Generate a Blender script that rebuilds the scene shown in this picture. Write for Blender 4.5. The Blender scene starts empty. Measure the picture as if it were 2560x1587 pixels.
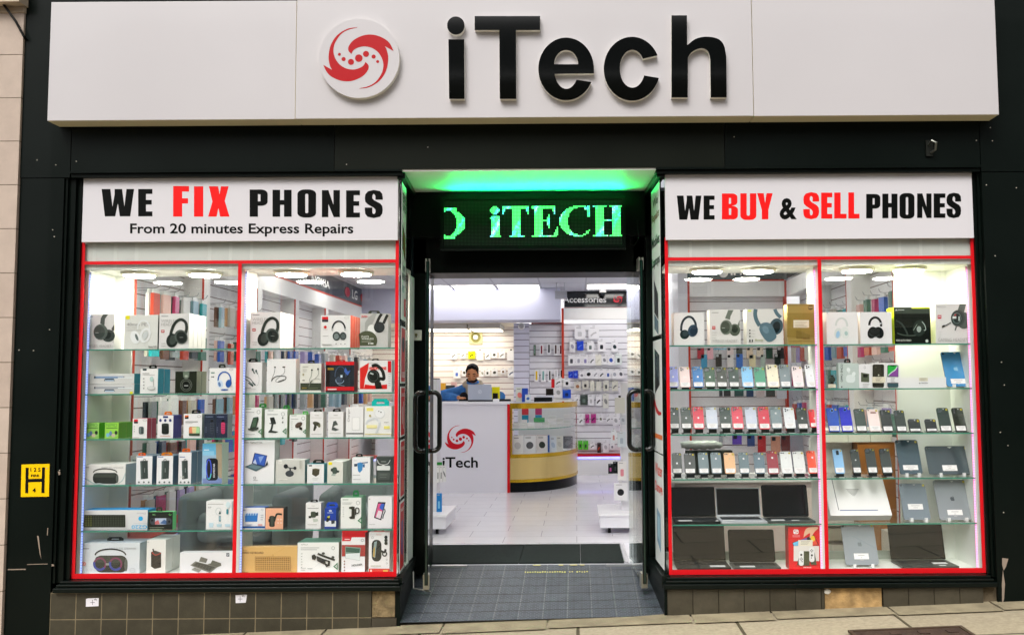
import bpy, math, random
from mathutils import Vector, Matrix
from mathutils.geometry import tessellate_polygon
random.seed(7)
SC = bpy.context.scene
COL = SC.collection
# ------------------------------------------------------------------ camera
FPX, PU, PV, CAMY, CAMZ = 2294.0, 1440.0, 793.5, -5.6, 1.30
PITCH, ROLL = math.atan(163.5/2294.0), 0.0065
_F = Vector((0, math.cos(PITCH), math.sin(PITCH)))
_U0 = Vector((0, -math.sin(PITCH), math.cos(PITCH)))
_R0 = Vector((1, 0, 0))
_R = _R0*math.cos(ROLL) - _U0*math.sin(ROLL)
_U = _U0*math.cos(ROLL) + _R0*math.sin(ROLL)
CAMPOS = Vector((0, CAMY, CAMZ))
cd = bpy.data.cameras.new('camera')
cam = bpy.data.objects.new('camera', cd)
COL.objects.link(cam)
cd.sensor_width = 36.0
cd.lens = 36.0*FPX/2560.0
cd.shift_x = -(PU-1280.0)/2560.0
cd.clip_start, cd.clip_end = 0.05, 400
m = Matrix((( _R.x, _U.x, -_F.x, 0), (_R.y, _U.y, -_F.y, 0), (_R.z, _U.z, -_F.z, 0), (0, 0, 0, 1)))
cam.matrix_world = Matrix.Translation(CAMPOS) @ m
SC.camera = cam

def P(u, v, Y):
    "point of the vertical plane at depth Y seen at photo position (u, v)"
    d = _F + _R*((u-PU)/FPX) + _U*((PV-v)/FPX)
    return CAMPOS + d*((Y-CAMY)/d.y)
def proj(p):
    q = Vector(p)-CAMPOS
    w = q.dot(_F)
    return PU+FPX*q.dot(_R)/w, PV-FPX*q.dot(_U)/w
def PX(u, v, Y): return P(u, v, Y).x
def PZ(u, v, Y): return P(u, v, Y).z
# measured crops of the photograph: origin and scale
Z1=(150,620,4.978); Z2=(150,880,4.978); Z3=(150,1140,4.7245)
Z4=(580,620,4.978); Z5=(580,880,4.978); Z6=(580,1140,4.7245)
R1=(1620,620,5.302); R2=(1620,860,5.302); R3=(1620,1100,4.3196)
R4=(2040,620,5.302); R5=(2040,860,5.302); R6=(2040,1100,4.3196)
C1=(980,420,3.4357); C2=(1060,680,4.446); C3=(1030,950,5.04); C4=(1260,950,3.78)
C5=(980,1250,3.4843); C6=(1080,780,6.0975); C7=(1380,780,6.3); PH=(1120,890,12.6)
F1=(0,0,3.04875); F2=(740,0,2.10259); F3=(1800,0,3.2092)
G1=(0,1100,3.105); G2=(130,1380,2.5674); G3=(1600,1380,2.5406)
S1=(180,420,2.9744); S2=(1640,420,2.9744); SRC=(0,0,1.0)
def uv(T, x, y): return T[0]+x/T[2], T[1]+y/T[2]
def Q(T, x, y, Y):
    u, v = uv(T, x, y)
    return P(u, v, Y)

# ------------------------------------------------------------------ world, sun, exposure
w = bpy.data.worlds.new('World'); SC.world = w; w.use_nodes = True
nt = w.node_tree; bg = nt.nodes['Background']
sky = nt.nodes.new('ShaderNodeTexSky'); sky.sky_type = 'NISHITA'; sky.sun_disc = False
SUN_EL, SUN_ROT = math.radians(48), math.radians(200)
sky.sun_elevation = SUN_EL; sky.sun_rotation = SUN_ROT
sky.air_density = 1.0; sky.dust_density = 6.0; sky.ozone_density = 1.0
hs = nt.nodes.new('ShaderNodeHueSaturation'); hs.inputs['Saturation'].default_value = 0.22
nt.links.new(sky.outputs[0], hs.inputs['Color']); nt.links.new(hs.outputs[0], bg.inputs[0])
bg.inputs[1].default_value = 0.12
sd = bpy.data.lights.new('sun', 'SUN'); sd.energy = 0.8; sd.angle = math.radians(25); sd.color = (1, 0.975, 0.95)
sun = bpy.data.objects.new('sun', sd); COL.objects.link(sun)
sdir = Vector((math.sin(SUN_ROT)*math.cos(SUN_EL), math.cos(SUN_ROT)*math.cos(SUN_EL), math.sin(SUN_EL)))
sun.rotation_euler = sdir.to_track_quat('Z', 'Y').to_euler()
sun.location = (0, -8, 12)
SC.view_settings.view_transform = 'Standard'
SC.view_settings.look = 'None'
SC.view_settings.exposure = 0.60
SC.view_settings.gamma = 1.0
try:
    SC.cycles.max_bounces = 8; SC.cycles.transparent_max_bounces = 24
    SC.cycles.diffuse_bounces = 4; SC.cycles.glossy_bounces = 4
    SC.cycles.sample_clamp_indirect = 4.0
    SC.cycles.caustics_reflective = False; SC.cycles.caustics_refractive = False
    SC.cycles.use_denoising = True
except Exception:
    pass

# ------------------------------------------------------------------ materials
def lin(h):
    h = h.lstrip('#')
    r = []
    for i in (0, 2, 4):
        c = int(h[i:i+2], 16)/255.0
        r.append(c/12.92 if c <= 0.04045 else ((c+0.055)/1.055)**2.4)
    return (r[0], r[1], r[2], 1)
_MC = {}
def M(hexc, rough=0.5, metal=0.0, spec=None, coat=0.0, bump=0.0, bscale=60, var=0.0, vscale=3, alpha=1.0):
    key = (hexc, rough, metal, spec, coat, bump, bscale, var, vscale, alpha)
    if key in _MC: return _MC[key]
    if spec is None:
        lc = lin(hexc); spec = 0.10 if max(lc[:3]) < 0.05 else 0.22
    mt = bpy.data.materials.new('mat_'+hexc.strip('#')); mt.use_nodes = True
    n = mt.node_tree; b = n.nodes['Principled BSDF']
    b.inputs['Base Color'].default_value = lin(hexc)
    b.inputs['Roughness'].default_value = rough
    b.inputs['Metallic'].default_value = metal
    b.inputs['Specular IOR Level'].default_value = spec
    b.inputs['Coat Weight'].default_value = coat
    b.inputs['Coat Roughness'].default_value = 0.05
    if alpha < 1: b.inputs['Alpha'].default_value = alpha
    if var or bump:
        tc = n.nodes.new('ShaderNodeTexCoord')
        nz = n.nodes.new('ShaderNodeTexNoise'); nz.inputs['Scale'].default_value = vscale; nz.inputs['Detail'].default_value = 5
        n.links.new(tc.outputs['Object'], nz.inputs['Vector'])
        if var:
            mx = n.nodes.new('ShaderNodeMix'); mx.data_type = 'RGBA'
            c = lin(hexc)
            mx.inputs['A'].default_value = tuple(max(0, k*(1-var)) for k in c[:3])+(1,)
            mx.inputs['B'].default_value = tuple(min(1, k*(1+var)) for k in c[:3])+(1,)
            rp = n.nodes.new('ShaderNodeValToRGB'); rp.color_ramp.elements[0].position = 0.3; rp.color_ramp.elements[1].position = 0.7
            n.links.new(nz.outputs['Fac'], rp.inputs['Fac']); n.links.new(rp.outputs[0], mx.inputs['Factor'])
            n.links.new(mx.outputs['Result'], b.inputs['Base Color'])
            ad = n.nodes.new('ShaderNodeMapRange'); ad.inputs['To Min'].default_value = max(0.02, rough-0.1); ad.inputs['To Max'].default_value = min(1, rough+0.12)
            n.links.new(nz.outputs['Fac'], ad.inputs['Value']); n.links.new(ad.outputs[0], b.inputs['Roughness'])
        if bump:
            n2 = n.nodes.new('ShaderNodeTexNoise'); n2.inputs['Scale'].default_value = bscale; n2.inputs['Detail'].default_value = 4
            n.links.new(tc.outputs['Object'], n2.inputs['Vector'])
            bp = n.nodes.new('ShaderNodeBump'); bp.inputs['Strength'].default_value = bump; bp.inputs['Distance'].default_value = 0.01
            n.links.new(n2.outputs['Fac'], bp.inputs['Height']); n.links.new(bp.outputs[0], b.inputs['Normal'])
    _MC[key] = mt
    return mt
def EM(hexc, s):
    key = ('em', hexc, s)
    if key in _MC: return _MC[key]
    mt = bpy.data.materials.new('lit_'+hexc.strip('#')); mt.use_nodes = True
    b = mt.node_tree.nodes['Principled BSDF']
    b.inputs['Base Color'].default_value = (0.8, 0.8, 0.8, 1)
    b.inputs['Emission Color'].default_value = lin(hexc); b.inputs['Emission Strength'].default_value = s
    _MC[key] = mt
    return mt
def glass_mat(name, tint, ior=1.45, extra=0.0, rough=0.0):
    mt = bpy.data.materials.new(name); mt.use_nodes = True
    n = mt.node_tree; n.nodes.clear()
    out = n.nodes.new('ShaderNodeOutputMaterial'); mx = n.nodes.new('ShaderNodeMixShader')
    lw = n.nodes.new('ShaderNodeLayerWeight'); lw.inputs['Blend'].default_value = 0.5
    pw5 = n.nodes.new('ShaderNodeMath'); pw5.operation = 'POWER'; pw5.inputs[1].default_value = 5.0
    r0 = ((ior-1)/(ior+1))**2
    fr = n.nodes.new('ShaderNodeMath'); fr.operation = 'MULTIPLY_ADD'; fr.inputs[1].default_value = 1-r0; fr.inputs[2].default_value = r0
    n.links.new(lw.outputs['Facing'], pw5.inputs[0]); n.links.new(pw5.outputs[0], fr.inputs[0])
    tr = n.nodes.new('ShaderNodeBsdfTransparent'); tr.inputs[0].default_value = tint
    gl = n.nodes.new('ShaderNodeBsdfGlossy'); gl.inputs['Roughness'].default_value = rough; gl.inputs[0].default_value = (1, 1, 1, 1)
    ad = n.nodes.new('ShaderNodeMath'); ad.operation = 'ADD'; ad.inputs[1].default_value = extra
    n.links.new(fr.outputs[0], ad.inputs[0])
    n.links.new(ad.outputs[0], mx.inputs[0]); n.links.new(tr.outputs[0], mx.inputs[1]); n.links.new(gl.outputs[0], mx.inputs[2])
    n.links.new(mx.outputs[0], out.inputs[0])
    return mt
GLASS = glass_mat('window_glass', (0.992, 0.998, 0.995, 1), 1.52)
SHELFG = glass_mat('shelf_glass', (0.97, 0.99, 0.98, 1), 1.35)
CASEG = glass_mat('showcase_glass', (0.995, 1, 0.998, 1), 1.28)
CLEAR = glass_mat('clear_plastic', (0.93, 0.94, 0.95, 1), 1.35, 0.03, 0.1)
GEDGE = M('3f8f78', 0.2, 0, 0.6)
def brick_mat(name, c1, c2, cm, bw, rh, mort, axes='XZ', offset=0.5, rough=0.6, bump=0.3, var=0.25, stain=None, coat=0.0, rot=0, nscale=9):
    "rectangular units with joints, in object space"
    mt = bpy.data.materials.new(name); mt.use_nodes = True
    n = mt.node_tree; b = n.nodes['Principled BSDF']; L = n.links.new
    tc = n.nodes.new('ShaderNodeTexCoord'); sp = n.nodes.new('ShaderNodeSeparateXYZ'); cb = n.nodes.new('ShaderNodeCombineXYZ')
    L(tc.outputs['Object'], sp.inputs[0])
    L(sp.outputs[axes[0]], cb.inputs['X']); L(sp.outputs[axes[1]], cb.inputs['Y'])
    br = n.nodes.new('ShaderNodeTexBrick'); br.offset = offset
    br.inputs['Scale'].default_value = 1.0; br.inputs['Brick Width'].default_value = bw; br.inputs['Row Height'].default_value = rh
    br.inputs['Mortar Size'].default_value = mort; br.inputs['Mortar Smooth'].default_value = 0.3
    br.inputs['Color1'].default_value = lin(c1); br.inputs['Color2'].default_value = lin(c2); br.inputs['Mortar'].default_value = lin(cm)
    L(cb.outputs[0], br.inputs['Vector'])
    nz = n.nodes.new('ShaderNodeTexNoise'); nz.inputs['Scale'].default_value = nscale; nz.inputs['Detail'].default_value = 8; nz.inputs['Roughness'].default_value = 0.65
    L(tc.outputs['Object'], nz.inputs['Vector'])
    hv = n.nodes.new('ShaderNodeMix'); hv.data_type = 'RGBA'; hv.blend_type = 'MULTIPLY'; hv.inputs['Factor'].default_value = 1.0
    mr = n.nodes.new('ShaderNodeMapRange'); mr.inputs['From Min'].default_value = 0.3; mr.inputs['From Max'].default_value = 0.7
    mr.inputs['To Min'].default_value = 1-var; mr.inputs['To Max'].default_value = 1+var*0.5
    L(nz.outputs['Fac'], mr.inputs['Value']); L(br.outputs['Color'], hv.inputs['A']); L(mr.outputs[0], hv.inputs['B'])
    L(hv.outputs['Result'], b.inputs['Base Color'])
    b.inputs['Roughness'].default_value = rough; b.inputs['Coat Weight'].default_value = coat; b.inputs['Specular IOR Level'].default_value = 0.25
    bp = n.nodes.new('ShaderNodeBump'); bp.inputs['Strength'].default_value = bump; bp.inputs['Distance'].default_value = 0.004; bp.invert = True
    ad = n.nodes.new('ShaderNodeMath'); ad.operation = 'MULTIPLY_ADD'; ad.inputs[1].default_value = 0.35
    n3 = n.nodes.new('ShaderNodeTexNoise'); n3.inputs['Scale'].default_value = 120; n3.inputs['Detail'].default_value = 4
    L(tc.outputs['Object'], n3.inputs['Vector'])
    L(n3.outputs['Fac'], ad.inputs[0]); L(br.outputs['Fac'], ad.inputs[2]); L(ad.outputs[0], bp.inputs['Height']); L(bp.outputs[0], b.inputs['Normal'])
    return mt
def worn_mat(name, base, speck, rough=0.35, speck_amt=0.36, scale=40, coat=0.0):
    "dark paint with small chips and streaks"
    mt = bpy.data.materials.new(name); mt.use_nodes = True
    n = mt.node_tree; b = n.nodes['Principled BSDF']; L = n.links.new
    tc = n.nodes.new('ShaderNodeTexCoord')
    nz = n.nodes.new('ShaderNodeTexNoise'); nz.inputs['Scale'].default_value = scale; nz.inputs['Detail'].default_value = 3
    L(tc.outputs['Object'], nz.inputs['Vector'])
    rp = n.nodes.new('ShaderNodeValToRGB'); rp.color_ramp.elements[0].position = 1-speck_amt+0.1; rp.color_ramp.elements[1].position = 1-speck_amt+0.12
    L(nz.outputs['Fac'], rp.inputs['Fac'])
    n2 = n.nodes.new('ShaderNodeTexNoise'); n2.inputs['Scale'].default_value = 1.7; n2.inputs['Detail'].default_value = 6
    L(tc.outputs['Object'], n2.inputs['Vector'])
    c = lin(base)
    m1 = n.nodes.new('ShaderNodeMix'); m1.data_type = 'RGBA'
    m1.inputs['A'].default_value = tuple(k*0.75 for k in c[:3])+(1,); m1.inputs['B'].default_value = tuple(k*1.35 for k in c[:3])+(1,)
    L(n2.outputs['Fac'], m1.inputs['Factor'])
    m2 = n.nodes.new('ShaderNodeMix'); m2.data_type = 'RGBA'; m2.inputs['B'].default_value = lin(speck)
    L(rp.outputs[0], m2.inputs['Factor']); L(m1.outputs['Result'], m2.inputs['A'])
    L(m2.outputs['Result'], b.inputs['Base Color'])
    mr = n.nodes.new('ShaderNodeMapRange'); mr.inputs['To Min'].default_value = rough-0.1; mr.inputs['To Max'].default_value = rough+0.2
    L(n2.outputs['Fac'], mr.inputs['Value']); L(mr.outputs[0], b.inputs['Roughness'])
    b.inputs['Coat Weight'].default_value = coat
    b.inputs['Specular IOR Level'].default_value = 0.09
    return mt

# ------------------------------------------------------------------ mesh builder
class MB:
    def __init__(s, org=(0, 0, 0)):
        s.v = []; s.f = []; s.fm = []; s.mats = []; s.o = Vector(org); s.smooth = False
    def mi(s, mat):
        if mat not in s.mats: s.mats.append(mat)
        return s.mats.index(mat)
    def add(s, vs, fs, mat):
        b = len(s.v); k = s.mi(mat)
        s.v.extend([Vector(p)-s.o for p in vs])
        for f in fs:
            s.f.append([i+b for i in f]); s.fm.append(k)
    def box(s, x0, x1, y0, y1, z0, z1, mat, side=None, top=None):
        if x1 < x0: x0, x1 = x1, x0
        if y1 < y0: y0, y1 = y1, y0
        if z1 < z0: z0, z1 = z1, z0
        vs = [(x0,y0,z0),(x1,y0,z0),(x1,y1,z0),(x0,y1,z0),(x0,y0,z1),(x1,y0,z1),(x1,y1,z1),(x0,y1,z1)]
        s.add(vs, [(0,1,5,4),(2,3,7,6)], mat)
        s.add(vs, [(1,2,6,5),(3,0,4,7)], side or mat)
        s.add(vs, [(4,5,6,7),(3,2,1,0)], top or side or mat)
        return s
    def obox(s, M4, sx, sy, sz, mat):
        "box centred on matrix M4"
        vs = [M4 @ Vector((a*sx/2, b*sy/2, c*sz/2)) for c in (-1, 1) for a, b in ((-1,-1),(1,-1),(1,1),(-1,1))]
        s.add(vs, [(0,1,5,4),(1,2,6,5),(2,3,7,6),(3,0,4,7),(4,5,6,7),(3,2,1,0)], mat)
        return s
    def prism(s, loops, y0, y1, mat, side=None, back=True):
        "loops of (x,z): first outer, rest holes; extruded from y0 (front) to y1"
        if not isinstance(loops[0][0], (tuple, list)): loops = [loops]
        flat = [p for lp in loops for p in lp]; n = len(flat)
        tris = tessellate_polygon([[Vector((p[0], p[1], 0)) for p in lp] for lp in loops])
        fr = [(p[0], y0, p[1]) for p in flat]; bk = [(p[0], y1, p[1]) for p in flat]
        ff = []
        for t in tris:
            a, b, c = (flat[i] for i in t)
            cr = (b[0]-a[0])*(c[1]-a[1])-(b[1]-a[1])*(c[0]-a[0])
            if abs(cr) < 1e-14: continue
            ff.append(tuple(t) if cr > 0 else (t[0], t[2], t[1]))
        s.add(fr, ff, mat)
        if y1 != y0:
            if back: s.add(bk, [f[::-1] for f in ff], side or mat)
            k = 0
            for lp in loops:
                m_ = len(lp); ar = sum(lp[i][0]*lp[(i+1)%m_][1]-lp[(i+1)%m_][0]*lp[i][1] for i in range(m_))
                vs = []; fs = []
                for p in lp: vs += [(p[0], y0, p[1]), (p[0], y1, p[1])]
                for i in range(m_):
                    j = (i+1) % m_
                    q = (2*i, 2*i+1, 2*j+1, 2*j)
                    fs.append(q if ar > 0 else q[::-1])
                s.add(vs, fs, side or mat)
        return s
    def tube(s, pts, r, mat, n=8, cap=True, closed=False):
        pts = [Vector(p) for p in pts]; m_ = len(pts); rr = r if isinstance(r, (list, tuple)) else [r]*m_
        vs = []; prev = None
        for i, p in enumerate(pts):
            a = pts[(i-1) % m_] if (i > 0 or closed) else p; c = pts[(i+1) % m_] if (i < m_-1 or closed) else p
            t = (c-a).normalized()
            if prev is None:
                prev = t.orthogonal().normalized()
            prev = (prev - t*prev.dot(t)).normalized() if (prev - t*prev.dot(t)).length > 1e-6 else t.orthogonal().normalized()
            q = t.cross(prev)
            for k in range(n):
                an = 2*math.pi*k/n
                vs.append(p+(prev*math.cos(an)+q*math.sin(an))*rr[i])
        fs = []
        for i in range(m_ if closed else m_-1):
            j = (i+1) % m_
            for k in range(n):
                l = (k+1) % n
                fs.append((i*n+k, i*n+l, j*n+l, j*n+k))
        if cap and not closed:
            fs.append(tuple(range(n))[::-1]); fs.append(tuple((m_-1)*n+k for k in range(n)))
        s.add(vs, fs, mat)
        return s
    def lathe(s, c, prof, mat, n=24, axis='Z'):
        "prof: (radius, height) pairs round an axis through c"
        vs = []; fs = []
        for r, h in prof:
            for k in range(n):
                a = 2*math.pi*k/n; x, y = r*math.cos(a), r*math.sin(a)
                vs.append(Vector(c)+Vector({'Z': (x, y, h), 'Y': (x, h, y), 'X': (h, x, y)}[axis]))
        m_ = len(prof)
        for i in range(m_-1):
            for k in range(n):
                l = (k+1) % n
                fs.append((i*n+k, i*n+l, (i+1)*n+l, (i+1)*n+k))
        fs.append(tuple(range(n))[::-1]); fs.append(tuple((m_-1)*n+k for k in range(n)))
        s.add(vs, fs, mat)
        return s
    def ball(s, c, rx, ry, rz, mat, n=14, m_=9):
        vs = []; fs = []
        for i in range(m_+1):
            t = math.pi*i/m_
            for k in range(n):
                a = 2*math.pi*k/n
                vs.append((c[0]+rx*math.sin(t)*math.cos(a), c[1]+ry*math.sin(t)*math.sin(a), c[2]+rz*math.cos(t)))
        for i in range(m_):
            for k in range(n):
                l = (k+1) % n
                fs.append((i*n+k, (i+1)*n+k, (i+1)*n+l, i*n+l))
        s.add(vs, fs, mat)
        return s
    def build(s, name, parent=None, smooth=False, bevel=0.0, weld=False):
        me = bpy.data.meshes.new(name)
        me.from_pydata([tuple(p) for p in s.v], [], s.f)
        for mt in s.mats: me.materials.append(mt)
        me.polygons.foreach_set('material_index', s.fm)
        if smooth: me.polygons.foreach_set('use_smooth', [True]*len(s.f))
        me.update()
        o = bpy.data.objects.new(name, me); COL.objects.link(o)
        if parent: o.parent = parent
        else: o.location = s.o
        if bevel:
            import bmesh
            bm = bmesh.new(); bm.from_mesh(me); bmesh.ops.remove_doubles(bm, verts=bm.verts, dist=1e-5)
            bmesh.ops.recalc_face_normals(bm, faces=bm.faces)
            bm.to_mesh(me); bm.free()
            bv = o.modifiers.new('soft_edge', 'BEVEL'); bv.width = bevel; bv.segments = 2; bv.limit_method = 'ANGLE'
        elif smooth or weld:
            import bmesh
            bm = bmesh.new(); bm.from_mesh(me); bmesh.ops.remove_doubles(bm, verts=bm.verts, dist=1e-6)
            bm.to_mesh(me); bm.free()
        return o
def thing(name, label, cat, loc=(0, 0, 0), group=None):
    o = bpy.data.objects.new(name, None); COL.objects.link(o); o.location = loc; o.empty_display_size = 0.05
    o['label'] = label; o['category'] = cat
    if group: o['group'] = group
    return o
def tag(o, label, cat, group=None):
    o['label'] = label; o['category'] = cat
    if group: o['group'] = group
    return o
def struct(o):
    o['kind'] = 'structure'; return o
def dup(root, loc, label, group=None):
    r = root.copy(); COL.objects.link(r); r.location = loc; r['label'] = label
    if group: r['group'] = group
    for ch in root.children:
        c = ch.copy(); COL.objects.link(c); c.parent = r
        for g in ch.children:
            k = g.copy(); COL.objects.link(k); k.parent = c
    return r

# ------------------------------------------------------------------ flat drawing on faces
def ell(cx, cy, rx, ry, n=28, a0=0, a1=360, rot=0):
    out = []; full = abs(a1-a0) >= 360
    k = n if full else n+1
    cr, sr = math.cos(math.radians(rot)), math.sin(math.radians(rot))
    for i in range(k):
        a = math.radians(a0+(a1-a0)*i/n); x, y = rx*math.cos(a), ry*math.sin(a)
        out.append((cx+x*cr-y*sr, cy+x*sr+y*cr))
    return out
def ribbon(pts, w):
    "outline of a polyline stroke"
    L_, R_ = [], []; n = len(pts)
    ws = w if isinstance(w, (list, tuple)) else [w]*n
    for i in range(n):
        a = pts[max(i-1, 0)]; b = pts[min(i+1, n-1)]
        dx, dy = b[0]-a[0], b[1]-a[1]; d = math.hypot(dx, dy) or 1
        nx, ny = -dy/d*ws[i]/2, dx/d*ws[i]/2
        L_.append((pts[i][0]+nx, pts[i][1]+ny)); R_.append((pts[i][0]-nx, pts[i][1]-ny))
    return L_, R_
def smooth_path(pts, k=6):
    out = []; n = len(pts)
    for i in range(n-1):
        p0 = pts[max(i-1, 0)]; p1 = pts[i]; p2 = pts[i+1]; p3 = pts[min(i+2, n-1)]
        for j in range(k):
            t = j/k
            out.append(tuple(0.5*(2*p1[c]+(p2[c]-p0[c])*t+(2*p0[c]-5*p1[c]+4*p2[c]-p3[c])*t*t+(3*p1[c]-p0[c]-3*p2[c]+p3[c])*t**3) for c in (0, 1)))
    out.append(tuple(pts[-1])); return out
_TX = {}
def text_mesh(s, bold=0.0):
    key = (s, bold)
    if key in _TX: return _TX[key]
    cu = bpy.data.curves.new('lettering', 'FONT'); cu.body = s; cu.size = 1.0; cu.offset = bold; cu.resolution_u = 3
    ob = bpy.data.objects.new('lettering', cu)
    me = bpy.data.meshes.new_from_object(ob)
    vs = [(v.co.x, v.co.y) for v in me.vertices]; fs = [tuple(p.vertices) for p in me.polygons]
    bpy.data.objects.remove(ob); bpy.data.meshes.remove(me); bpy.data.curves.remove(cu)
    x0 = min(p[0] for p in vs); x1 = max(p[0] for p in vs); y0 = min(p[1] for p in vs); y1 = max(p[1] for p in vs)
    _TX[key] = (vs, fs, x0, x1, y0, y1)
    return _TX[key]
class Art:
    "collects flat shapes in photo-crop coordinates on the plane Y, each a hair in front of the last"
    def __init__(s, mb, T, Y, step=0.0004, rough=0.45):
        s.mb, s.T, s.Y, s.step, s.k, s.rough = mb, T, Y, step, 0, rough
    def _y(s):
        s.k += 1
        return s.Y - s.step*s.k
    def mat(s, c): return c if not isinstance(c, str) else M(c, s.rough)
    def poly(s, loops, c):
        if not isinstance(loops[0][0], (tuple, list)): loops = [loops]
        y = s._y()
        L3 = []
        for lp in loops:
            L3.append([(lambda p: (p.x, p.z))(Q(s.T, a, b, y)) for a, b in lp])
        s.mb.prism(L3, y, y, s.mat(c))
    def r(s, x0, y0, x1, y1, c): s.poly([(x0, y0), (x1, y0), (x1, y1), (x0, y1)], c)
    def e(s, cx, cy, rx, ry, c, rot=0): s.poly(ell(cx, cy, rx, ry, 24, rot=rot), c)
    def l(s, pts, w, c, sm=True):
        if sm and len(pts) > 2: pts = smooth_path(pts)
        if isinstance(w, (list, tuple)) and len(w) != len(pts):
            n = len(pts); w = [w[0]+(w[1]-w[0])*i/(n-1) for i in range(n)]
        L_, R_ = ribbon(pts, w); y = s._y(); n = len(pts)
        vs = [Q(s.T, a, b, y) for a, b in L_] + [Q(s.T, a, b, y) for a, b in R_]
        s.mb.add(vs, [(i, i+1, n+i+1, n+i) for i in range(n-1)], s.mat(c))
    def o(s, cx, cy, rx, ry, w, c, a0=0, a1=360, rot=0): s.l(ell(cx, cy, rx, ry, 30, a0, a1-0.001, rot), w, c, False)
    def t(s, txt, x, y, wd, ht, c, bold=0.0, rot=0):
        "text with its lower left at (x, y), fitted into wd x ht"
        vs, fs, x0, x1, y0, y1 = text_mesh(txt, bold); yy = s._y()
        cr, sr = math.cos(math.radians(rot)), math.sin(math.radians(rot))
        out = []
        for a, b in vs:
            px, py = (a-x0)/(x1-x0)*wd, -(b-y0)/(y1-y0)*ht
            out.append(Q(s.T, x+px*cr-py*sr, y+px*sr+py*cr, yy))
        s.mb.add(out, fs, s.mat(c))
    def lines(s, x, y, wd, n, gap, c='9a9a98', h=5):
        for i in range(n):
            s.r(x, y+i*gap, x+wd*(1-0.13*((i*7) % 3)), y+i*gap+h, c)
# ================================================================== SETTING
FZ = 0.02
BLK = worn_mat('black_paint', '#080f0c', '#8a8f86', 0.34, 0.27, 34, 0.04)
BLK2 = worn_mat('black_frame_paint', '#080f0c', '#4c5048', 0.30, 0.25, 50, 0.12)
BLK3 = M('080d0a', 0.4)
PANELW = M('f4f4f2', 0.45, 0, 0.5, 0, 0, 60, 0.015, 2)
WALLW = M('eeeef2', 0.55, 0, 0.4, 0, 0, 60, 0.02, 2)
WHITE = M('f2f2f0', 0.4)
RED = M('d2121c', 0.4)
REDT = M('c8402c', 0.45)
# ---- pavement, road
pv = MB()
SLAB = brick_mat('pavement_stone', '#b3a78e', '#a69a82', '#5a523f', 0.92, 0.61, 0.011, 'XY', 0.37, 0.8, 0.8, 0.24, nscale=38)
def pz(x): return -0.112+0.033*x
n_ = 24
vs = []
for i in range(n_+1):
    x = -14+28*i/n_
    vs += [(x, -3.2, pz(x)-0.03), (x, 0.35, pz(x))]
pv.add(vs, [(2*i, 2*i+2, 2*i+3, 2*i+1) for i in range(n_)], SLAB)
struct(pv.build('pavement'))
kb = MB()
KST = M('8e8678', 0.8, 0, 0.3, 0, 0.3, 80, 0.2, 6)
kv = []
for i in range(n_+1):
    x = -14+28*i/n_; z = pz(x)-0.03
    kv += [(x, -3.2, z), (x, -3.35, z), (x, -3.35, z-0.13)]
kb.add(kv, [f for i in range(n_) for f in ((3*i, 3*i+1, 3*i+4, 3*i+3), (3*i+1, 3*i+2, 3*i+5, 3*i+4))], KST)
struct(kb.build('kerb'))
rd = MB(); rv = []
ASPH = M('4a4a4c', 0.85, 0, 0.3, 0, 0.4, 150, 0.2, 8)
for i in range(n_+1):
    x = -60+120*i/n_; z = 0.033*x*(14/60)-0.112-0.16
    rv += [(x, -60, z-0.3), (x, -3.35, z)]
rd.add(rv, [(2*i, 2*i+2, 2*i+3, 2*i+1) for i in range(n_)], ASPH)
struct(rd.build('road'))
# narrow stone margin against the shop
mg = MB()
EDGE = M('958a70', 0.8, 0, 0.3, 0, 0.5, 60, 0.25, 7)
x0 = -3.45
i = 0
while x0 < 3.2:
    x1 = min(3.25, x0+[0.62, 0.85, 0.48, 0.7][i % 4]); i += 1
    g = 0.006
    mg.add([(x0+g, -0.17-0.02*(i % 2), pz(x0)+0.004), (x1-g, -0.17-0.02*(i % 2), pz(x1)+0.004), (x1-g, 0.3, pz(x1)+0.012), (x0+g, 0.3, pz(x0)+0.012)], [(0, 1, 2, 3)], EDGE)
    x0 = x1
struct(mg.build('paving_edge_strip'))
# manhole cover
mh = thing('inspection_cover', 'rusty brown metal inspection cover set into the paving stones', 'inspection cover', (1.78, -0.73, pz(1.78)))
RUST = M('4a372c', 0.7, 0.3, 0.5, 0, 0.6, 90, 0.35, 14)
a = MB(); sl = 0.033
def pavbox(mb, x0, x1, y0, y1, h, mat):
    def zz(x, y): return sl*x+0.0085*y
    vs = [(x0,y0,zz(x0,y0)), (x1,y0,zz(x1,y0)), (x1,y1,zz(x1,y1)), (x0,y1,zz(x0,y1))]
    vs = vs+[(p[0], p[1], p[2]+h) for p in vs]
    mb.add(vs, [(0,1,5,4),(1,2,6,5),(2,3,7,6),(3,0,4,7),(4,5,6,7)], mat)
pavbox(a, -0.29, 0.29, -0.22, 0.22, 0.006, RUST); a.build('cover_plate', mh)
a = MB()
for q in ((-0.31,-0.29,-0.24,0.24),(0.29,0.31,-0.24,0.24),(-0.29,0.29,-0.24,-0.22),(-0.29,0.29,0.22,0.24)): pavbox(a, *q, 0.012, M('5a4a3c', 0.6, 0.5))
a.build('cover_frame', mh)
a = MB()
for i in range(7):
    for j in range(5):
        if (i+j) % 2 == 0: a = MB(); pavbox(a, -0.26+i*0.076, -0.26+i*0.076+0.055, -0.2+j*0.082, -0.2+j*0.082+0.05, 0.0105, RUST); a.build('raised_square', mh)

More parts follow.
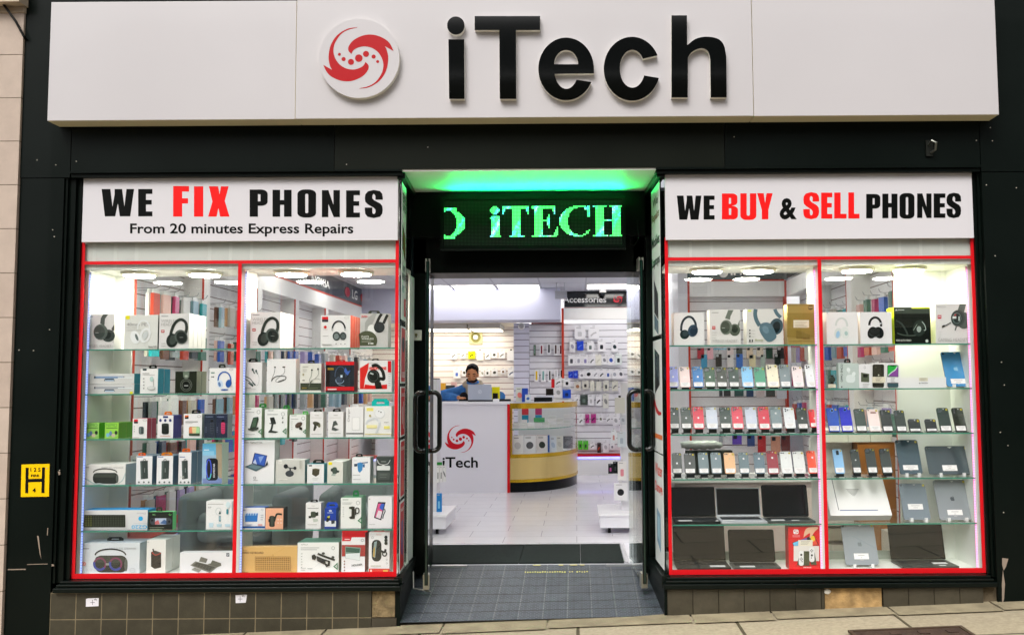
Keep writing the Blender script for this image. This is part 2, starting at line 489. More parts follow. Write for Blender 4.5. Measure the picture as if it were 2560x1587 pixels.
# ---- neighbouring stone wall
STONE = brick_mat('pale_stone_blocks', '#bfaea0', '#b8a698', '#6f6353', 9.0, 0.273, 0.003, 'XZ', 0.0, 0.75, 0.5, 0.10)
a = MB((-4.9, 0, 0.082)); a.box(-6.4, -3.435, -0.02, 0.5, -0.6, 5.0, STONE)
swall = thing('stone_wall', 'pale stone block wall of the building next door, beside the black shopfront', 'wall', (-4.9, 0, 0))
a.build('blockwork', swall).location = (0, 0, 0.082)
a = MB((-4.9, 0, 0)); a.box(-6.4, -3.42, -0.10, 0.02, 3.665, 3.76, M('b9a894', 0.8, 0, 0.3, 0, 0.4, 40, 0.2, 4)); a.box(-6.4, -3.43, -0.03, 0.02, 3.625, 3.662, M('b09f8a', 0.8, 0, 0.3, 0, 0.4, 40, 0.2, 4)); a.build('string_course', swall)
# cable on the wall
cb_ = [P(-30, -40, -0.04), P(15, 20, -0.05), P(40, 55, -0.05), P(60, 92, -0.035), P(66, 100, -0.004)]
a = MB(cb_[0]); a.tube(cb_, 0.008, M('1a1a18', 0.5), 8)
tag(a.build('cable'), 'loose dark cable hanging off the pale stone corner at the top of the pilaster', 'cable')

# ---- shop front
sf = thing('shopfront', 'black painted timber shopfront with two display windows and a recessed entrance', 'shopfront', (-0.3, 0, 0))
O = (-0.3, 0, 0)
a = MB(O)
a.box(-3.43, -3.16, 0, 0.3, -0.5, 2.582, BLK); a.box(-3.432, -3.125, -0.004, 0.3, 2.586, 5.0, BLK)
a.build('pilaster', sf)
a = MB(O)
a.box(2.515, 3.3, 0, 0.3, -0.5, 2.582, BLK); a.box(2.512, 3.3, -0.004, 0.3, 2.586, 5.0, BLK)
a.build('pilaster', sf)
for (xa, xb, dy) in ((-3.121, -1.492, 0), (-1.488, 0.925, 0.004), (0.929, 2.508, 0)):
    a = MB(O); a.box(xa, xb, -0.002-dy, 0.1, 2.625, 3.75, BLK if dy == 0 else worn_mat('black_panel_warm', '#11150f', '#8a8f86', 0.4, 0.25, 34)); a.build('fascia_board', sf)
for xa, xb in ((-3.121, -1.07), (0.50, 2.508)):
    a = MB(O); a.box(xa, xb, 0.004, 0.1, 2.588, 2.621, BLK2); a.box(xa, xb, -0.012, 0.0045, 2.612, 2.6245, BLK2); a.build('head_moulding', sf)
a = MB(O)   # building over the shop
a.box(-3.43, 3.3, 0.1, 0.5, 2.66, 5.0, M('2b2a28', 0.7)); a.build('upper_wall', sf)
# screw heads and paint chips
a = MB(O)
CH = M('b8b3a6', 0.6)
for (u, v) in ((192,404),(133,575),(137,592),(125,824),(85,876),(49,875),(94,401),(141,413),(867,412),(1070,369),(2440,352),(2480,353),(2475,320),(2465,463),(2540,470),(2487,640),(2503,905),(2510,962),(2519,1113),(2508,1280),(1835,343),(2500,1080),(118,1170),(150,1175)):
    p = P(u, v, 0); a = MB(O); a.lathe((p.x, -0.008, p.z), ((0.0032, 0.001), (0.0032, 0.006)), CH, 8, 'Y'); a.build('screw_head', sf)
a = MB(O)
for T, pts in ((G1, [(287,740),(300,742),(316,890),(322,925),(308,880)]), (G1, [(430,1160),(445,1120),(440,1250),(428,1330),(412,1300),(415,1220)]), (G1, [(412,1370),(432,1360),(425,1430),(410,1415)]), (G1,[(400,960),(418,962),(420,975),(400,978)]), (G1,[(368,680),(374,680),(370,740),(364,735)]),
               (G1,[(60,998),(200,996),(200,1004),(60,1006)]), (G1,[(210,960),(370,956),(370,961),(210,965)]), (G1,[(448,240),(468,245),(466,268),(456,270)]),
               (G3,[(2300,35),(2340,40),(2325,90),(2310,115),(2300,80)]), (G3,[(2305,110),(2318,200),(2312,300),(2300,330),(2298,200)])):
    Y = -0.0012; a = MB(O); a.prism([(lambda p: (p.x, p.z))(Q(T, x, y, Y)) for x, y in pts], Y, Y, M('8f8072', 0.8)); a.build('bare_plaster_chip', sf)
a = MB(O)   # padlock hasp on the right of the fascia
p = P(2325, 372, 0)
a.box(p.x-0.03, p.x+0.012, -0.016, -0.004, p.z-0.05, p.z+0.05, M('2e302c', 0.4, 0.6)); a.tube([(p.x-0.012, -0.016, p.z+0.02), (p.x-0.008, -0.06, p.z+0.035), (p.x+0.012, -0.07, p.z+0.02), (p.x+0.012, -0.05, p.z-0.02), (p.x, -0.016, p.z-0.03)], 0.008, M('6a6c66', 0.3, 0.8), 8)
tag(a.build('hasp_staple'), 'small metal hasp with a steel ring screwed to the black fascia', 'hasp')

# stall risers, sills
TILE = brick_mat('brown_glazed_tile', '#433f33', '#39362c', '#7d7159', 0.1535, 0.1535, 0.0035, 'XZ', 0.0, 0.28, 0.9, 0.28, coat=0.25)
TILE2 = brick_mat('brown_tile_tight', '#4b463a', '#3a362b', '#28241a', 0.1535, 0.1535, 0.003, 'XZ', 0.0, 0.3, 0.9, 0.28, coat=0.2)
def riser2(xa, xb, zj, mat):
    me = MB((xa, 0, zj)); me.box(xa, xb, -0.006, 0.05, -0.50, 0.070, mat)
    o = me.build('stall_riser', sf); o.location = Vector((xa, 0, zj))-Vector(O)
riser2(-3.155+0.0, -1.235, -0.088, TILE)
riser2(0.535, 1.475, -0.088, TILE2); riser2(1.825, 2.425, -0.088, TILE2)
a = MB(O); a.box(-3.43, -1.12, 0.02, 0.3, -0.55, 0.07, M('5d5240', 0.85, 0, 0.3, 0, 0.8, 50, 0.35, 9)); a.build('rough_backing', sf); a = MB(O); a.box(0.575, 3.0, 0.02, 0.3, -0.55, 0.07, M('5d5240', 0.85, 0, 0.3, 0, 0.8, 50, 0.35, 9)); a.build('rough_backing', sf)
a = MB(O); WDN = M('a98a5c', 0.8, 0, 0.3, 0, 0.9, 35, 0.45, 12)
a.box(1.48, 1.82, 0.002, 0.02, -0.088, 0.069, WDN); a.build('missing_tile_patch', sf); a = MB(O); a.box(-1.232, -1.09, 0.002, 0.02, -0.088, 0.069, M('7d6c4e', 0.85, 0, 0.3, 0, 0.9, 60, 0.4, 18)); a.build('missing_tile_patch', sf)
a = MB(O); a.box(-1.232, -1.085, -0.006, 0.02, -0.30, -0.092, M('3f3a30', 0.3, 0, 0.5, 0.2, 0, 60, 0.2, 8)); a.build('lower_tile', sf); a = MB(O); a.box(1.48, 1.82, -0.006, 0.02, -0.3, -0.092, M('3a362d', 0.3, 0, 0.5, 0.2, 0, 60, 0.2, 8)); a.build('lower_tile', sf)
a = MB(O); p = Q(G3, 1190, 248, 0); a.ball((p.x, 0.0, p.z), 0.022, 0.006, 0.016, M('e8e4da', 0.8), 9, 5); a.build('filler_dab', sf)
for (xa, xb) in ((-3.13, -1.055), (0.515, 2.50)):
    a = MB(O); a.box(xa, xb, -0.035, 0.09, 0.071, 0.100, BLK2); a.box(xa+0.012, xb-0.012, -0.020, 0.09, 0.102, 0.118, BLK2); a.box(xa+0.02, xb-0.02, 0.005, 0.085, 0.1185, 0.133, BLK2); a.build('window_sill', sf, bevel=0.004)
# window frames
for (xa, xb, out) in ((-3.075, -1.098, -1), (0.553, 2.48, 1)):
    a = MB(O)
    if out < 0: a.box(-3.157, xa-0.028, 0.03, 0.12, 0.12, 2.587, BLK2); a.box(xa-0.026, xa, 0.05, 0.12, 0.135, 2.587, BLK2); a.box(-3.157, -3.143, 0.012, 0.029, 0.12, 2.587, BLK2)
    else: a.box(xb+0.018, 2.512, 0.03, 0.12, 0.12, 2.587, BLK2); a.box(xb, xb+0.017, 0.05, 0.12, 0.135, 2.587, BLK2)
    a.box(xa, xb, 0.045, 0.12, 2.583, 2.61, BLK2)
    a.build('window_frame', sf)
    a = MB(O); a.box(xa+0.002, xb-0.002, 0.070, 0.078, 0.135, 2.582, GLASS); a.build('window_pane', sf)
    # red vinyl border on the glass
    a = MB(O); y0, y1 = 0.066, 0.0695; t = 0.022
    mid = -2.087 if out < 0 else 1.515
    zt = 2.063 if out < 0 else 2.064
    a.box(xa+0.002, xa+t, y0, y1, 0.136, 2.2, RED); a.box(xb-t, xb-0.002, y0, y1, 0.136, 2.2, RED)
    a.box(xa+t, xb-t, y0, y1, 0.136, 0.166, RED)
    a.box(xa+t, xb-t, y0, y1, zt-0.010, zt+0.010, RED); a.box(mid-0.011, mid+0.011, y0, y1, 0.166, zt-0.010, RED)
    a.build('red_vinyl_border', sf)
# recess: soffit, header, jambs, returns
SOFF = M('e6e8e2', 0.55, 0, 0.3)
a = MB(O); a.box(-1.10, 0.53, 0.004, 0.95, 2.612, 2.66, SOFF); a.build('entrance_soffit', sf)
a = MB(O); a.box(-1.12, 0.50, 0.62, 0.98, 2.30, 2.610, BLK3); a.box(-1.12, 0.50, 0.70, 1.03, 2.062, 2.296, BLK3); a.build('door_header', sf)
a = MB(O); a.box(-1.14, -1.035, 0.70, 1.06, FZ, 2.30, BLK2); a.box(-1.20, -1.137, 0.62, 1.06, FZ, 2.61, BLK2); a.build('door_jamb', sf)
a = MB(O); a.box(0.400, 0.475, 0.70, 1.06, FZ, 2.30, BLK2); a.box(0.478, 0.62, 0.62, 1.06, FZ, 2.61, BLK2); a.build('door_jamb', sf)
def shear(mb, k=-0.06):
    for p in mb.v: p.x += k*(p.y+mb.o.y)
for sx, xg in ((1, -1.083), (-1, 0.538)):
    a = MB(O); a.box(xg-0.004, xg+0.004, 0.10, 0.66, 0.14, 2.57, GLASS); shear(a); a.build('side_pane', sf)
    a = MB(O)
    a.box(xg-0.02, xg+0.03*sx if sx > 0 else xg+0.02, 0.02, 0.70, 0.095, 0.139, BLK2) if False else None
    xa, xb = (xg-0.02, xg+0.028) if sx > 0 else (xg-0.028, xg+0.02)
    a.box(xa, xb, 0.02, 0.70, 0.071, 0.139, BLK2); a.box(xa, xb, 0.02, 0.70, 2.571, 2.609, BLK2)
    a.box(xg-0.004, xg+0.004, 0.079, 0.099, 0.139, 2.571, BLK2); a.box(xg-0.012, xg+0.012, 0.625, 0.655, 0.139, 2.571, M('1c282c', 0.25, 0.4)); shear(a)
    a.build('side_frame', sf)
    a = MB(O); a.box(xa+0.008, xb-0.008, 0.0, 0.70, -0.4, 0.070, BLK); shear(a); a.build('side_plinth', sf)
# interior ramp of the entrance
RAMP = brick_mat('blue_grey_ribbed_tile', '#50565d', '#484e55', '#686d70', 0.1480, 0.1480, 0.0055, 'XY', 0.0, 0.45, 1.0, 0.15)
n = RAMP.node_tree; b_ = n.nodes['Principled BSDF']
br2 = n.nodes.new('ShaderNodeTexBrick'); br2.offset = 0.5; br2.squash = 0.5; br2.squash_frequency = 2
br2.inputs['Scale'].default_value = 1.0; br2.inputs['Brick Width'].default_value = 0.05; br2.inputs['Row Height'].default_value = 0.0213; br2.inputs['Mortar Size'].default_value = 0.0034
br2.inputs['Color1'].default_value = (0.42, 0.42, 0.42, 1); br2.inputs['Color2'].default_value = (0.85, 0.85, 0.85, 1); br2.inputs['Mortar'].default_value = (1.25, 1.25, 1.25, 1)
cbn = [x for x in n.nodes if x.type == 'COMBXYZ'][0]
n.links.new(cbn.outputs[0], br2.inputs['Vector'])
old = b_.inputs['Base Color'].links[0].from_socket
mm = n.nodes.new('ShaderNodeMix'); mm.data_type = 'RGBA'; mm.blend_type = 'MULTIPLY'; mm.inputs['Factor'].default_value = 1.0
n.links.new(old, mm.inputs['A']); n.links.new(br2.outputs['Color'], mm.inputs['B']); n.links.new(mm.outputs['Result'], b_.inputs['Base Color'])
br3 = n.nodes.new('ShaderNodeTexBrick'); br3.offset = 0.0
br3.inputs['Scale'].default_value = 1.0; br3.inputs['Brick Width'].default_value = 90.0; br3.inputs['Row Height'].default_value = 0.1480; br3.inputs['Mortar Size'].default_value = 0.007
for nm__, c__ in (('Color1', 1.0), ('Color2', 1.0), ('Mortar', 0.32)): br3.inputs[nm__].default_value = (c__, c__, c__, 1)
n.links.new(cbn.outputs[0], br3.inputs['Vector'])
m3_ = n.nodes.new('ShaderNodeMix'); m3_.data_type = 'RGBA'; m3_.blend_type = 'MULTIPLY'; m3_.inputs['Factor'].default_value = 1.0
n.links.new(mm.outputs['Result'], m3_.inputs['A']); n.links.new(br3.outputs['Color'], m3_.inputs['B']); n.links.new(m3_.outputs['Result'], b_.inputs['Base Color'])
a = MB((-1.1, 0, -0.1))
vs = [(-1.095, 0.0, -0.122), (0.55, 0.0, -0.09), (0.55, 1.0, FZ), (-1.2, 1.0, FZ)]
a.add(vs, [(0, 1, 2, 3)], RAMP)
struct(a.build('entrance_ramp'))
a = MB((0, 0, 0)); YEL = M('c9c56a', 0.6)
rr = random.Random(3)
for i in range(26):
    if rr.random() < 0.22: continue
    x = -0.36+i*0.017; y = 0.83+rr.uniform(-0.004, 0.004)
    z = -0.105+0.125*y+0.006
    a.add([(p[0], p[1], z+0.122*(p[1]-y)) for p in ell(x, y, 0.0062*rr.uniform(0.7, 1), 0.017*rr.uniform(0.6, 1), 10)], [tuple(range(10))], YEL)
for (x, w_) in ((-0.31, 0.05), (-0.13, 0.03), (-0.05, 0.05), (0.02, 0.03)):
    a.add([(x, 0.968, FZ+0.002), (x+w_, 0.966, FZ+0.002), (x+w_*0.9, 0.99, FZ+0.004), (x-0.01, 0.985, FZ+0.004)], [(0, 1, 2, 3)], YEL)
tag(a.build('floor_marking'), 'worn yellow anti-slip tape remnants on the grey entrance ramp', 'floor marking')
for xa, xb in ((-1.03, -0.78), (0.20, 0.40)):
    a = MB(O); a.box(xa, xb, 0.955, 1.005, FZ-0.01, FZ+0.006, M('b9bcc0', 0.35, 0.8)); a.build('threshold_plate', sf)

# ---- shop interior shell
FLOOR = brick_mat('white_floor_tile', '#e4e3ea', '#dedde6', '#8f8f9a', 0.60, 0.30, 0.0022, 'XY', 0.5, 0.22, 0.25, 0.03, coat=0.2)
a = MB((-0.005, 1.0, FZ)); a.box(-3.3, 4.5, 1.0, 10.5, FZ-0.2, FZ, FLOOR); a.box(-3.3, -1.2, 0.48, 0.999, FZ-0.2, FZ, FLOOR); a.box(0.6, 4.5, 0.48, 0.999, FZ-0.2, FZ, FLOOR)
struct(a.build('floor'))
CEIL = brick_mat('ceiling_tiles', '#cfd2da', '#cbced6', '#b4b7c2', 0.6, 0.6, 0.012, 'XY', 0.0, 0.7, 0.2, 0.03)
a = MB((-0.47, 0.9, 2.6)); a.box(-3.3, 4.5, 0.75, 7.6, 2.60, 2.66, CEIL); a.box(-3.3, -1.205, 0.48, 0.749, 2.6, 2.66, CEIL); a.box(0.625, 4.5, 0.48, 0.749, 2.6, 2.66, CEIL)
struct(a.build('ceiling'))
def slat_mat(name, base, groove, pitch, z0, gw=0.09):
    mt = bpy.data.materials.new(name); mt.use_nodes = True
    n = mt.node_tree; b = n.nodes['Principled BSDF']; L = n.links.new
    g = n.nodes.new('ShaderNodeNewGeometry'); sp = n.nodes.new('ShaderNodeSeparateXYZ'); L(g.outputs['Position'], sp.inputs[0])
    m1 = n.nodes.new('ShaderNodeMath'); m1.operation = 'MULTIPLY_ADD'; m1.inputs[1].default_value = 1/pitch; m1.inputs[2].default_value = -z0/pitch
    L(sp.outputs['Z'], m1.inputs[0])
    m2 = n.nodes.new('ShaderNodeMath'); m2.operation = 'FRACT'; L(m1.outputs[0], m2.inputs[0])
    m3 = n.nodes.new('ShaderNodeMath'); m3.operation = 'LESS_THAN'; m3.inputs[1].default_value = gw; L(m2.outputs[0], m3.inputs[0])
    mx = n.nodes.new('ShaderNodeMix'); mx.data_type = 'RGBA'; mx.inputs['A'].default_value = lin(base); mx.inputs['B'].default_value = lin(groove)
    L(m3.outputs[0], mx.inputs['Factor']); L(mx.outputs['Result'], b.inputs['Base Color'])
    b.inputs['Roughness'].default_value = 0.4
    bp = n.nodes.new('ShaderNodeBump'); bp.invert = True; bp.inputs['Strength'].default_value = 0.6; bp.inputs['Distance'].default_value = 0.01
    L(m3.outputs[0], bp.inputs['Height']); L(bp.outputs[0], b.inputs['Normal'])
    return mt
BKY = 7.45
SLATA = slat_mat('white_slatwall', '#eeeef4', '#5b5062', 0.0895, 0.07)
SLATB = slat_mat('warm_slatwall', '#f1ece8', '#8a4a44', 0.0895, 0.05)
SLATC = slat_mat('left_slatwall', '#eeeef0', '#6a5550', 0.10, 0.04, 0.08)
wl = lambda nm, *args, mat=WALLW: struct(MB().box(*args, mat).build(nm))
wl('wall_left', -3.25, -3.10, 0.48, 10.5, FZ, 2.60)
wl('wall_right', 4.3, 4.45, 0.48, 10.5, FZ, 2.60)
wl('wall_back', -3.1, 4.3, 8.42, 8.55, FZ, 2.60)
wl('wall_beside_window', 2.48, 4.3, 0.48, 0.6, FZ, 2.6)
wl('wall_behind_pilaster', -3.3, -3.1, 0.3, 0.48, FZ, 2.6)
# ================================================================== SHOP FITTINGS (fixed)
def fit(name, label, cat, loc=(0, 0, 0), group=None): return thing(name, label, cat, loc, group)
# left wall bays
WBX, WFX = -3.085, -2.93
fin_y = [1.59, 2.81, 3.95, 5.10, 6.30]
wb = fit('wall_shelving', 'white slatwall bays with red trims along the side wall behind the first window', 'wall unit', (-3.0, 0.5, FZ))
ob = (-3.0, 0.5, FZ)
a = MB(ob); a.box(-3.098, WBX, 0.48, BKY, FZ+0.30, 2.19, SLATC); a.build('slatwall_panel', wb)
for y in fin_y:
    a = MB(ob); a.box(WBX+0.001, WFX, y, y+0.13, FZ+0.3, 2.189, WHITE); a.box(WFX-0.01, WFX+0.004, y-0.006, y-0.001, FZ+0.3, 2.189, REDT); a.build('bay_divider', wb)
a = MB(ob); a.box(WFX-0.012, WFX+0.003, 0.481, 0.488, FZ+0.3, 2.189, REDT); a.build('red_trim', wb)
a = MB(ob); a.box(-3.098, WFX, 0.48, BKY, 2.19, 2.352, WHITE); a.build('pelmet', wb)
a = MB(ob); a.box(-3.09, WFX+0.004, 0.48, BKY, 2.353, 2.370, REDT); a.build('red_trim', wb)
a = MB(ob); a.box(-3.098, WFX+0.12, 0.48, BKY, FZ, FZ+0.25, WHITE); a.box(-3.098, WFX+0.124, 0.48, BKY, FZ+0.251, FZ+0.285, REDT); a.build('base_unit', wb)
a = MB(ob); a.box(WFX+0.122, WFX+0.126, 0.5, BKY, FZ+0.225, FZ+0.24, EM('#7a86ff', 1.6)); a.build('led_strip', wb)
# dark header sign along that wall
hs_ = fit('wall_header_sign', 'long dark grey header sign with white maker names above the side wall bays', 'sign', (-2.93, 4, 2.37))
a = MB((-2.93, 4, 2.37)); a.box(-3.09, WFX, 0.49, BKY-0.01, 2.371, 2.598, M('2e3a3c', 0.15, 0, 0.5, 0.4)); a.build('sign_board', hs_)
def side_text(mb, txt, y0, wd, z0, ht, x, mat, bold=0.02):
    vs, fs, xa, xb, ya, yb = text_mesh(txt, bold)
    mb.add([(x, y0-(0)+(q[0]-xa)/(xb-xa)*wd, z0+(q[1]-ya)/(yb-ya)*ht) for q in vs], fs, mat)
xx = WFX+0.006
for tx, y_, w_, z_, h_ in (('XPERIA', 2.55, 0.62, 2.42, 0.12), ('NOKIA', 4.5, 0.75, 2.43, 0.09), ('LG', 6.35, 0.28, 2.42, 0.12), ('android', 3.72, 0.6, 2.43, 0.08)):
    a = MB((-2.93, 4, 2.37)); side_text(a, tx, y_, w_, z_, h_, xx, WHITE); a.build('sign_lettering', hs_)
for yc, zc, ry, rz_, cc in ((6.1, 2.48, .13, .065, 'c01838'), (3.5, 2.47, .1, .07, 'd2121c'), (6.95, 2.48, .12, .065, 'd2121c')):
    a = MB((-2.93, 4, 2.37)); a.add([(xx, yc+p[0], zc+p[1]) for p in ell(0, 0, ry, rz_, 20)], [tuple(range(20))], M(cc, 0.4)); a.build('badge', hs_)
if False: a.add([(xx, 6.1+p[0], 2.48+p[1]) for p in ell(0, 0, 0.13, 0.065, 20)], [tuple(range(20))], M('c01838', 0.4)); a.add([(xx, 3.5+p[0], 2.47+p[1]) for p in ell(0, 0, 0.1, 0.07, 20)], [tuple(range(20))], RED); a.add([(xx, 6.95+p[0], 2.48+p[1]) for p in ell(0, 0, 0.12, 0.065, 20)], [tuple(range(20))], RED)


# back wall: accessories bay, watch strap bay, pillar, repair area
bw = fit('back_wall_unit', 'white slatwall unit with grey grooves under the dark accessories header', 'wall unit', (0.2, BKY, FZ))
ob = (0.2, BKY, FZ)
xs = PX(1408, 900, BKY); xr = 1.25
a = MB(ob); a.box(xs, xr, BKY, BKY+0.05, FZ+0.30, 2.14, SLATA); a.build('slatwall_panel', bw)
a = MB(ob); a.box(xs-0.48, xs-0.001, BKY+0.03, BKY+0.08, FZ+0.30, 2.14, SLATA); a.build('slatwall_panel', bw)
a = MB(ob); a.box(xs-0.02, xs+0.012, BKY-0.05, BKY-0.001, 1.0, 2.36, REDT); a.box(xs-0.45, xs-0.021, BKY-0.02, BKY+0.029, 2.14, 2.16, M('7a3038', 0.5)); a.box(xs+0.013, xr, BKY-0.02, BKY-0.001, 2.362, 2.372, REDT); a.build('red_trim', bw)
a = MB(ob); a.box(xs+0.013, xr, BKY-0.06, BKY+0.05, 2.20, 2.361, WHITE); a.build('pelmet', bw)
a = MB(ob); a.box(xs-0.5, xr, BKY-0.12, BKY+0.05, FZ, FZ+0.255, WHITE); a.box(xs-0.5, xr, BKY-0.125, BKY+0.05, FZ+0.256, FZ+0.285, RED); a.build('base_unit', bw)
a = MB(ob); a.box(xs+0.2, xr, BKY-0.130, BKY-0.126, FZ+0.225, FZ+0.25, EM('#6a70ff', 1.6)); a.build('led_strip', bw)
a = MB(ob); a.box(xs-0.70, xs-0.485, BKY-0.05, BKY+0.15, FZ, 2.15, slat_mat('lilac_slat_pillar', '#d9d9ea', '#4b3c58', 0.0895, 0.03)); a.build('pillar', bw)
a = MB(ob); p0 = P(1260, 900, BKY-0.05)
a.box(-1.62+0.69, -0.9, BKY-0.0501, BKY-0.05, 1.5, 1.6, WHITE) if False else None
ac = fit('accessories_sign', 'glossy dark Accessories header sign with a red swirl badge', 'sign', (0.2, BKY-0.05, 2.48))
a = MB((0.2, BKY-0.05, 2.48)); a.box(xs+0.02, xr, BKY-0.06, BKY+0.05, 2.374, 2.597, M('0c1216', 0.1, 0, 0.5, 0.5)); a.build('sign_board', ac)
a = MB((0.2, BKY-0.05, 2.48)); A = Art(a, C2, BKY-0.062, 0.001); A.t('Accessories', 1545, 340, 480, 70, WHITE, 0.018); a.build('sign_lettering', ac)
ACS = ac
# bulkhead over the counter, repair area beyond
BH = M('c0c2d8', 0.6, 0, 0.3, 0, 0, 60, 0.02, 1)
struct(MB().box(-3.1, xs-0.03, 6.9, BKY+0.02, 2.165, 2.599, BH).build('wall_bulkhead'))
struct(MB().box(-3.1, xs-0.7, 7.5, 8.42, 2.16, 2.2, M('f1ead8', 0.6)).build('ceiling_repair_area'))
struct(MB().box(-3.1, xs-0.5, 8.36, 8.419, FZ, 2.159, SLATB).build('wall_repair_slats'))
for i, (x0, x1) in enumerate(((1000, 1168), (1172, 1252))):
    l_ = fit('light_panel', ['wide boxed light panel hanging low over the repair desk, nearer the door', 'wide boxed light panel hanging low over the repair desk, next to the fan'][i], 'light', (0, 8, 2.1), 'boxed lights over the repair desk')
    xa, xb = PX(x0, 830, 7.6), PX(x1, 830, 7.6)
    a = MB((0, 8, 2.1)); a.box(xa, xb, 7.55, 8.25, 2.085, 2.158, M('c9c7c0', 0.5)); a.build('housing', l_)
    a = MB((0, 8, 2.1)); a.box(xa+0.02, xb-0.02, 7.57, 8.23, 2.078, 2.084, EM('#fff4dc', 4.6)); a.build('diffuser', l_)
# extractor fan on the slats
p = Q(C6, 668, 385, 8.35); fn = fit('extractor_fan', 'yellowed square extractor fan with a round grille on the back slats', 'fan', p)
YF = M('d9d3a0', 0.5)
a = MB(p); a.box(p.x-0.1, p.x+0.1, 8.33, 8.359, p.z-0.1, p.z+0.1, YF); a.build('housing', fn)
a = MB(p); a.lathe((p.x, 8.33, p.z), ((0.075, 0), (0.075, -0.012), (0.05, -0.014), (0.05, -0.002)), M('8d8a50', 0.6), 24, 'Y'); a.lathe((p.x, 8.314, p.z), ((0.04, 0), (0.035, -0.006)), M('f2f0dc', 0.4), 20, 'Y'); a.build('grille', fn)
p = Q(C6, 1365, 215, BKY-0.06); bl = fit('alarm_bell', 'round white alarm sounder at the top of the lilac pillar', 'alarm', p)
a = MB(p); a.lathe((p.x, BKY-0.052, p.z), ((0.05, 0), (0.05, -0.03), (0.042, -0.042)), WHITE, 24, 'Y'); a.build('housing', bl)
a = MB(p); a.lathe((p.x, BKY-0.095, p.z), ((0.033, 0), (0.03, -0.004)), M('cfcfd0', 0.5), 24, 'Y'); a.build('centre_disc', bl)

# second wall: facing the window, with the phone maker header; then the side wall
W4 = 4.0; x4a, x4b = 1.17, 2.205
ib = fit('phone_case_wall', 'white slatwall unit edged in red facing the street under a dark header', 'wall unit', (1.7, W4, FZ)); ob = (1.7, W4, FZ)
a = MB(ob); a.box(x4a+0.02, x4b-0.01, W4+0.05, W4+0.12, FZ+0.3, 2.19, SLATC); a.build('slatwall_panel', ib)
a = MB(ob); a.box(x4a+0.021, x4b-0.021, W4-0.03, W4+0.12, 2.192, 2.352, WHITE); a.build('pelmet', ib)
a = MB(ob); a.box(x4a, x4a+0.02, W4-0.035, W4+0.1, FZ, 2.36, REDT); a.box(x4b-0.02, x4b, W4-0.035, W4+0.1, FZ, 2.36, REDT); a.box(x4a+0.02, x4b-0.02, W4-0.033, W4+0.1, 2.353, 2.368, REDT); a.build('red_trim', ib)
a = MB(ob); a.box(x4a-0.1, x4a-0.001, W4-0.03, BKY, FZ, 2.598, M('e6e6ee', 0.35)); a.build('end_panel', ib)
a = MB(ob); a.box(x4a+0.02, x4b-0.01, W4-0.3, W4+0.12, FZ, FZ+0.26, WHITE); a.build('base_unit', ib)
isg = fit('phone_header_sign', 'glossy dark blue grey header sign with a white fruit badge, seen under the case lights', 'sign', (1.7, W4, 2.48))
a = MB((1.7, W4, 2.48)); a.box(x4a, x4b, W4-0.03, W4+0.1, 2.369, 2.598, M('24404c', 0.12, 0, 0.5, 0.5)); a.build('sign_board', isg)
a = MB((1.7, W4, 2.48)); A = Art(a, R1, W4-0.032, 0.001); A.t('iPhone', 1095, 362, 460, 115, WHITE, 0.03); A.e(1000, 330, 62, 62, WHITE); A.e(1030, 255, 12, 28, WHITE, 30); a.build('sign_lettering', isg)
rb = fit('side_wall_bays', 'white slatwall bays with pale dividers along the side wall behind the second window', 'wall unit', (2.3, 0.5, FZ)); ob = (2.3, 0.5, FZ)
RBX, RFX = 2.36, 2.205
a = MB(ob); a.box(RBX, RBX+0.012, 0.61, W4, FZ+0.3, 2.19, SLATC); a.box(RBX+0.013, 2.48, 0.61, W4+0.1, FZ, 2.598, WALLW); a.build('slatwall_panel', rb)
rfin = [0.62, 1.72, 2.85]
for y in rfin:
    a = MB(ob); a.box(RFX, RBX-0.001, y, y+0.13, FZ+0.3, 2.189, WHITE); a.box(RFX-0.004, RFX+0.010, y+0.131, y+0.137, FZ+0.3, 2.189, REDT); a.build('bay_divider', rb)
a = MB(ob); a.box(RFX, RBX+0.01, 0.61, W4-0.04, 2.19, 2.352, WHITE); a.box(RFX, RBX+0.01, 0.61, W4-0.04, 2.37, 2.598, M('2e3a3c', 0.15, 0, 0.5, 0.4)); a.build('pelmet', rb)
a = MB(ob); a.box(RFX-0.1, RBX, 0.61, W4-0.31, FZ, FZ+0.26, WHITE); a.build('base_unit', rb)
# ---- ceiling lights in the shop
LITC = EM('#fffbf4', 4.2)
proto = None
rows = [(6.72, (-1.97, -1.37, -0.77, 0.43, 1.03)), (4.9, (-2.57, -0.77, 0.43, 1.03)), (3.1, (-2.57, -1.37, -0.17, 1.63)), (1.3, (-2.57, -1.37, 1.63, 0.43))]
wrd = {6.72: 'row nearest the bulkhead', 4.9: 'third row back', 3.1: 'second row back', 1.3: 'row nearest the door'}
nth = ['first', 'second', 'third', 'fourth', 'fifth']
for y, xs_ in rows:
    for i, x in enumerate(sorted(xs_)):
        lb = 'square white ceiling light panel, %s from the side wall in the %s' % (nth[i], wrd[y])
        if proto is None:
            proto = thing('ceiling_light', lb, 'ceiling light', (x, y, 2.6), 'square light panels in the shop ceiling')
            o = (x, y, 2.6)
            a = MB(o); a.box(x-0.29, x+0.29, y-0.29, y+0.29, 2.590, 2.599, WHITE); a.build('frame', proto)
            a = MB(o); a.box(x-0.27, x+0.27, y-0.27, y+0.27, 2.586, 2.5895, LITC); a.build('diffuser', proto)
        else: dup(proto, (x, y, 2.6), lb)
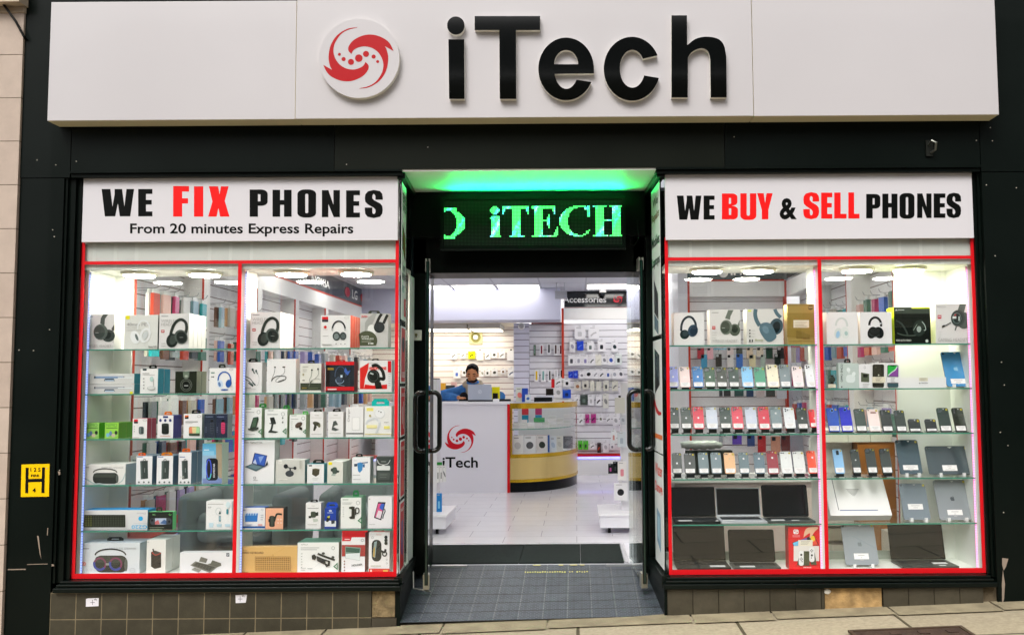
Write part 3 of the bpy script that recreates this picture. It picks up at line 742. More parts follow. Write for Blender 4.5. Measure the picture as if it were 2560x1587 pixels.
# device on the ceiling and dome camera
p = Q(C2, 1530, 255, 6.3)
pr = fit('air_curtain', 'grey box unit hung on a bracket from the shop ceiling beside the Accessories sign', 'ceiling unit', p)
a = MB(p); a.box(p.x-0.085, p.x+0.07, 6.2, 6.34, p.z-0.05, p.z+0.045, M('a9acb6', 0.4)); a.build('housing', pr)
a = MB(p); a.box(p.x-0.07, p.x-0.06, 6.26, 6.28, p.z+0.045, 2.6, M('b9bcc4', 0.4)); a.box(p.x+0.03, p.x+0.04, 6.26, 6.28, p.z+0.045, 2.6, M('b9bcc4', 0.4)); a.box(p.x-0.059, p.x+0.029, 6.262, 6.278, p.z+0.09, p.z+0.1, M('b9bcc4', 0.4)); a.build('bracket', pr)
p = Q(C2, 1988, 215, 7.1)
dm = fit('dome_camera', 'white dome security camera on the ceiling above the Accessories sign', 'camera', p)
a = MB(p); a.lathe((p.x, 7.1, 2.56), ((0.05, 0.04), (0.05, 0.0), (0.045, -0.01)), WHITE, 20); a.build('housing', dm)
a = MB(p); a.ball((p.x, 7.1, 2.548), 0.036, 0.036, 0.04, M('22282c', 0.1)); a.build('dome', dm, True)

# ---- display cases in the two windows
ZL = [1.528, 1.251, 0.974, 0.692, 0.414, 0.150]
ZR = [1.530, 1.255, 0.979, 0.705, 0.429, 0.150]
CW = M('eef0ea', 0.35, 0, 0.5, 0, 0, 60, 0.02, 2)
BLUELED, PINKLED = EM('#86a8ff', 0.9), EM('#ff70d8', 0.9)
YF0, YB = 0.115, 0.45
DISC = EM('#fffbe8', 75.0); ROUND = None
for side in (0, 1):
    xa, xb, mid, ZS = ((-3.07, -1.10, -2.087, ZL), (0.565, 2.475, 1.515, ZR))[side]
    lab = ['white lit display case with five glass shelves behind the window of boxed accessories', 'white lit display case with five glass shelves behind the window of phones'][side]
    dc = thing('display_case', lab, 'display case', ((xa+xb)/2, 0.3, 0.14), 'lit display cases in the shop windows'); ob = ((xa+xb)/2, 0.3, 0.14)
    a = MB(ob); a.box(xa, xb, 0.086, YB+0.03, 0.05, 0.148, CW); a.build('base_board', dc)
    a = MB(ob); a.box(xa, xb, 0.115, YB+0.03, 2.022, 2.05, CW); a.build('top_board', dc)
    a = MB(ob); a.box(xa+0.002, xb-0.002, 0.084, 0.114, 2.023, 2.56, M('d3d6cf', 0.5, 0, 0.3, 0, 0, 60, 0.02, 3)); a.build('white_board_above', dc)
    xw = xa if side == 0 else xb
    a = MB(ob)
    if side == 0: a.box(xa-0.01, xa+0.018, 0.12, YB+0.02, 0.149, 2.021, CW); a.box(xa+0.018, -2.935, YB, YB+0.02, 0.149, 2.021, CW)
    else: a.box(xb-0.018, xb+0.01, 0.12, YB+0.02, 0.149, 2.021, CW); a.box(2.11, xb-0.018, YB, YB+0.02, 0.149, 2.021, CW)
    a.build('side_panel', dc)
    if side == 0: a = MB(ob); a.box(xb-0.006, xb, YB-0.01, 0.62, 0.15, 2.02, CW); a.build('end_panel', dc)
    a = MB(ob); a.box(mid-0.014, mid+0.014, 0.12, 0.34, 0.149, 2.021, CW); a.build('middle_divider', dc)
    for k in range(5):
        for (p0, p1) in ((xa+0.02, mid-0.016), (mid+0.016, xb-0.008 if side == 0 else xb-0.02)):
            a = MB(ob); a.box(p0, p1, YF0+0.001, YB-0.01, ZS[k]-0.008, ZS[k], SHELFG); a.box(p0, p1, YF0-0.002, YF0+0.0005, ZS[k]-0.008, ZS[k]-0.0005, GEDGE); a.build('glass_shelf', dc)
    a = MB(ob); a.box(-2.93 if side == 0 else xa+0.01, xb-0.01 if side == 0 else 2.1, YB+0.003, YB+0.009, 0.15, 2.02, GLASS); a.build('sliding_glass', dc)
    a = MB(ob); a.box(-2.93 if side == 0 else xa+0.01, xb-0.01 if side == 0 else 2.1, YB+0.01, YB+0.03, 0.149, 0.20, M('c9d0c4', 0.4)); a.build('glass_track', dc)
    # led strips
    for h, xm in enumerate(((xa+0.022, mid+0.018), (mid-0.018, xb-0.022))[side]):
        col = (BLUELED, PINKLED)[side]
        nm = ('blue dotted LED strip up the edge of the ', 'pink dotted LED strip up the edge of the ')[side]+(('outer', 'inner'), ('inner', 'outer'))[side][h]+' half of its display case'
        a = MB((xm, 0.13, 0.15))
        z = 0.16
        while z < 2.0:
            a.box(xm-0.003, xm+0.003, 0.122, 0.126, z, z+0.010, col); z += 0.016
        led = thing('led_strip', nm, 'LED strip', (xm, 0.13, 0.15))
        a.build('lit_diodes', led)
        a = MB((xm, 0.13, 0.15)); a.box(xm-0.006, xm+0.006, 0.1265, 0.129, 0.152, 2.015, M(('b9c8f4', 'f7c2de')[side], 0.4)); a.build('tape', led)
for i, (T, x, y, rx, lb) in enumerate(((Z1, 990, 300, 185, 'round white ceiling light above the wireless headset cartons'), (Z1, 1800, 290, 178, 'round white ceiling light next to the red mullion of the accessories window'), (Z4, 745, 280, 175, 'round white ceiling light above the row of tall headset cartons by the divider'), (Z4, 1545, 280, 172, 'round white ceiling light nearest the entrance in the accessories window'),
        (R1, 780, 278, 182, 'round white ceiling light nearest the entrance in the phones window'), (R1, 1460, 272, 186, 'round white ceiling light above the folded headphone carton'), (R4, 540, 266, 195, 'round white ceiling light above the white headphone carton'), (R4, 1225, 262, 198, 'round white ceiling light above the lime edged headset carton'))):
    p = Q(T, x, y, 0.25); o = (p.x, 0.25, 2.021)
    if ROUND is None:
        ROUND = thing('round_light', lb, 'ceiling light', o, 'round lights in the window display cases')
        a = MB(o); a.lathe((o[0], o[1], 2.021), ((0.112, 0), (0.112, -0.012), (0.098, -0.018)), M('e9e6d6', 0.4), 36); a.build('rim', ROUND, True)
        a = MB(o); a.lathe((o[0], o[1], 2.003), ((0.092, 0), (0.090, -0.006), (0.06, -0.009)), DISC, 36); a.build('diffuser', ROUND, True)
    else: dup(ROUND, o, lb)
# ================================================================== SIGNS ON THE FRONT
SGN = M('c4c0c1', 0.3, 0, 0.4, 0.2, 0, 60, 0.03, 0.7)
ss = thing('shop_sign', 'wide white fascia sign with raised black letters and a round red swirl logo', 'sign', (-0.3, -0.14, 3.27)); ob = (-0.3, -0.14, 3.27)
for xa, xb, d in ((-3.197, -1.695, 0), (-1.692, 1.083, 0.006), (1.086, 2.572, 0)):
    a = MB(ob); a.box(xa, xb, -0.14-d, -0.006, 2.903, 3.642, SGN, side=M('d8cfae', 0.5)); a.build('sign_panel', ss, bevel=0.003)
BLKGL = M('040605', 0.07, 0, 0.3, 0.15); WSIDE = M('e9e6dc', 0.4)
YL = -0.185; YP = -0.1465
def fp(T, pts, Y): return [(lambda p: (p.x, p.z))(Q(T, x, y, Y)) for x, y in pts]
def letter(loops, nm='letter', T=F2, mat=BLKGL):
    L3 = [fp(T, lp, YL) for lp in loops]
    a = MB(ob); a.prism(L3, YL, YL+0.006, mat); a.build(nm, ss)
    return L3
def halo(L3s, nm='letter_edge'):
    a = MB(ob)
    for L3 in L3s: a.prism(L3, YL+0.0065, YP, WSIDE)
    a.build(nm, ss)
hl = []
hl.append(letter([ell(840, 135, 46, 47, 32)])); hl.append(letter([[(801, 208), (884, 208), (886, 520), (805, 520)]]))
hl.append(letter([[(939, 86), (1283, 86), (1283, 158), (1156, 158), (1158, 520), (1071, 520), (1069, 158), (939, 158)]]))
e_out = [(1566, 386)] + ell(1420, 363, 146, 164, 60, 8-16, -336) + [(1561, 432), (1483, 421)]
e_in = ell(1421, 366, 64, 102, 26, 32, 166)
letter_e = [[(1566, 386)]+ell(1420, 363, 146, 164, 70, 0, -335)+[(1483, 421)]+ell(1421, 366, 63, 102, 26, 33, 167)+[(1358, 388)], ell(1420, 339, 63, 76, 24, 180, 360)]
hl.append(letter(letter_e))
letter_c = [ell(1766, 362, 148, 167, 70, -25, -343)+ell(1768, 362, 66, 100, 40, 21, 328)]
hl.append(letter(letter_c))
letter_h = [[(1974, 82), (2055, 82), (2056, 238)]+smooth_path([(2060, 236), (2100, 206), (2155, 194), (2215, 204), (2248, 236), (2262, 300)], 4)+[(2264, 512), (2180, 512), (2178, 312)]+smooth_path([(2178, 312), (2168, 272), (2140, 254), (2105, 260), (2075, 280), (2060, 306)], 4)+[(2059, 512), (1974, 512)]]
hl.append(letter(letter_h)); halo(hl)
SW_A = smooth_path([(322, 145), (270, 153), (215, 188), (182, 240), (171, 300), (178, 345), (189, 368)], 4)+[(143, 342)]+smooth_path([(143, 342), (165, 385), (200, 412), (250, 428), (300, 425), (350, 402), (378, 370), (381, 345), (365, 327)], 4)+smooth_path([(365, 327), (350, 350), (310, 366), (270, 363), (235, 345), (210, 315), (197, 275), (204, 230), (235, 183), (275, 158), (322, 147)], 4)
SW_B = [(656-x, 612-y) for x, y in SW_A]
DOTS = ((228, 287, 8), (250, 312, 11), (289, 327, 16), (330, 307, 20), (368, 285, 16), (408, 299, 11), (429, 325, 8))
def logo(mb, fx, Y, mat, st=0.0008, T=F2):
    "fx maps the drawn logo coordinates to crop coordinates"
    for i, lp in enumerate([SW_A, SW_B]+[ell(x, y, r, r, 16) for x, y, r in DOTS]):
        y = Y-st
        mb.prism([(lambda p: (p.x, p.z))(Q(T, *fx(px, py), y)) for px, py in lp], y, y, mat)
a = MB(ob); c = fp(F2, ell(332, 308, 211, 208, 72), YL)
a.prism(c, YL, YP, SGN, side=WSIDE); a.build('logo_disc', ss)
a = MB(ob); logo(a, lambda x, y: (x, y), YL, M('b0030f', 0.4)); a.build('swirl_logo', ss)

a = MB((0.2, BKY-0.05, 2.48)); logo(a, lambda x, y: (2155+(x-328)*0.30, 302+(y-306)*0.30), BKY-0.062, M('e8384a', 0.3), 0.001, C2); a.build('swirl_badge', ACS)
# heavy condensed lettering of the window banners, unit glyphs (x, y up)
def hole(x0, x1, y0, y1, r=0.45):
    w_ = (x1-x0)/2
    return ell((x0+x1)/2, y1-w_*r, w_, w_*r, 10, 0, 180)+ell((x0+x1)/2, y0+w_*r, w_, w_*r, 10, 180, 360)
def rrect(x0, x1, y0, y1, rx, ry):
    return ell(x1-rx, y1-ry, rx, ry, 6, 0, 90)+ell(x0+rx, y1-ry, rx, ry, 6, 90, 180)+ell(x0+rx, y0+ry, rx, ry, 6, 180, 270)+ell(x1-rx, y0+ry, rx, ry, 6, 270, 360)
def pbowl(x0, x1, y0, y1, rx, ry): return ell(x1-rx, y1-ry, rx, ry, 7, 90, 0)+ell(x1-rx, y0+ry, rx, ry, 7, 0, -90)
GL = {
 'W': [[(0, 1), (.27, 1), (.335, .36), (.40, .80), (.40, 1), (.63, 1), (.70, .36), (.765, 1), (1, 1), (.88, 0), (.56, 0), (.50, .47), (.42, 0), (.10, 0)]],
 'E': [[(0, 0), (0, 1), (1, 1), (1, .82), (.55, .82), (.55, .60), (.95, .60), (.95, .43), (.55, .43), (.55, .18), (1, .18), (1, 0)]],
 'F': [[(0, 0), (0, 1), (1, 1), (1, .82), (.57, .82), (.57, .60), (.94, .60), (.94, .43), (.57, .43), (.57, 0)]],
 'I': [[(0, 0), (0, 1), (1, 1), (1, 0)]],
 'X': [[(.04, 1), (.47, 1), (.53, .74), (.60, 1), (.96, 1), (.78, .52), (1, 0), (.56, 0), (.48, .28), (.40, 0), (0, 0), (.20, .5)]],
 'P': [[(0, 0), (0, 1)]+pbowl(0, 1, .40, 1, .36, .16)+[(.46, .40), (.46, 0)], [(.46, .56), (.60, .57), (.60, .82), (.46, .83)]],
 'H': [[(0, 0), (0, 1), (.40, 1), (.40, .62), (.60, .62), (.60, 1), (1, 1), (1, 0), (.60, 0), (.60, .44), (.40, .44), (.40, 0)]],
 'O': [rrect(0, 1, -.02, 1.02, .40, .17), hole(.42, .58, .14, .86, .5)],
 'N': [[(0, 0), (0, 1), (.36, 1), (.64, .46), (.64, 1), (1, 1), (1, 0), (.66, 0), (.36, .48), (.36, 0)]],
 'S': [[(1, .66), (1, .74), (.97, .88), (.84, .98), (.5, 1.02), (.17, .97), (.03, .86), (0, .72), (.03, .58), (.16, .49), (.50, .36), (.59, .29), (.60, .20), (.54, .135), (.46, .135), (.42, .19), (.42, .37), (0, .37), (0, .28), (.03, .13), (.15, .03), (.5, -.02), (.84, .03), (.97, .14), (1, .29), (.97, .43), (.86, .52), (.52, .64), (.42, .71), (.42, .81), (.47, .87), (.54, .86), (.59, .80), (.59, .66)]],
 'B': [[(0, 0), (0, 1)]+pbowl(0, .97, .53, 1, .34, .14)+pbowl(0, 1, 0, .52, .34, .15), [(.44, .60), (.57, .61), (.57, .82), (.44, .83)], [(.44, .17), (.58, .18), (.58, .42), (.44, .43)]],
 'U': [[(0, 1), (.40, 1), (.40, .22)]+ell(.5, .2, .1, .06, 8, 180, 360)+[(.60, 1), (1, 1), (1, .22)]+ell(.62, .15, .38, .17, 6, 0, -90)+ell(.38, .15, .38, .17, 6, 270, 180)],
 'Y': [[(0, 1), (.42, 1), (.51, .62), (.60, 1), (1, 1), (.72, .36), (.72, 0), (.30, 0), (.30, .36)]],
 'L': [[(0, 0), (0, 1), (.52, 1), (.52, .18), (1, .18), (1, 0)]],
}
def glyph(A, ch, x0, x1, y0, y1, mat):
    A.poly([[(x0+px*(x1-x0), y1-py*(y1-y0)) for px, py in lp] for lp in GL[ch]], mat)
BK = M('080a08', 0.4); RD = M('ee1413', 0.4)
BAN = M('d2cfd2', 0.5)
b1 = thing('banner_sign', 'white banner over the accessories window reading WE FIX PHONES with a repairs line beneath', 'sign', (-2.08, 0.04, 2.39))
a = MB((-2.08, 0.04, 2.39)); a.box(-3.062, -1.103, 0.040, 0.064, 2.190, 2.588, BAN); a.build('banner_board', b1)
a = MB((-2.08, 0.04, 2.39)); A = Art(a, S1, 0.0398, 0.00005)
for ch, x0, x1, y0, y1, c in (('W',220,462,157,360,BK),('E',492,598,157,360,BK),('F',752,870,135,362,RD),('I',907,976,137,362,RD),('X',1012,1171,137,362,RD),('P',1321,1455,161,363,BK),('H',1491,1633,163,363,BK),('O',1676,1815,164,365,BK),('N',1858,1992,165,366,BK),('E',2038,2141,167,368,BK),('S',2177,2311,168,369,BK)): glyph(A, ch, x0, x1, y0, y1, c)
A.t('From 20 minutes Express Repairs', 432, 510, 1660, 98, BK, 0.02); a.build('banner_lettering', b1)
b2 = thing('banner_sign', 'white banner over the phones window reading WE BUY & SELL PHONES', 'sign', (1.51, 0.04, 2.39))
a = MB((1.51, 0.04, 2.39)); a.box(0.560, 2.470, 0.040, 0.064, 2.180, 2.588, BAN); a.build('banner_board', b2)
a = MB((1.51, 0.04, 2.39)); A = Art(a, S2, 0.0398, 0.00005)
for ch, x0, x1, y0, y1, c in (('W',155,338,206,385,BK),('E',354,436,206,384,BK),('B',490,609,190,383,RD),('U',627,746,189,383,RD),('Y',752,868,188,382,RD),('S',1095,1213,184,378,RD),('E',1228,1311,184,377,RD),('L',1325,1417,183,376,RD),('L',1430,1513,182,376,RD),('P',1563,1668,194,375,BK),('H',1683,1796,192,374,BK),('O',1811,1922,191,374,BK),('N',1942,2049,190,372,BK),('E',2065,2152,190,371,BK),('S',2160,2269,188,370,BK)): glyph(A, ch, x0, x1, y0, y1, c)
A.t('&', 919, 383, 128, 158, BK, 0.035); a.build('banner_lettering', b2)

# ---- LED moving message sign
lx0, lx1, lz0, lz1 = PX(1101, 560, 0.53), PX(1564, 560, 0.53), PZ(1330, 622, 0.53), PZ(1330, 492, 0.53)
ls = thing('message_sign', 'black LED matrix sign over the entrance lit in green letters', 'LED sign', ((lx0+lx1)/2, 0.55, lz0))
ol = ((lx0+lx1)/2, 0.55, lz0)
a = MB(ol); a.box(lx0, lx1, 0.535, 0.615, lz0, lz1, M('0d1511', 0.35)); t = 0.018
for q in ((lx0, lx1, lz0, lz0+t), (lx0, lx1, lz1-t, lz1), (lx0, lx0+t, lz0+t, lz1-t), (lx1-t, lx1, lz0+t, lz1-t)): a.box(q[0], q[1], 0.525, 0.5345, q[2], q[3], M('101a15', 0.3))
a.box(lx0-0.002, lx1+0.002, 0.528, 0.534, lz0-0.008, lz0-0.001, M('3a403c', 0.3, 0.8))
a.build('housing', ls)
NX, NY = 128, 32
lit = set()
def rows_(c0, c1, r0, r1):
    for c in range(c0, c1+1):
        for r in range(r0, r1+1): lit.add((c, r))
for r in range(6, 26):      # tail of a round letter
    t_ = (r-15.5)/10.0; xo = 15.5*math.sqrt(max(0, 1-t_*t_*0.93)); xi = 9.4*math.sqrt(max(0, 1-t_*t_*1.02)) if abs(t_) < 0.98 else 0
    for c in range(int(round(xi)), int(round(xo))): lit.add((c, r))
rows_(0, 8, 5, 6); rows_(0, 7, 25, 26); rows_(0, 0, 6, 7); rows_(0, 0, 24, 25)
for c in range(33, 40):
    for r in range(4, 10):
        if (c-36)**2/11.0+(r-6.5)**2/8.5 < 1: lit.add((c, r))
rows_(34, 39, 11, 25); rows_(33, 34, 12, 12); rows_(33, 40, 25, 25)
rows_(42, 60, 4, 5); rows_(42, 42, 6, 9); rows_(43, 43, 6, 7); rows_(60, 60, 6, 9); rows_(59, 59, 6, 7); rows_(49, 54, 6, 24); rows_(47, 57, 25, 25)
rows_(63, 79, 4, 5); rows_(79, 79, 6, 9); rows_(78, 78, 6, 7); rows_(65, 70, 6, 24); rows_(71, 75, 14, 14); rows_(75, 75, 10, 19); rows_(74, 74, 12, 17); rows_(63, 80, 25, 25); rows_(81, 81, 19, 24); rows_(80, 80, 21, 24); rows_(79, 79, 23, 24)
for r in range(4, 26):
    t_ = (r-14.5)/10.2
    if abs(t_) < 1:
        xo = 94-11*math.sqrt(1-t_*t_); xi = 97-8.0*math.sqrt(max(0, 1-(t_*1.06)**2))
        for c in range(int(round(xo)), int(round(xi))): lit.add((c, r))
rows_(93, 101, 4, 4); rows_(101, 103, 5, 6); rows_(103, 104, 4, 11); rows_(93, 99, 25, 25); rows_(100, 101, 24, 24); rows_(102, 103, 22, 23); rows_(104, 104, 21, 21)
rows_(107, 116, 4, 4); rows_(109, 114, 5, 24); rows_(107, 117, 25, 25); rows_(119, 127, 4, 4); rows_(121, 126, 5, 24); rows_(119, 127, 25, 25); rows_(115, 120, 14, 14)
px0, px1, pz0, pz1 = lx0+0.024, lx1-0.024, lz0+0.024, lz1-0.024
dx, dz = (px1-px0)/NX, (pz1-pz0)/NY
GRN = [EM('#20ff58', 2.2), EM('#18ff90', 2.0), EM('#3cf7ff', 1.8), EM('#b8ffd8', 1.7)]
OFFD = M('3a4a3e', 0.4)
a = MB(ol); b = MB(ol)
for c in range(NX):
    for r in range(NY):
        x = px0+(c+0.5)*dx; z = pz1-(r+0.5)*dz
        if (c, r) in lit:
            k = 0.37
            hsh = math.sin(c*0.31+r*0.17)*0.5+math.sin(c*0.9+r*0.53+2)*0.35+random.uniform(-0.25, 0.25)
            mt = GRN[0] if hsh < 0.1 else GRN[1] if hsh < 0.45 else GRN[2] if hsh < 0.68 else GRN[3]
            a.add([(x-dx*k, 0.5335, z-dz*k), (x+dx*k, 0.5335, z-dz*k), (x+dx*k, 0.5335, z+dz*k), (x-dx*k, 0.5335, z+dz*k)], [(0, 1, 2, 3)], mt)
        else:
            k = 0.26
            b.add([(x-dx*k, 0.534, z-dz*k), (x+dx*k, 0.534, z-dz*k), (x+dx*k, 0.534, z+dz*k), (x-dx*k, 0.534, z+dz*k)], [(0, 1, 2, 3)], OFFD)
a.build('lit_diodes', ls); b.build('unlit_diodes', ls)
gl = thing('strip_light', 'green LED strip shining up at the soffit from the top of the message sign', 'strip light', ((lx0+lx1)/2, 0.5, lz1+0.01))
o = ((lx0+lx1)/2, 0.5, lz1+0.01)
a = MB(o); a.add([(lx0+.06, .56, lz1+.001), (lx1-.01, .56, lz1+.001), (lx1-.01, .56, lz1+.0052), (lx0+.06, .56, lz1+.0052)], [(0, 1, 2, 3)], EM('#00ff70', 700.0)); a.build('lit_diodes', gl)
a = MB(o); a.box(lx0+0.05, lx1, 0.561, 0.59, lz1+0.001, lz1+0.006, M('0a0a0a', 0.6)); a.build('channel', gl)
cp = [(lx1+0.002, 0.56, lz0+0.10), (lx1+0.03, 0.55, lz0+0.09), (lx1+0.035, 0.56, lz0+0.03), (lx1+0.06, 0.57, lz0+0.02), (lx1+0.09, 0.58, lz0+0.07), (lx1+0.085, 0.6, lz0+0.2)]
a = MB(cp[0]); a.tube([Vector(p) for p in cp], 0.004, M('0c0c0c', 0.4), 6); tag(a.build('cable'), 'thin black power cable looping beside the LED message sign', 'cable')

# ---- glass doors
DG = glass_mat('door_glass', (0.90, 0.965, 0.945, 1), 1.4, 0.01)
GE = M('0c2a22', 0.15, 0, 0.6)
def door(hx, hy, ox, oy, lab, zt=2.09):
    d = thing('glass_door', lab, 'door', (hx, hy, FZ), 'pair of open glass doors'); o = (hx, hy, FZ)
    h = Vector((hx, hy, 0)); e = Vector((ox, oy, 0)); t = (e-h).normalized(); nrm = Vector((-t.y, t.x, 0)); L_ = (e-h).length
    def slab(mb, s0, s1, n0, n1, z0, z1, mat):
        vs = []
        for z in (z0, z1):
            for s_, n in ((s0, n0), (s1, n0), (s1, n1), (s0, n1)): vs.append(h+t*s_+nrm*n+Vector((0, 0, z)))
        mb.add(vs, [(0,1,5,4),(1,2,6,5),(2,3,7,6),(3,0,4,7),(4,5,6,7),(3,2,1,0)], mat)
    zb = FZ+0.012
    a = MB(o); slab(a, 0.0, L_-0.003, -0.005, 0.005, zb, zt, DG); a.build('glass_leaf', d)
    a = MB(o); slab(a, L_-0.0028, L_, -0.0052, 0.0052, zb, zt, GE); a.build('polished_edge', d)
    a = MB(o); slab(a, L_-0.034, L_-0.0005, -0.0105, 0.0105, zb, zt, M('060a08', 0.3)); a.build('edge_stile', d)
    a = MB(o); MT = M('b4b3a8', 0.3, 0.9)
    slab(a, L_-0.11, L_-0.01, -0.016, -0.006, zt-0.06, zt+0.02, MT); slab(a, L_-0.11, L_-0.01, 0.006, 0.016, zt-0.06, zt+0.02, MT); slab(a, L_-0.10, L_-0.02, -0.02, 0.02, zb-0.03, zb+0.06, MT)
    a.build('patch_fitting', d)
    a = MB(o)
    for sg in (-1, 1):
        s_ = L_-0.09; za, zb2 = 0.868, 1.245; r = 0.016; out = 0.078
        pts = []
        def pp(n, z): return h+t*s_+nrm*(n*sg)+Vector((0, 0, z))
        pts.append(pp(0.006, zb2)); pts.append(pp(out-0.04, zb2))
        for k in range(7):
            an = math.radians(90-15*k); pts.append(pp(out-0.04+0.04*math.cos(an), zb2-0.04+0.04*math.sin(an)))
        for k in range(7):
            an = math.radians(-15*k); pts.append(pp(out-0.04+0.04*math.cos(an), za+0.04+0.04*math.sin(an)))
        pts.append(pp(0.006, za))
        a.tube(pts, r, M('0c0f0d', 0.18, 0, 0.5, 0.4), 12)
    a.build('pull_handle', d, True)
    return d
dl = door(-1.045, 1.0, -0.958, 0.30, 'open glass door seen edge on, standing in front of the white reception counter')
dr = door(0.372, 1.0, 0.425, 0.30, 'open glass door reflecting the gold showcase, beside the repairs posters')
# door stop rod and hinge blocks on the ramp
a = MB((-1.05, 0.35, 0)); M_ = M('d9d6cc', 0.4, 0.3)
p1, p2, p3 = P(1033, 1428, 0.5), P(1034, 1470, 0.45), P(1075, 1477, 0.36)
a.tube([p1, p2, p3], 0.005, M_, 6); tag(a.build('door_stay'), 'thin white bent metal rod by the foot of the edge-on glass door', 'door stay')
# key switch
kp = P(1041, 838, 0.69); ks = thing('key_switch', 'square white key switch plate on the black door jamb', 'key switch', kp)
a = MB(kp); s_ = 0.036; a.box(kp.x-s_, kp.x+s_, 0.684, 0.70, kp.z-s_, kp.z+s_, M('ecebe2', 0.3)); a.build('plate', ks, bevel=0.004)
a = MB(kp); a.lathe((kp.x, 0.683, kp.z+0.004), ((0.009, 0), (0.008, -0.004)), M('8d8a55', 0.4, 0.6), 14, 'Y'); a.box(kp.x-0.004, kp.x+0.004, 0.680, 0.6835, kp.z-0.014, kp.z-0.004, M('4a4a40', 0.4)); a.build('keyhole', ks)
# mat
mt_ = M('2c3331', 0.95, 0, 0.1, 0, 0.8, 300, 0.18, 40)
a = MB((-0.4, 1.0, FZ)); a.box(-1.16, -0.42, 1.03, 1.76, FZ+0.001, FZ+0.012, mt_); a.box(-0.417, 0.02, 1.03, 1.76, FZ+0.001, FZ+0.012, mt_); a.box(0.023, 0.33, 1.03, 1.76, FZ+0.001, FZ+0.012, mt_)
tag(a.build('door_mat'), 'wide dark grey entrance mat just inside the doorway', 'mat')
a = MB((-0.4, 1.0, FZ)); a.box(-1.16, 0.36, 1.762, 1.785, FZ+0.001, FZ+0.014, M('dcdce0', 0.3, 0.6)); a.box(0.335, 0.36, 1.03, 1.76, FZ+0.001, FZ+0.014, M('dcdce0', 0.3, 0.6)); o = a.build('mat_edging'); tag(o, 'pale metal strip edging the dark entrance mat', 'edging strip')

# ---- hydrant sign, notes
hp = Q(G1, 272, 311, 0); hy = thing('hydrant_sign', 'yellow fire hydrant plate with a black H on the black pilaster', 'sign', hp)
a = MB(hp); A = Art(a, G1, -0.0003); c = fp(G1, [(167, 188), (384, 183), (379, 436), (161, 439)], -0.004); a.prism(c, -0.004, -0.0005, M('f4c400', 0.35)); a.build('plate', hy)
a = MB(hp); A = Art(a, G1, -0.004); K = M('151512', 0.4)
A.poly([(199, 212), (223, 212), (219, 411), (195, 411)], K); A.poly([(326, 209), (349, 209), (345, 409), (321, 409)], K); A.poly([(219, 300), (326, 297), (325, 322), (219, 325)], K)
A.t('1 2 5', 236, 243, 78, 30, K, 0.015); A.t('FIRE', 241, 284, 61, 19, K, 0.02); A.t('4', 252, 403, 24, 32, K, 0.02); a.build('printing', hy)
for (T, pts, cx, cy, lb) in ((G2, [(218, 298), (232, 294), (300, 292), (299, 344), (217, 348)], 260, 320, 'torn white paper note with a cross on the tiles below the boxed speaker'), (G2, [(1178, 274), (1240, 270), (1252, 272), (1243, 322), (1179, 325)], 1208, 298, 'torn white paper note with a cross on the tiles below the red mullion')):
    p = Q(T, cx, cy, -0.007); n_o = thing('paper_note', lb, 'note', p, 'paper notes on the tiles')
    a = MB(p); a.prism(fp(T, pts, -0.0068), -0.0068, -0.0055, M('dfdde4', 0.7)); a.build('sheet', n_o)
    a = MB(p); A = Art(a, T, -0.0069, 0.0001); A.r(cx-14, cy-1, cx+14, cy+2, '55525c'); A.r(cx-2, cy-16, cx+1, cy+16, '55525c'); A.l([(cx+10, cy-18), (cx+20, cy-24), (cx+14, cy-14), (cx+26, cy-20), (cx+24, cy-10)], 2, '55525c'); a.build('pen_mark', n_o)

# ---- posters on the side panes (planes along the entrance)
def side_poster(nm, lab, x, y0, y1, z0, z1, face, mats, draw):
    o = (x, (y0+y1)/2, z0); t_ = thing(nm, lab, 'poster', o)
    a = MB(o); th = 0.0015
    a.box(x, x-th*face, y0, y1, z0, z1, mats); shear(a); a.build('sheet', t_)
    a = MB(o); k = [0]
    def quad(s0, s1, h0, h1, mat):
        k[0] += 1; xx = x+face*(0.0004+0.0003*k[0])
        ya, yb = y0+(y1-y0)*s0, y0+(y1-y0)*s1; za, zb = z0+(z1-z0)*h0, z0+(z1-z0)*h1
        a.add([(xx, ya, za), (xx, yb, za), (xx, yb, zb), (xx, ya, zb)], [(0, 1, 2, 3)], mat)
    def poly(pts, mat):
        k[0] += 1; xx = x+face*(0.0004+0.0003*k[0])
        a.add([(xx, y0+(y1-y0)*s_, z0+(z1-z0)*h_) for s_, h_ in pts], [tuple(range(len(pts)))], mat)
    def txt(tx, s0, s1, h0, h1, mat, vert=False):
        k[0] += 1; xx = x+face*(0.0004+0.0003*k[0])
        vs, fs, xa, xb, ya, yb = text_mesh(tx, 0.02); out = []
        for q in vs:
            fx, fy = (q[0]-xa)/(xb-xa), (q[1]-ya)/(yb-ya)
            s_, h_ = (fx, fy) if not vert else (1-fy, fx)
            if face < 0: s_ = 1-s_ if not vert else s_
            out.append((xx, y0+(y1-y0)*(s0+(s1-s0)*s_), z0+(z1-z0)*(h0+(h1-h0)*h_)))
        a.add(out, fs, mat)
    draw(quad, poly, txt); shear(a); a.build('printing', t_)
XL = -1.083+0.0055
WP = M('e9ecea', 0.4); GRP = M('bfe6cf', 0.4)
def d_top(q, p, t):
    p([(0.15, .70), (.85, .62), (.85, .44), (.15, .52)], BK); p([(.3, .665), (.75, .62), (.75, .47), (.3, .52)], M('8a7a4a', 0.3)); t('EXPRESS', .12, .9, .80, .85, M('1d5040', 0.5)); t('REPAIRS', .12, .9, .86, .93, M('1d5040', 0.5)); t('ANY', .2, .8, .36, .40, M('1d5040', 0.5)); t('PHONE', .12, .9, .29, .34, M('1d5040', 0.5)); q(.55, .9, .03, .16, RED); t('FAST', .1, .6, .2, .25, M('2c7a80', 0.5))
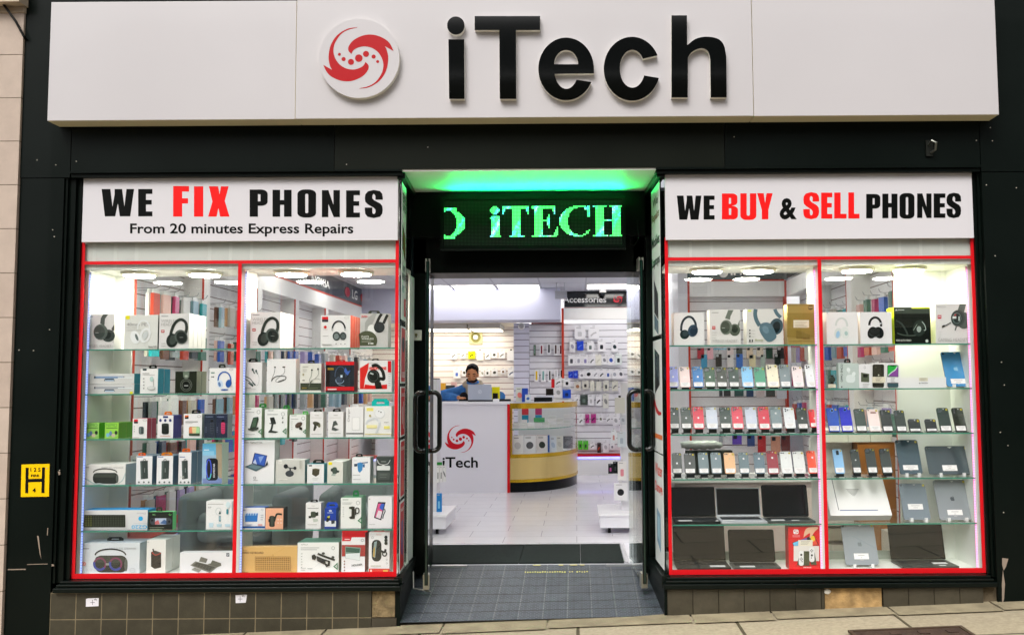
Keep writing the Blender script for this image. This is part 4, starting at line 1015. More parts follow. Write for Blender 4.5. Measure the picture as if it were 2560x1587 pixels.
side_poster('window_poster', 'pale green repair poster at the top of the pane beside the entrance', XL, 0.06, 0.27, 1.70, 2.56, 1, WP, d_top)
specs = [('red poster with a dark headset picture and the word cases, topmost red one', 1.305, 1.66, lambda q, p, t: (q(.08, .92, .03, .97, RED), p(ell(.5, .68, .3, .14, 12), M('221a2a', 0.4)), t('CASES', .15, .85, .10, .2, WHITE))),
         ('red poster with white cable pictures, second red one down', 0.975, 1.285, lambda q, p, t: (q(.08, .92, .03, .97, RED), q(.35, .45, .25, .6, WHITE), q(.6, .68, .15, .7, WHITE), t('CABLES', .15, .85, .8, .87, WHITE))),
         ('red poster with orange flash, third red one down beside the entrance', 0.60, 0.955, lambda q, p, t: (q(.08, .92, .03, .97, RED), p([(.5, .65), (.8, .1), (.3, .12)], M('e8502c', 0.4)), t('SCREEN', .15, .85, .82, .88, WHITE))),
         ('red poster with a blue phone picture, lowest beside the entrance', 0.155, 0.58, lambda q, p, t: (q(.08, .92, .03, .97, RED), p([(.35, .25), (.65, .2), (.65, .72), (.35, .7)], M('3a4a9a', 0.3)), t('TABLETS', .15, .85, .85, .9, WHITE)))]
for lb, za, zb, dr_ in specs: side_poster('window_poster', lb, XL, 0.06, 0.27, za, zb, 1, WP, dr_)
XR_ = 0.538-0.0055
def d_r1(q, p, t):
    t('We', .2, .8, .87, .93, BK); t('Repairs', .05, .95, .76, .83, M('7a5a2a', 0.5)); t('Mobiles', .05, .95, .60, .67, M('0f3a2a', 0.5)); t('Laptops', .05, .95, .45, .53, M('0f3a2a', 0.5)); p([(.3, .1), (.75, .16), (.75, .38), (.3, .27)], BK); p([(.3, -.0), (.75, .05), (.75, .15), (.3, .09)], M('6a8494', 0.2))
side_poster('repairs_poster', 'white poster tinted green by the sign reading We Repairs Mobiles Laptops', XR_, 0.08, 0.44, 1.60, 2.56, -1, WP, d_r1)
def d_r2(q, p, t):
    p([(.25, .60), (.8, .68), (.8, .93), (.25, .86)], M('4a5a62', 0.15)); p([(.25, .60), (.8, .52), (.8, .68), (.4, .66)], BK); p(smooth_path([(.1, .36), (.4, .37), (.7, .42), (.95, .52), (.95, .46), (.7, .36), (.4, .33), (.1, .34)], 3), RED); q(0, 1, .12, .16, M('ee7a3c', 0.4))
side_poster('laptop_poster', 'white poster with a laptop picture and a red curve above the orange stripe', XR_, 0.08, 0.44, 0.86, 1.57, -1, WP, d_r2)
def d_r3(q, p, t):
    t('Water', .08, .92, .80, .91, M('e8432c', 0.4)); t('Damage', .08, .92, .62, .74, M('e8432c', 0.4)); p([(.35, .12), (.75, .2), (.75, .5), (.35, .46)], M('7fa6c0', 0.3)); p([(.42, .2), (.68, .25), (.68, .44), (.42, .42)], M('a9d0e2', 0.3))
side_poster('water_damage_poster', 'white poster reading Water Damage in orange red letters', XR_, 0.08, 0.44, 0.16, 0.85, -1, WP, d_r3)
# ================================================================== GOODS IN THE WINDOWS
YFR = 0.150
def paler(h):
    c = [int(h[i:i+2], 16) for i in (0, 2, 4)]
    if min(c) < 0xb4: return h
    k = 0.22 if min(c) > 0xdc else 0.18
    return ''.join('%02x' % int(v+(248-v)*k) for v in c)
def carton(T, x0, x1, yt, zb, dep, col, label, cat='boxed product', name='product_box', art=None, side=None, top=None, behind=0, blab=None, Y=None, tab=None, yaw=0, group=None, gap=0.004, grp2=None):
    Y = YFR if Y is None else Y
    p0 = Q(T, x0, yt, Y); p1 = Q(T, x1, yt, Y)
    xa, xb = p0.x, p1.x; zt = (p0.z+p1.z)/2
    o = ((xa+xb)/2, Y, zb)
    t_ = thing(name, label, cat, o, group)
    col, side, top = (paler(c) if isinstance(c, str) else c for c in (col, side, top))
    m_ = M(col, 0.42) if isinstance(col, str) else col
    ms = M(side, 0.42) if isinstance(side, str) else side
    mtp = M(top, 0.42) if isinstance(top, str) else top
    a = MB(o); a.box(xa, xb, Y, Y+dep, zb+0.0006, zt, m_, side=ms, top=mtp); a.build('carton', t_)
    if tab:
        c, tx0, tx1, ty = tab
        q0 = Q(T, tx0, ty, Y+dep*0.5); q1 = Q(T, tx1, ty, Y+dep*0.5)
        w_ = q1.x-q0.x; h_ = q0.z-zt
        a = MB(o)
        if h_ > 0.004:
            L0 = [(q0.x, zt), (q1.x, zt), (q1.x, zt+h_*.6), (q1.x-w_*.15, zt+h_), (q0.x+w_*.15, zt+h_), (q0.x, zt+h_*.6)]
            H0 = [(q0.x+w_*.25, zt+h_*.3), (q1.x-w_*.25, zt+h_*.3), (q1.x-w_*.3, zt+h_*.6), (q0.x+w_*.3, zt+h_*.6)]
            a.prism([L0, H0], Y+dep*0.5-0.001, Y+dep*0.5+0.001, M(c, 0.4)); a.build('hang_tab', t_)
    if art:
        a = MB(o); art(Art(a, T, Y)); a.build('printed_front', t_)
    for k in range(behind):
        o2 = (o[0], Y+(dep+gap)*(k+1), zb)
        wd = ['just behind', 'second behind', 'third behind', 'last behind'][k]
        bl = (blab or ('plain back of a '+label)).split()
        t2 = thing(name, ' '.join((['matching', 'carton', *wd.split(), 'the']+(blab or label).split())[:16]), cat, o2, group)
        a = MB(o2); a.box(xa, xb, Y+(dep+gap)*(k+1), Y+(dep+gap)*(k+1)+dep, zb+0.0006, zt+random.uniform(-.002, .002), m_, side=ms, top=mtp); a.build('carton', t2)
    if yaw: t_.rotation_euler = (0, 0, math.radians(yaw))
    return t_
G_, DK, DG2, GR = 'e4e2de', '23291f', '3c423d', '9c9c98'
def phones_art(A, cx, cy, w_, h_, band, cup, inner):
    "over-ear headphones drawn three quarter"
    A.o(cx, cy-h_*.08, w_*.40, h_*.40, w_*.10, band, 165, 378)
    A.e(cx-w_*.28, cy+h_*.24, w_*.20, h_*.24, inner, 18); A.e(cx-w_*.24, cy+h_*.25, w_*.13, h_*.18, cup, 18)
    A.e(cx+w_*.27, cy+h_*.17, w_*.22, h_*.24, cup, -10); A.e(cx+w_*.29, cy+h_*.17, w_*.15, h_*.17, inner, -10)
Z_ = ZL
# ---- row 1 of the accessories window
def ar(A):
    A.lines(318, 850, 90, 1, 10, '70706c', 8)
    A.poly([(500, 940), (508, 870), (540, 822), (602, 822), (560, 880), (553, 960)], '4a524c')
    A.e(600, 1090, 84, 78, '3c443f'); A.e(585, 1080, 50, 50, '262c28'); A.e(505, 1045, 88, 98, '59625c', 5); A.e(492, 1045, 66, 80, '3f4742', 5); A.lines(440, 1050, 40, 1, 9, 'a5aaa6', 7)
    A.poly([(640, 1000), (676, 950), (676, 1020), (650, 1040)], '4a524c')
    A.r(318, 1033, 358, 1070, 'b21820'); A.r(322, 1046, 354, 1056, 'e8e2e0'); A.lines(318, 1105, 60, 3, 35, 'b8b6b2', 6)
    A.t('WIRELESS HEADSET', 312, 1232, 325, 32, 'a3a19d')
carton(Z1, 290, 682, 822, Z_[0], 0.085, 'd6d4d0', 'grey carton printed with one big dark earcup, at the wall end of the top shelf', 'headset box', 'headset_box', ar, side='eceae4', behind=2, blab='big earcup headset carton at the wall end of the top shelf')
def ar(A):
    A.r(820, 842, 868, 888, 'e8e010'); A.t('40mm PET', 830, 970, 285, 40, 'a9a9a5', 0.03); A.t('POLYMER', 830, 1002, 135, 20, 'b5b5b1'); A.t('DIAPHRAGM', 830, 1034, 175, 20, 'b5b5b1')
    A.o(1040, 1010, 75, 110, 18, 'e9ecea', 180, 370); A.o(1060, 1085, 52, 82, 26, 'eef0ee', 0, 360, 20); A.e(935, 1110, 58, 82, 'eef0ee', -15); A.e(955, 1110, 16, 46, '6f7a76', -20); A.e(1060, 1085, 30, 55, 'cfd4d2', 20); A.t('Bowie D03', 1100, 1240, 100, 24, '6a6a66', 0.02)
carton(Z1, 805, 1222, 832, Z_[0], 0.085, 'd9dad2', 'pale carton with white headphones and a yellow corner square on the top shelf', 'headset box', 'headset_box', ar, side='3f4540', behind=0)
def headart(dx=0, dy=0):
    def ar(A):
        D = lambda L_: [(x+dx, y+dy) for x, y in L_]
        A.lines(1262+dx, 845+dy, 85, 1, 10, '70706c', 8)
        A.t('WIRELESS', 1258+dx, 926+dy, 215, 38, 'a3a29e'); A.t('HEADS', 1260+dx, 968+dy, 140, 36, 'a3a29e')
        A.r(1258+dx, 1018+dy, 1300+dx, 1052+dy, 'b21820'); A.r(1264+dx, 1030+dy, 1294+dx, 1040+dy, 'e8e2e0')
        A.l(D([(1375, 1110), (1385, 1040), (1420, 950), (1470, 900), (1520, 892), (1565, 930), (1575, 1000), (1560, 1060)]), 36, '2e3630')
        A.e(1395+dx, 1150+dy, 72, 88, '252c27', 15); A.e(1405+dx, 1140+dy, 42, 62, '39423c', 15)
        A.e(1505+dx, 1105+dy, 80, 90, '4b554e', -25); A.e(1512+dx, 1108+dy, 62, 70, '232925', -25); A.lines(1488+dx, 1108+dy, 45, 1, 9, '8e948f', 6)
        A.lines(1258+dx, 1185+dy, 60, 2, 30, 'b8b6b2', 6)
    return ar
carton(Z1, 1240, 1612, 815, Z_[0], 0.062, 'dbd9d5', 'grey wireless headset carton with black headphones, left of the red mullion', 'headset box', 'headset_box', headart(), side='f4f2ee', behind=3, blab='black headphone carton left of the red mullion')
carton(Z4, 232, 606, 798, Z_[0], 0.062, 'dbd9d5', 'grey wireless headset carton with black headphones, right of the red mullion', 'headset box', 'headset_box', headart(-1005, -18), side='f4f2ee', behind=3, blab='black headphone carton right of the red mullion')
def ar(A):
    A.r(1120, 855, 1197, 888, 'd41420'); A.r(1120, 888, 1197, 920, '3a3a40'); A.e(1160, 983, 18, 18, 'd82020'); A.lines(1130, 1010, 60, 1, 9, 'b8b6b2', 6); A.lines(1128, 1090, 70, 1, 9, 'b8b6b2', 6)
    A.o(1328, 1015, 80, 105, 20, '33373a', 175, 365); A.e(1300, 1095, 48, 56, '3a4442'); A.e(1382, 1095, 42, 50, '3a4442'); A.e(1298, 1098, 30, 38, '7d8785'); A.e(1385, 1098, 26, 34, '59615f'); A.r(1240, 1000, 1256, 1030, 'c9ccca'); A.r(1400, 1000, 1416, 1030, 'c9ccca')
    A.lines(1120, 1196, 120, 1, 10, '9c9a96', 9); [A.e(x, 1192, 7, 7, '8a8a86') for x in (1295, 1355, 1405)]; A.o(1425, 865, 26, 14, 4, 'a8a8a4')
carton(Z4, 1108, 1476, 836, Z_[0], 0.062, 'e9e7e3', 'white headphone carton with a red and dark corner label and red sides', 'headset box', 'headset_box', ar, side='e2664e', behind=3, blab='headphone carton with red sides')
def ar(A):
    A.poly([(1650, 1040), (1655, 930), (1700, 860), (1760, 818), (1800, 818), (1770, 900), (1720, 990)], 'a6a8a2'); A.l([(1790, 960), (1830, 870), (1862, 818)], 34, '2c302c'); A.l([(1885, 940), (1915, 870), (1938, 830)], 34, '2c302c')
    A.e(1740, 1020, 52, 68, 'ebebe6', -12); A.e(1832, 985, 68, 68, '262b29', -10); A.e(1836, 985, 54, 54, '33393a', -10)
    A.poly([(1592, 1050)]+ell(1680, 1150, 128, 120, 20, 200, 390)+[(1800, 1212), (1592, 1212)], '50563f'); A.t('JVC', 1608, 868, 78, 26, 'd5343c', 0.04); A.t('FLATS', 1612, 1112, 92, 22, 'd8dad0', 0.02); A.t('WIRELESS', 1612, 1140, 150, 22, 'd8dad0', 0.02); A.lines(1612, 1160, 120, 1, 8, 'b8baa8', 6); A.r(1722, 1178, 1760, 1196, 'e0e0d8'); A.e(1703, 1187, 9, 11, 'e0e0d8')
carton(Z4, 1594, 1946, 815, Z_[0], 0.09, 'bcbcb6', 'grey carton with an olive half circle and a black earcup beside the red border', 'headset box', 'headset_box', ar, side='c9c9c4', tab=('2e322c', 1697, 1842, 780))
# ---- row 2
def drawer_art(dy):
    def ar(A):
        A.r(425, 300+dy, 802, 326+dy, '7d98b8' if dy == 0 else 'a8adb2'); A.r(425, 300+dy, 440, 326+dy, '4a5560'); A.r(790, 300+dy, 802, 326+dy, '4a5560'); A.poly([(545, 358+dy), (560, 330+dy), (670, 330+dy), (682, 358+dy)], '20384e' if dy == 0 else '3c4650'); A.r(560, 345+dy, 672, 360+dy, 'b9cfe2'); A.lines(720, 312+dy, 180, 1, 9, 'e8eeee', 12)
    return ar
tz = PZ(*uv(Z2, 620, 398), YFR)
carton(Z2, 310, 925, 398, Z_[1], 0.19, 'cbccc8', 'long pale drawer style carton with a yellow corner mark, lower of two', 'boxed product', 'laptop_stand_box', lambda A: (drawer_art(130)(A), A.r(868, 490, 905, 520, 'e6e020')), side='62b3b4')
carton(Z2, 310, 925, 268, tz+0.001, 0.19, 'cfd0cb', 'long pale drawer style carton with a blue bar picture, upper of two', 'boxed product', 'laptop_stand_box', drawer_art(0), side='62b3b4', top='e6e7e2')
def ar(A):
    A.r(1030, 205, 1078, 230, '1f3238'); A.lines(1028, 262, 85, 1, 9, '8a8a86', 8); A.lines(1028, 280, 150, 1, 9, 'b0b0ac', 6); [A.e(1042, y, 9, 9, '9a9a96') for y in (330, 370, 410, 450)]
    A.o(1140, 335, 20, 28, 5, '9fc6bc'); A.e(1140, 335, 17, 25, 'bfdcd4'); A.l([(1160, 340), (1165, 440)], 6, 'a8aaa6'); A.e(1135, 448, 52, 26, 'b4b6b2'); A.e(1135, 444, 44, 20, 'dadcd8')
carton(Z2, 1003, 1221, 205, Z_[1], 0.085, 'e9e9e6', 'white carton showing a charging stand, with turquoise sides', 'charger box', 'charger_box', ar, side='12a0bc', behind=1, blab='charging stand carton with turquoise sides', tab=('23281f', 1112, 1206, 160))
def ar(A):
    A.poly([(1530, 240), (1610, 240), (1606, 310), (1570, 340), (1535, 310)], '6c7a6a'); A.o(1570, 410, 70, 76, 6, '6f756c'); A.o(1570, 410, 52, 56, 4, '8d9389'); A.e(1570, 412, 36, 40, '0c0f0a'); A.lines(1545, 412, 50, 1, 9, 'c9cac4', 10); A.r(1553, 285, 1588, 312, 'aab2a4')
carton(Z2, 1437, 1703, 240, Z_[1], 0.075, '23281d', 'black carton with a speaker ring and a grey green side panel', 'speaker box', 'speaker_box', ar, side='8f937f', behind=1, blab='black speaker carton', top='3c4230')
def ar(A):
    A.r(1880, 248, 1925, 268, '8aa79b'); A.r(1884, 300, 1898, 316, '44484a'); A.r(1903, 300, 1917, 316, '44484a')
    A.o(2046, 345, 78, 98, 17, '2a5fae', 170, 370); A.e(1992, 395, 36, 50, 'cfe0f2', -15); A.e(1985, 400, 16, 30, '5f7fb0', -15); A.e(2098, 390, 36, 50, '2a58a4', 15); A.e(2046, 467, 48, 9, '2a58a4'); A.o(2130, 215, 25, 12, 4, 'a8a8a4'); A.o(2140, 445, 12, 25, 3, 'b0b0ac')
carton(Z2, 1862, 2188, 197, Z_[1], 0.085, 'eceae8', 'white carton with a drawing of blue headphones on the second shelf', 'headset box', 'headset_box', ar, side='d8d6d2', tab=('22261f', 1978, 2062, 150))
def neck(A, c='2e4a44'):
    A.l([(265, 415), (220, 370), (140, 320), (128, 300), (165, 302), (230, 335), (280, 410)], 9, c); A.l([(205, 380), (262, 425)], 16, c); A.l([(255, 375), (292, 412)], 16, c); A.l([(300, 240), (335, 310), (330, 390), (300, 420)], 3, '9aa09c'); A.e(257, 218, 13, 16, c); A.l([(262, 230), (280, 268)], 12, c); A.e(300, 232, 11, 14, c); A.l([(303, 240), (318, 272)], 10, c)
def ar(A):
    A.r(115, 135, 165, 185, '16c4c0'); A.r(122, 190, 160, 275, 'a8aaa6'); neck(A); A.lines(118, 440, 120, 1, 10, '9c9a96', 7); A.lines(118, 460, 180, 1, 10, 'b8b6b2', 5)
carton(Z5, 114, 376, 126, Z_[1], 0.08, 'e9e8e5', 'white carton with neckband earphones and a turquoise corner square', 'earphone box', 'earphone_box', ar, side='d3d7d2', tab=('1f231d', 208, 320, 80))
def ar(A):
    A.e(535, 188, 12, 9, DK); A.e(645, 186, 18, 9, DK); A.l([(535, 195), (525, 260), (505, 310), (490, 355)], 4, DG2); A.l([(650, 192), (655, 235), (640, 270), (610, 290), (545, 350), (555, 370), (580, 372)], 4, DG2); A.l([(490, 360), (515, 325), (560, 300), (640, 298), (672, 312), (665, 335), (640, 348)], 9, DG2); A.l([(575, 370), (645, 345)], 13, DK); A.e(457, 98, 6, 7, '8a8a86')
carton(Z5, 438, 798, 84, Z_[1], 0.075, 'ecebe8', 'tall white carton with a thin black neckband drawing, second row by the mullion', 'earphone box', 'earphone_box', ar, side='dcd8d4')
def ar(A):
    A.r(850, 385, 1110, 474, '3b4433'); A.lines(880, 178, 70, 1, 9, '9a988c', 8); A.lines(880, 215, 55, 2, 22, 'aaa89c', 6); A.e(887, 280, 12, 16, 'b0a888'); A.r(876, 345, 905, 358, '7a7868')
    A.e(994, 222, 11, 11, '2c3a34'); A.e(1070, 210, 10, 13, '2c3a34'); A.l([(990, 230), (985, 300), (965, 340), (975, 380), (1010, 340), (1060, 330), (1105, 345)], 4, '5a6058'); A.l([(1072, 220), (1078, 270), (1060, 300), (1030, 330)], 4, '5a6058'); A.l([(955, 430), (975, 380), (1000, 350)], 12, '6a7064'); A.lines(870, 440, 60, 1, 9, 'a08a3a', 10); A.lines(950, 445, 120, 1, 9, '707858', 8)
carton(Z5, 850, 1112, 140, Z_[1], 0.07, 'dedcd0', 'cream carton with a dark green foot and black earphones', 'earphone box', 'earphone_box', ar, side='cfcdc4', tab=('23281f', 945, 1030, 102))
def ar(A):
    A.r(1168, 118, 1520, 160, 'd81c24'); A.r(1165, 430, 1520, 478, 'd01a22'); A.poly([(1175, 160), (1215, 160), (1215, 430), (1170, 430)], '1c1414'); A.r(1190, 195, 1265, 222, '9a7a2a'); A.lines(1190, 455, 110, 1, 9, 'f0e0e0', 14)
    A.o(1350, 290, 68, 110, 10, '4a5a72', 170, 370); A.e(1330, 345, 42, 40, '3a4656', 20); A.o(1340, 350, 50, 40, 6, '9ab0c8', 0, 200); A.poly([(1410, 190), (1440, 240), (1475, 225), (1440, 290), (1395, 240)], '4468b8'); A.l([(1290, 340), (1320, 400), (1400, 420)], 6, '8a98a8'); A.r(1350, 285, 1375, 315, 'c8d4e0')
carton(Z5, 1168, 1522, 118, Z_[1], 0.10, '2a3036', 'black gaming headset carton framed in red bands top and bottom', 'headset box', 'headset_box', ar, side='7a3032', top='c82028', tab=('c01c20', 1310, 1410, 98))
def ar(A):
    A.poly([(1592, 200), (1705, 130), (1690, 230), (1655, 330), (1640, 460), (1592, 460)], 'dc2c24'); A.poly([(1655, 400), (1760, 415), (1930, 400), (1930, 458), (1640, 460)], 'd8241e'); A.t('HEADPHONE', 1702, 222, 220, 40, 'e03a2c', 0.05)
    A.l([(1810, 380), (1840, 330), (1890, 330), (1870, 230), (1800, 165), (1740, 175)], 40, '252b26'); A.e(1760, 300, 78, 84, '1f2521'); A.o(1760, 300, 58, 62, 5, '5a625c'); A.poly([(1770, 370), (1850, 370), (1870, 450), (1790, 458)], '20261f'); A.l([(1720, 260), (1760, 275)], 16, 'c9ccca'); A.r(1938, 110, 1980, 250, 'd01a22'); A.lines(1700, 132, 120, 1, 9, 'b8b6b2', 6); A.lines(1945, 270, 30, 6, 28, 'a8aaa8', 6)
carton(Z5, 1590, 1990, 104, Z_[1], 0.10, 'e6e4e2', 'white and red carton reading headphone beside the red border', 'headset box', 'headset_box', ar, side='c4dfe0', tab=('23281f', 1740, 1830, 82))
# ---- row 3
def nimo(dx):
    def ar(A):
        A.t('NIMO', 328+dx, 928, 138, 42, '4a9a3c', 0.0); A.lines(330+dx, 938, 140, 1, 9, '3c7a34', 9); A.e(350+dx, 1030, 22, 24, '7ab8d8'); A.e(385+dx, 1010, 18, 30, '6a86b0'); A.e(418+dx, 1035, 24, 22, 'd8c8a8'); A.e(452+dx, 1000, 18, 24, '2a3a30'); A.l([(320+dx, 1050), (380+dx, 1062), (440+dx, 1050), (470+dx, 1030)], 5, 'bfe8a0')
    return ar
GS = '5fc21a'
carton(Z2, 315, 487, 880, Z_[2], 0.10, '9fd86a', 'lime green mini speaker carton nearest the wall on the third shelf', 'speaker box', 'speaker_box', nimo(0), side=GS, top='86cc40')
carton(Z2, 562, 730, 878, Z_[2], 0.10, '9bd850', 'lime green mini speaker carton next to the red sided speaker carton', 'speaker box', 'speaker_box', nimo(245), side=GS, top='86cc40', behind=1, blab='lime green mini speaker carton', tab=None)
def ar(A):
    A.r(920, 835, 970, 862, 'd8283a'); A.r(920, 862, 970, 886, '2c3030'); A.o(1055, 848, 24, 12, 4, 'a8a8a4'); [A.e(924, y, 6, 7, '9a9a96') for y in (925, 955, 985)]; A.poly(rrect(980, 1042, 925, 1020, 24, 16), '3e4a4a'); A.poly(rrect(986, 1008, 935, 1012, 8, 10), '72807e'); A.lines(915, 1058, 70, 1, 9, 'b8b6b2', 6)
carton(Z2, 907, 1086, 825, Z_[2], 0.06, 'eae8e6', 'white carton with a small grey speaker and red striped sides', 'speaker box', 'speaker_box', ar, side='dc4a5c', behind=1, blab='small grey speaker carton')
def ar(A):
    A.r(1282, 795, 1345, 818, '1e2f6e'); [A.e(x, 848, 16, 19, '24356e') for x in (1250, 1310, 1372)]; A.poly(rrect(1265, 1355, 885, 1022, 30, 22), '1d2420'); A.poly(rrect(1265, 1355, 885, 915, 30, 14), '323a36'); A.lines(1245, 1040, 130, 1, 9, 'd88a7a', 6)
carton(Z2, 1218, 1412, 785, Z_[2], 0.12, 'edebea', 'white carton with a black cylinder speaker and a navy side', 'speaker box', 'speaker_box', ar, side='33308c', tab=('f07a14', 1300, 1395, 738))
def ar(A):
    A.r(1553, 785, 1600, 830, '2c2a28'); A.poly([(1553, 785), (1600, 785), (1600, 800), (1553, 812)], 'e06a2a'); A.lines(1560, 860, 155, 1, 9, '8a8a86', 10); A.lines(1560, 882, 90, 1, 9, 'b8b6b2', 6); A.o(1730, 798, 24, 13, 4, 'a8a8a4'); A.poly(rrect(1603, 1740, 925, 1038, 22, 22), '8aa06a'); A.poly(rrect(1607, 1680, 930, 1015, 18, 18), 'e88a6a'); A.poly(rrect(1668, 1735, 930, 1012, 18, 18), 'a8d8a0'); A.poly([(1640, 932), (1700, 932), (1690, 1015), (1650, 1015)], 'e6d49a'); A.poly(rrect(1603, 1740, 1008, 1040, 14, 14), '3c4a38')
carton(Z2, 1541, 1768, 768, Z_[2], 0.09, 'ecebea', 'white carton picturing a rainbow glowing speaker', 'speaker box', 'speaker_box', ar, side='c5d2ca', tab=('1f231d', 1640, 1752, 718))
def tube_art(x, c1):
    def ar(A):
        A.lines(x+15, 800, 90, 1, 9, '8a98b8', 6); A.poly(rrect(x+70, x+118, 870, 1015, 18, 20), c1); A.e(x+92, 858, 18, 16, '101214'); A.l([(x+98, 850), (x+105, 842), (x+85, 845)], 5, '101214'); [A.r(x+74, 885+k*22, x+114, 893+k*22, '11151a' if c1 != 'e04a7a' else 'a82850') for k in range(6)]; A.lines(x+14, 935, 14, 3, 26, 'a0a8c0', 6)
    return ar
carton(Z2, 1797, 1938, 772, Z_[2], 0.08, '2b3444', 'dark clear fronted pack with a black cylinder speaker', 'speaker box', 'speaker_box', tube_art(1797, '4a5260'), side='6a7a84')
carton(Z2, 1946, 2088, 770, Z_[2], 0.08, '272f44', 'dark clear fronted pack with a bright pink cylinder speaker', 'speaker box', 'speaker_box', tube_art(1936, 'e04a7a'), side='8a9aa0')
def tri(A, x, y, s=1.0): A.poly([[(x, y), (x+50*s, y-45*s), (x+50*s, y+38*s)], [(x+16*s, y), (x+42*s, y-24*s), (x+42*s, y+18*s)]], '2f7a4a')
def hdr(A, x, y, cx, cy): A.lines(x, y, 70, 1, 9, '8a9a8e', 8); A.o(cx, cy, 20, 22, 4, '7a827c')
def ar(A):
    hdr(A, 170, 705, 330, 745); A.lines(168, 742, 110, 1, 9, 'c0c4c0', 10); A.lines(168, 795, 16, 6, 22, 'b0b4b0', 8); A.poly([(262, 815), (325, 803), (332, 830), (300, 940), (310, 970), (205, 972), (225, 940)], '2c3a30'); A.poly([(268, 822), (318, 812), (295, 930), (238, 935)], '47624e'); A.poly([(198, 945), (240, 955), (328, 930), (330, 955), (260, 982), (200, 968)], '39423c'); tri(A, 322, 990); A.lines(165, 1015, 120, 1, 9, 'b0b4b0', 6)
carton(Z5, 149, 371, 690, Z_[2], 0.055, 'eceeea', 'white and green carton showing a dark wireless charging stand, third shelf by the mullion', 'charger box', 'charger_box', ar, side='b9cdb2', top='7fae74', behind=1, blab='dark charging stand carton', tab=('2f8a3c', 340, 430, 640))
def ar(A):
    hdr(A, 447, 722, 634, 770); A.lines(440, 770, 130, 1, 9, 'b0b4b0', 10); A.poly([(470, 815), (525, 808), (550, 890), (492, 900)], '2c3430'); A.l([(505, 890), (490, 960), (470, 985)], 24, '333c37'); A.poly([(450, 985), (480, 972), (578, 988), (540, 1005), (455, 1000)], '39423c'); A.l([(465, 885), (500, 888)], 9, '2c3430'); [A.e(630, y, 10, 12, '7a827c') for y in (818, 872)]; tri(A, 625, 985)
carton(Z5, 411, 690, 708, Z_[2], 0.05, 'eceeea', 'white and green carton showing a folding desk phone holder', 'holder box', 'holder_box', ar, side='b5c8a2', top='7fae74', behind=1, blab='folding phone holder carton', tab=('2f8a3c', 640, 720, 660))
def ar(A):
    hdr(A, 735, 785, 886, 822); A.lines(735, 828, 90, 1, 9, 'b0b4b0', 8); A.lines(738, 860, 14, 5, 24, 'b0b4b0', 8); A.e(830, 905, 50, 28, '3f322a', -35); A.e(822, 900, 42, 22, '5c4a40', -35); A.poly([(838, 925), (875, 940), (870, 970), (835, 960)], '2c2a26'); tri(A, 880, 990, 0.8)
carton(Z5, 718, 922, 776, Z_[2], 0.09, 'ebece8', 'small white and green carton with a brown round car holder', 'holder box', 'holder_box', ar, side='b0c09a', top='6fb45c', tab=('58b050', 880, 950, 735))
def ar(A):
    A.lines(1028, 782, 55, 1, 9, 'c0beb8', 8); A.lines(985, 812, 130, 1, 9, 'd0cec8', 7); A.e(1052, 890, 48, 26, '4a4a38', 15); A.poly([(1025, 880), (1055, 930), (1030, 980), (1010, 975), (1020, 925)], '38382c'); A.e(1085, 915, 16, 22, '6a6a50'); A.lines(985, 1015, 130, 1, 9, 'c8c6c0', 8)
carton(Z5, 973, 1136, 742, Z_[2], 0.075, 'e9e7e4', 'narrow white carton with an olive phone gripper', 'holder box', 'holder_box', ar, side='d9d6d0', tab=('23281f', 1020, 1120, 712), behind=0)
def ar(A):
    A.lines(1265, 782, 50, 1, 9, 'a8a6a2', 8); A.lines(1215, 812, 140, 1, 9, 'd0cec8', 7); A.poly([(1262, 860), (1295, 852), (1320, 905), (1285, 910), (1262, 930), (1300, 950), (1335, 962), (1290, 980), (1238, 968)], '4e5652'); A.lines(1215, 1005, 140, 1, 9, 'c8c6c0', 8)
carton(Z5, 1197, 1386, 742, Z_[2], 0.075, 'e9e7e6', 'white carton with a grey bent metal stand picture', 'holder box', 'holder_box', ar, side='d9d6d2', tab=('2a2d26', 1255, 1355, 705))
def ar(A):
    A.t('Charger', 1470, 865, 165, 30, '5a5a58', 0.0, -90); A.poly(rrect(1490, 1595, 808, 975, 18, 18), 'dedddb'); A.poly(rrect(1500, 1585, 814, 962, 14, 14), 'f4f3f1'); A.r(1422, 1005, 1636, 1018, '2a2a28')
carton(Z5, 1420, 1637, 683, Z_[2], 0.07, 'eceae9', 'tall white carton with Charger written up its edge', 'charger box', 'charger_box', ar, side='dcdad8', tab=('e8e6e4', 1500, 1580, 645))
def ar(A):
    A.r(1675, 693, 1760, 732, 'f0e67a'); A.e(1840, 765, 66, 62, 'dcdedd'); A.e(1838, 760, 58, 54, 'f1f2f1'); A.r(1820, 728, 1832, 740, '5a5a58'); A.r(1845, 740, 1862, 752, '5a5a58'); A.l([(1665, 900), (1700, 850), (1770, 825), (1820, 850), (1835, 900), (1815, 960), (1790, 1010)], 26, 'd4d8da'); A.l([(1830, 830), (1828, 880)], 22, 'e4e6e6'); A.r(1675, 905, 1805, 945, 'efe6a8'); A.r(1890, 918, 1962, 952, 'efe67a'); A.e(1717, 790, 14, 14, 'b8b068'); A.lines(1890, 868, 60, 1, 9, 'b0b0a8', 7); A.r(1652, 1015, 1985, 1022, 'd8c84a')
carton(Z5, 1650, 1986, 672, Z_[2], 0.08, 'ebebe6', 'white and yellow carton with a plug and coiled pale cable', 'charger box', 'charger_box', ar, side='dcdcd2', tab=('14c4bc', 1742, 1956, 580))
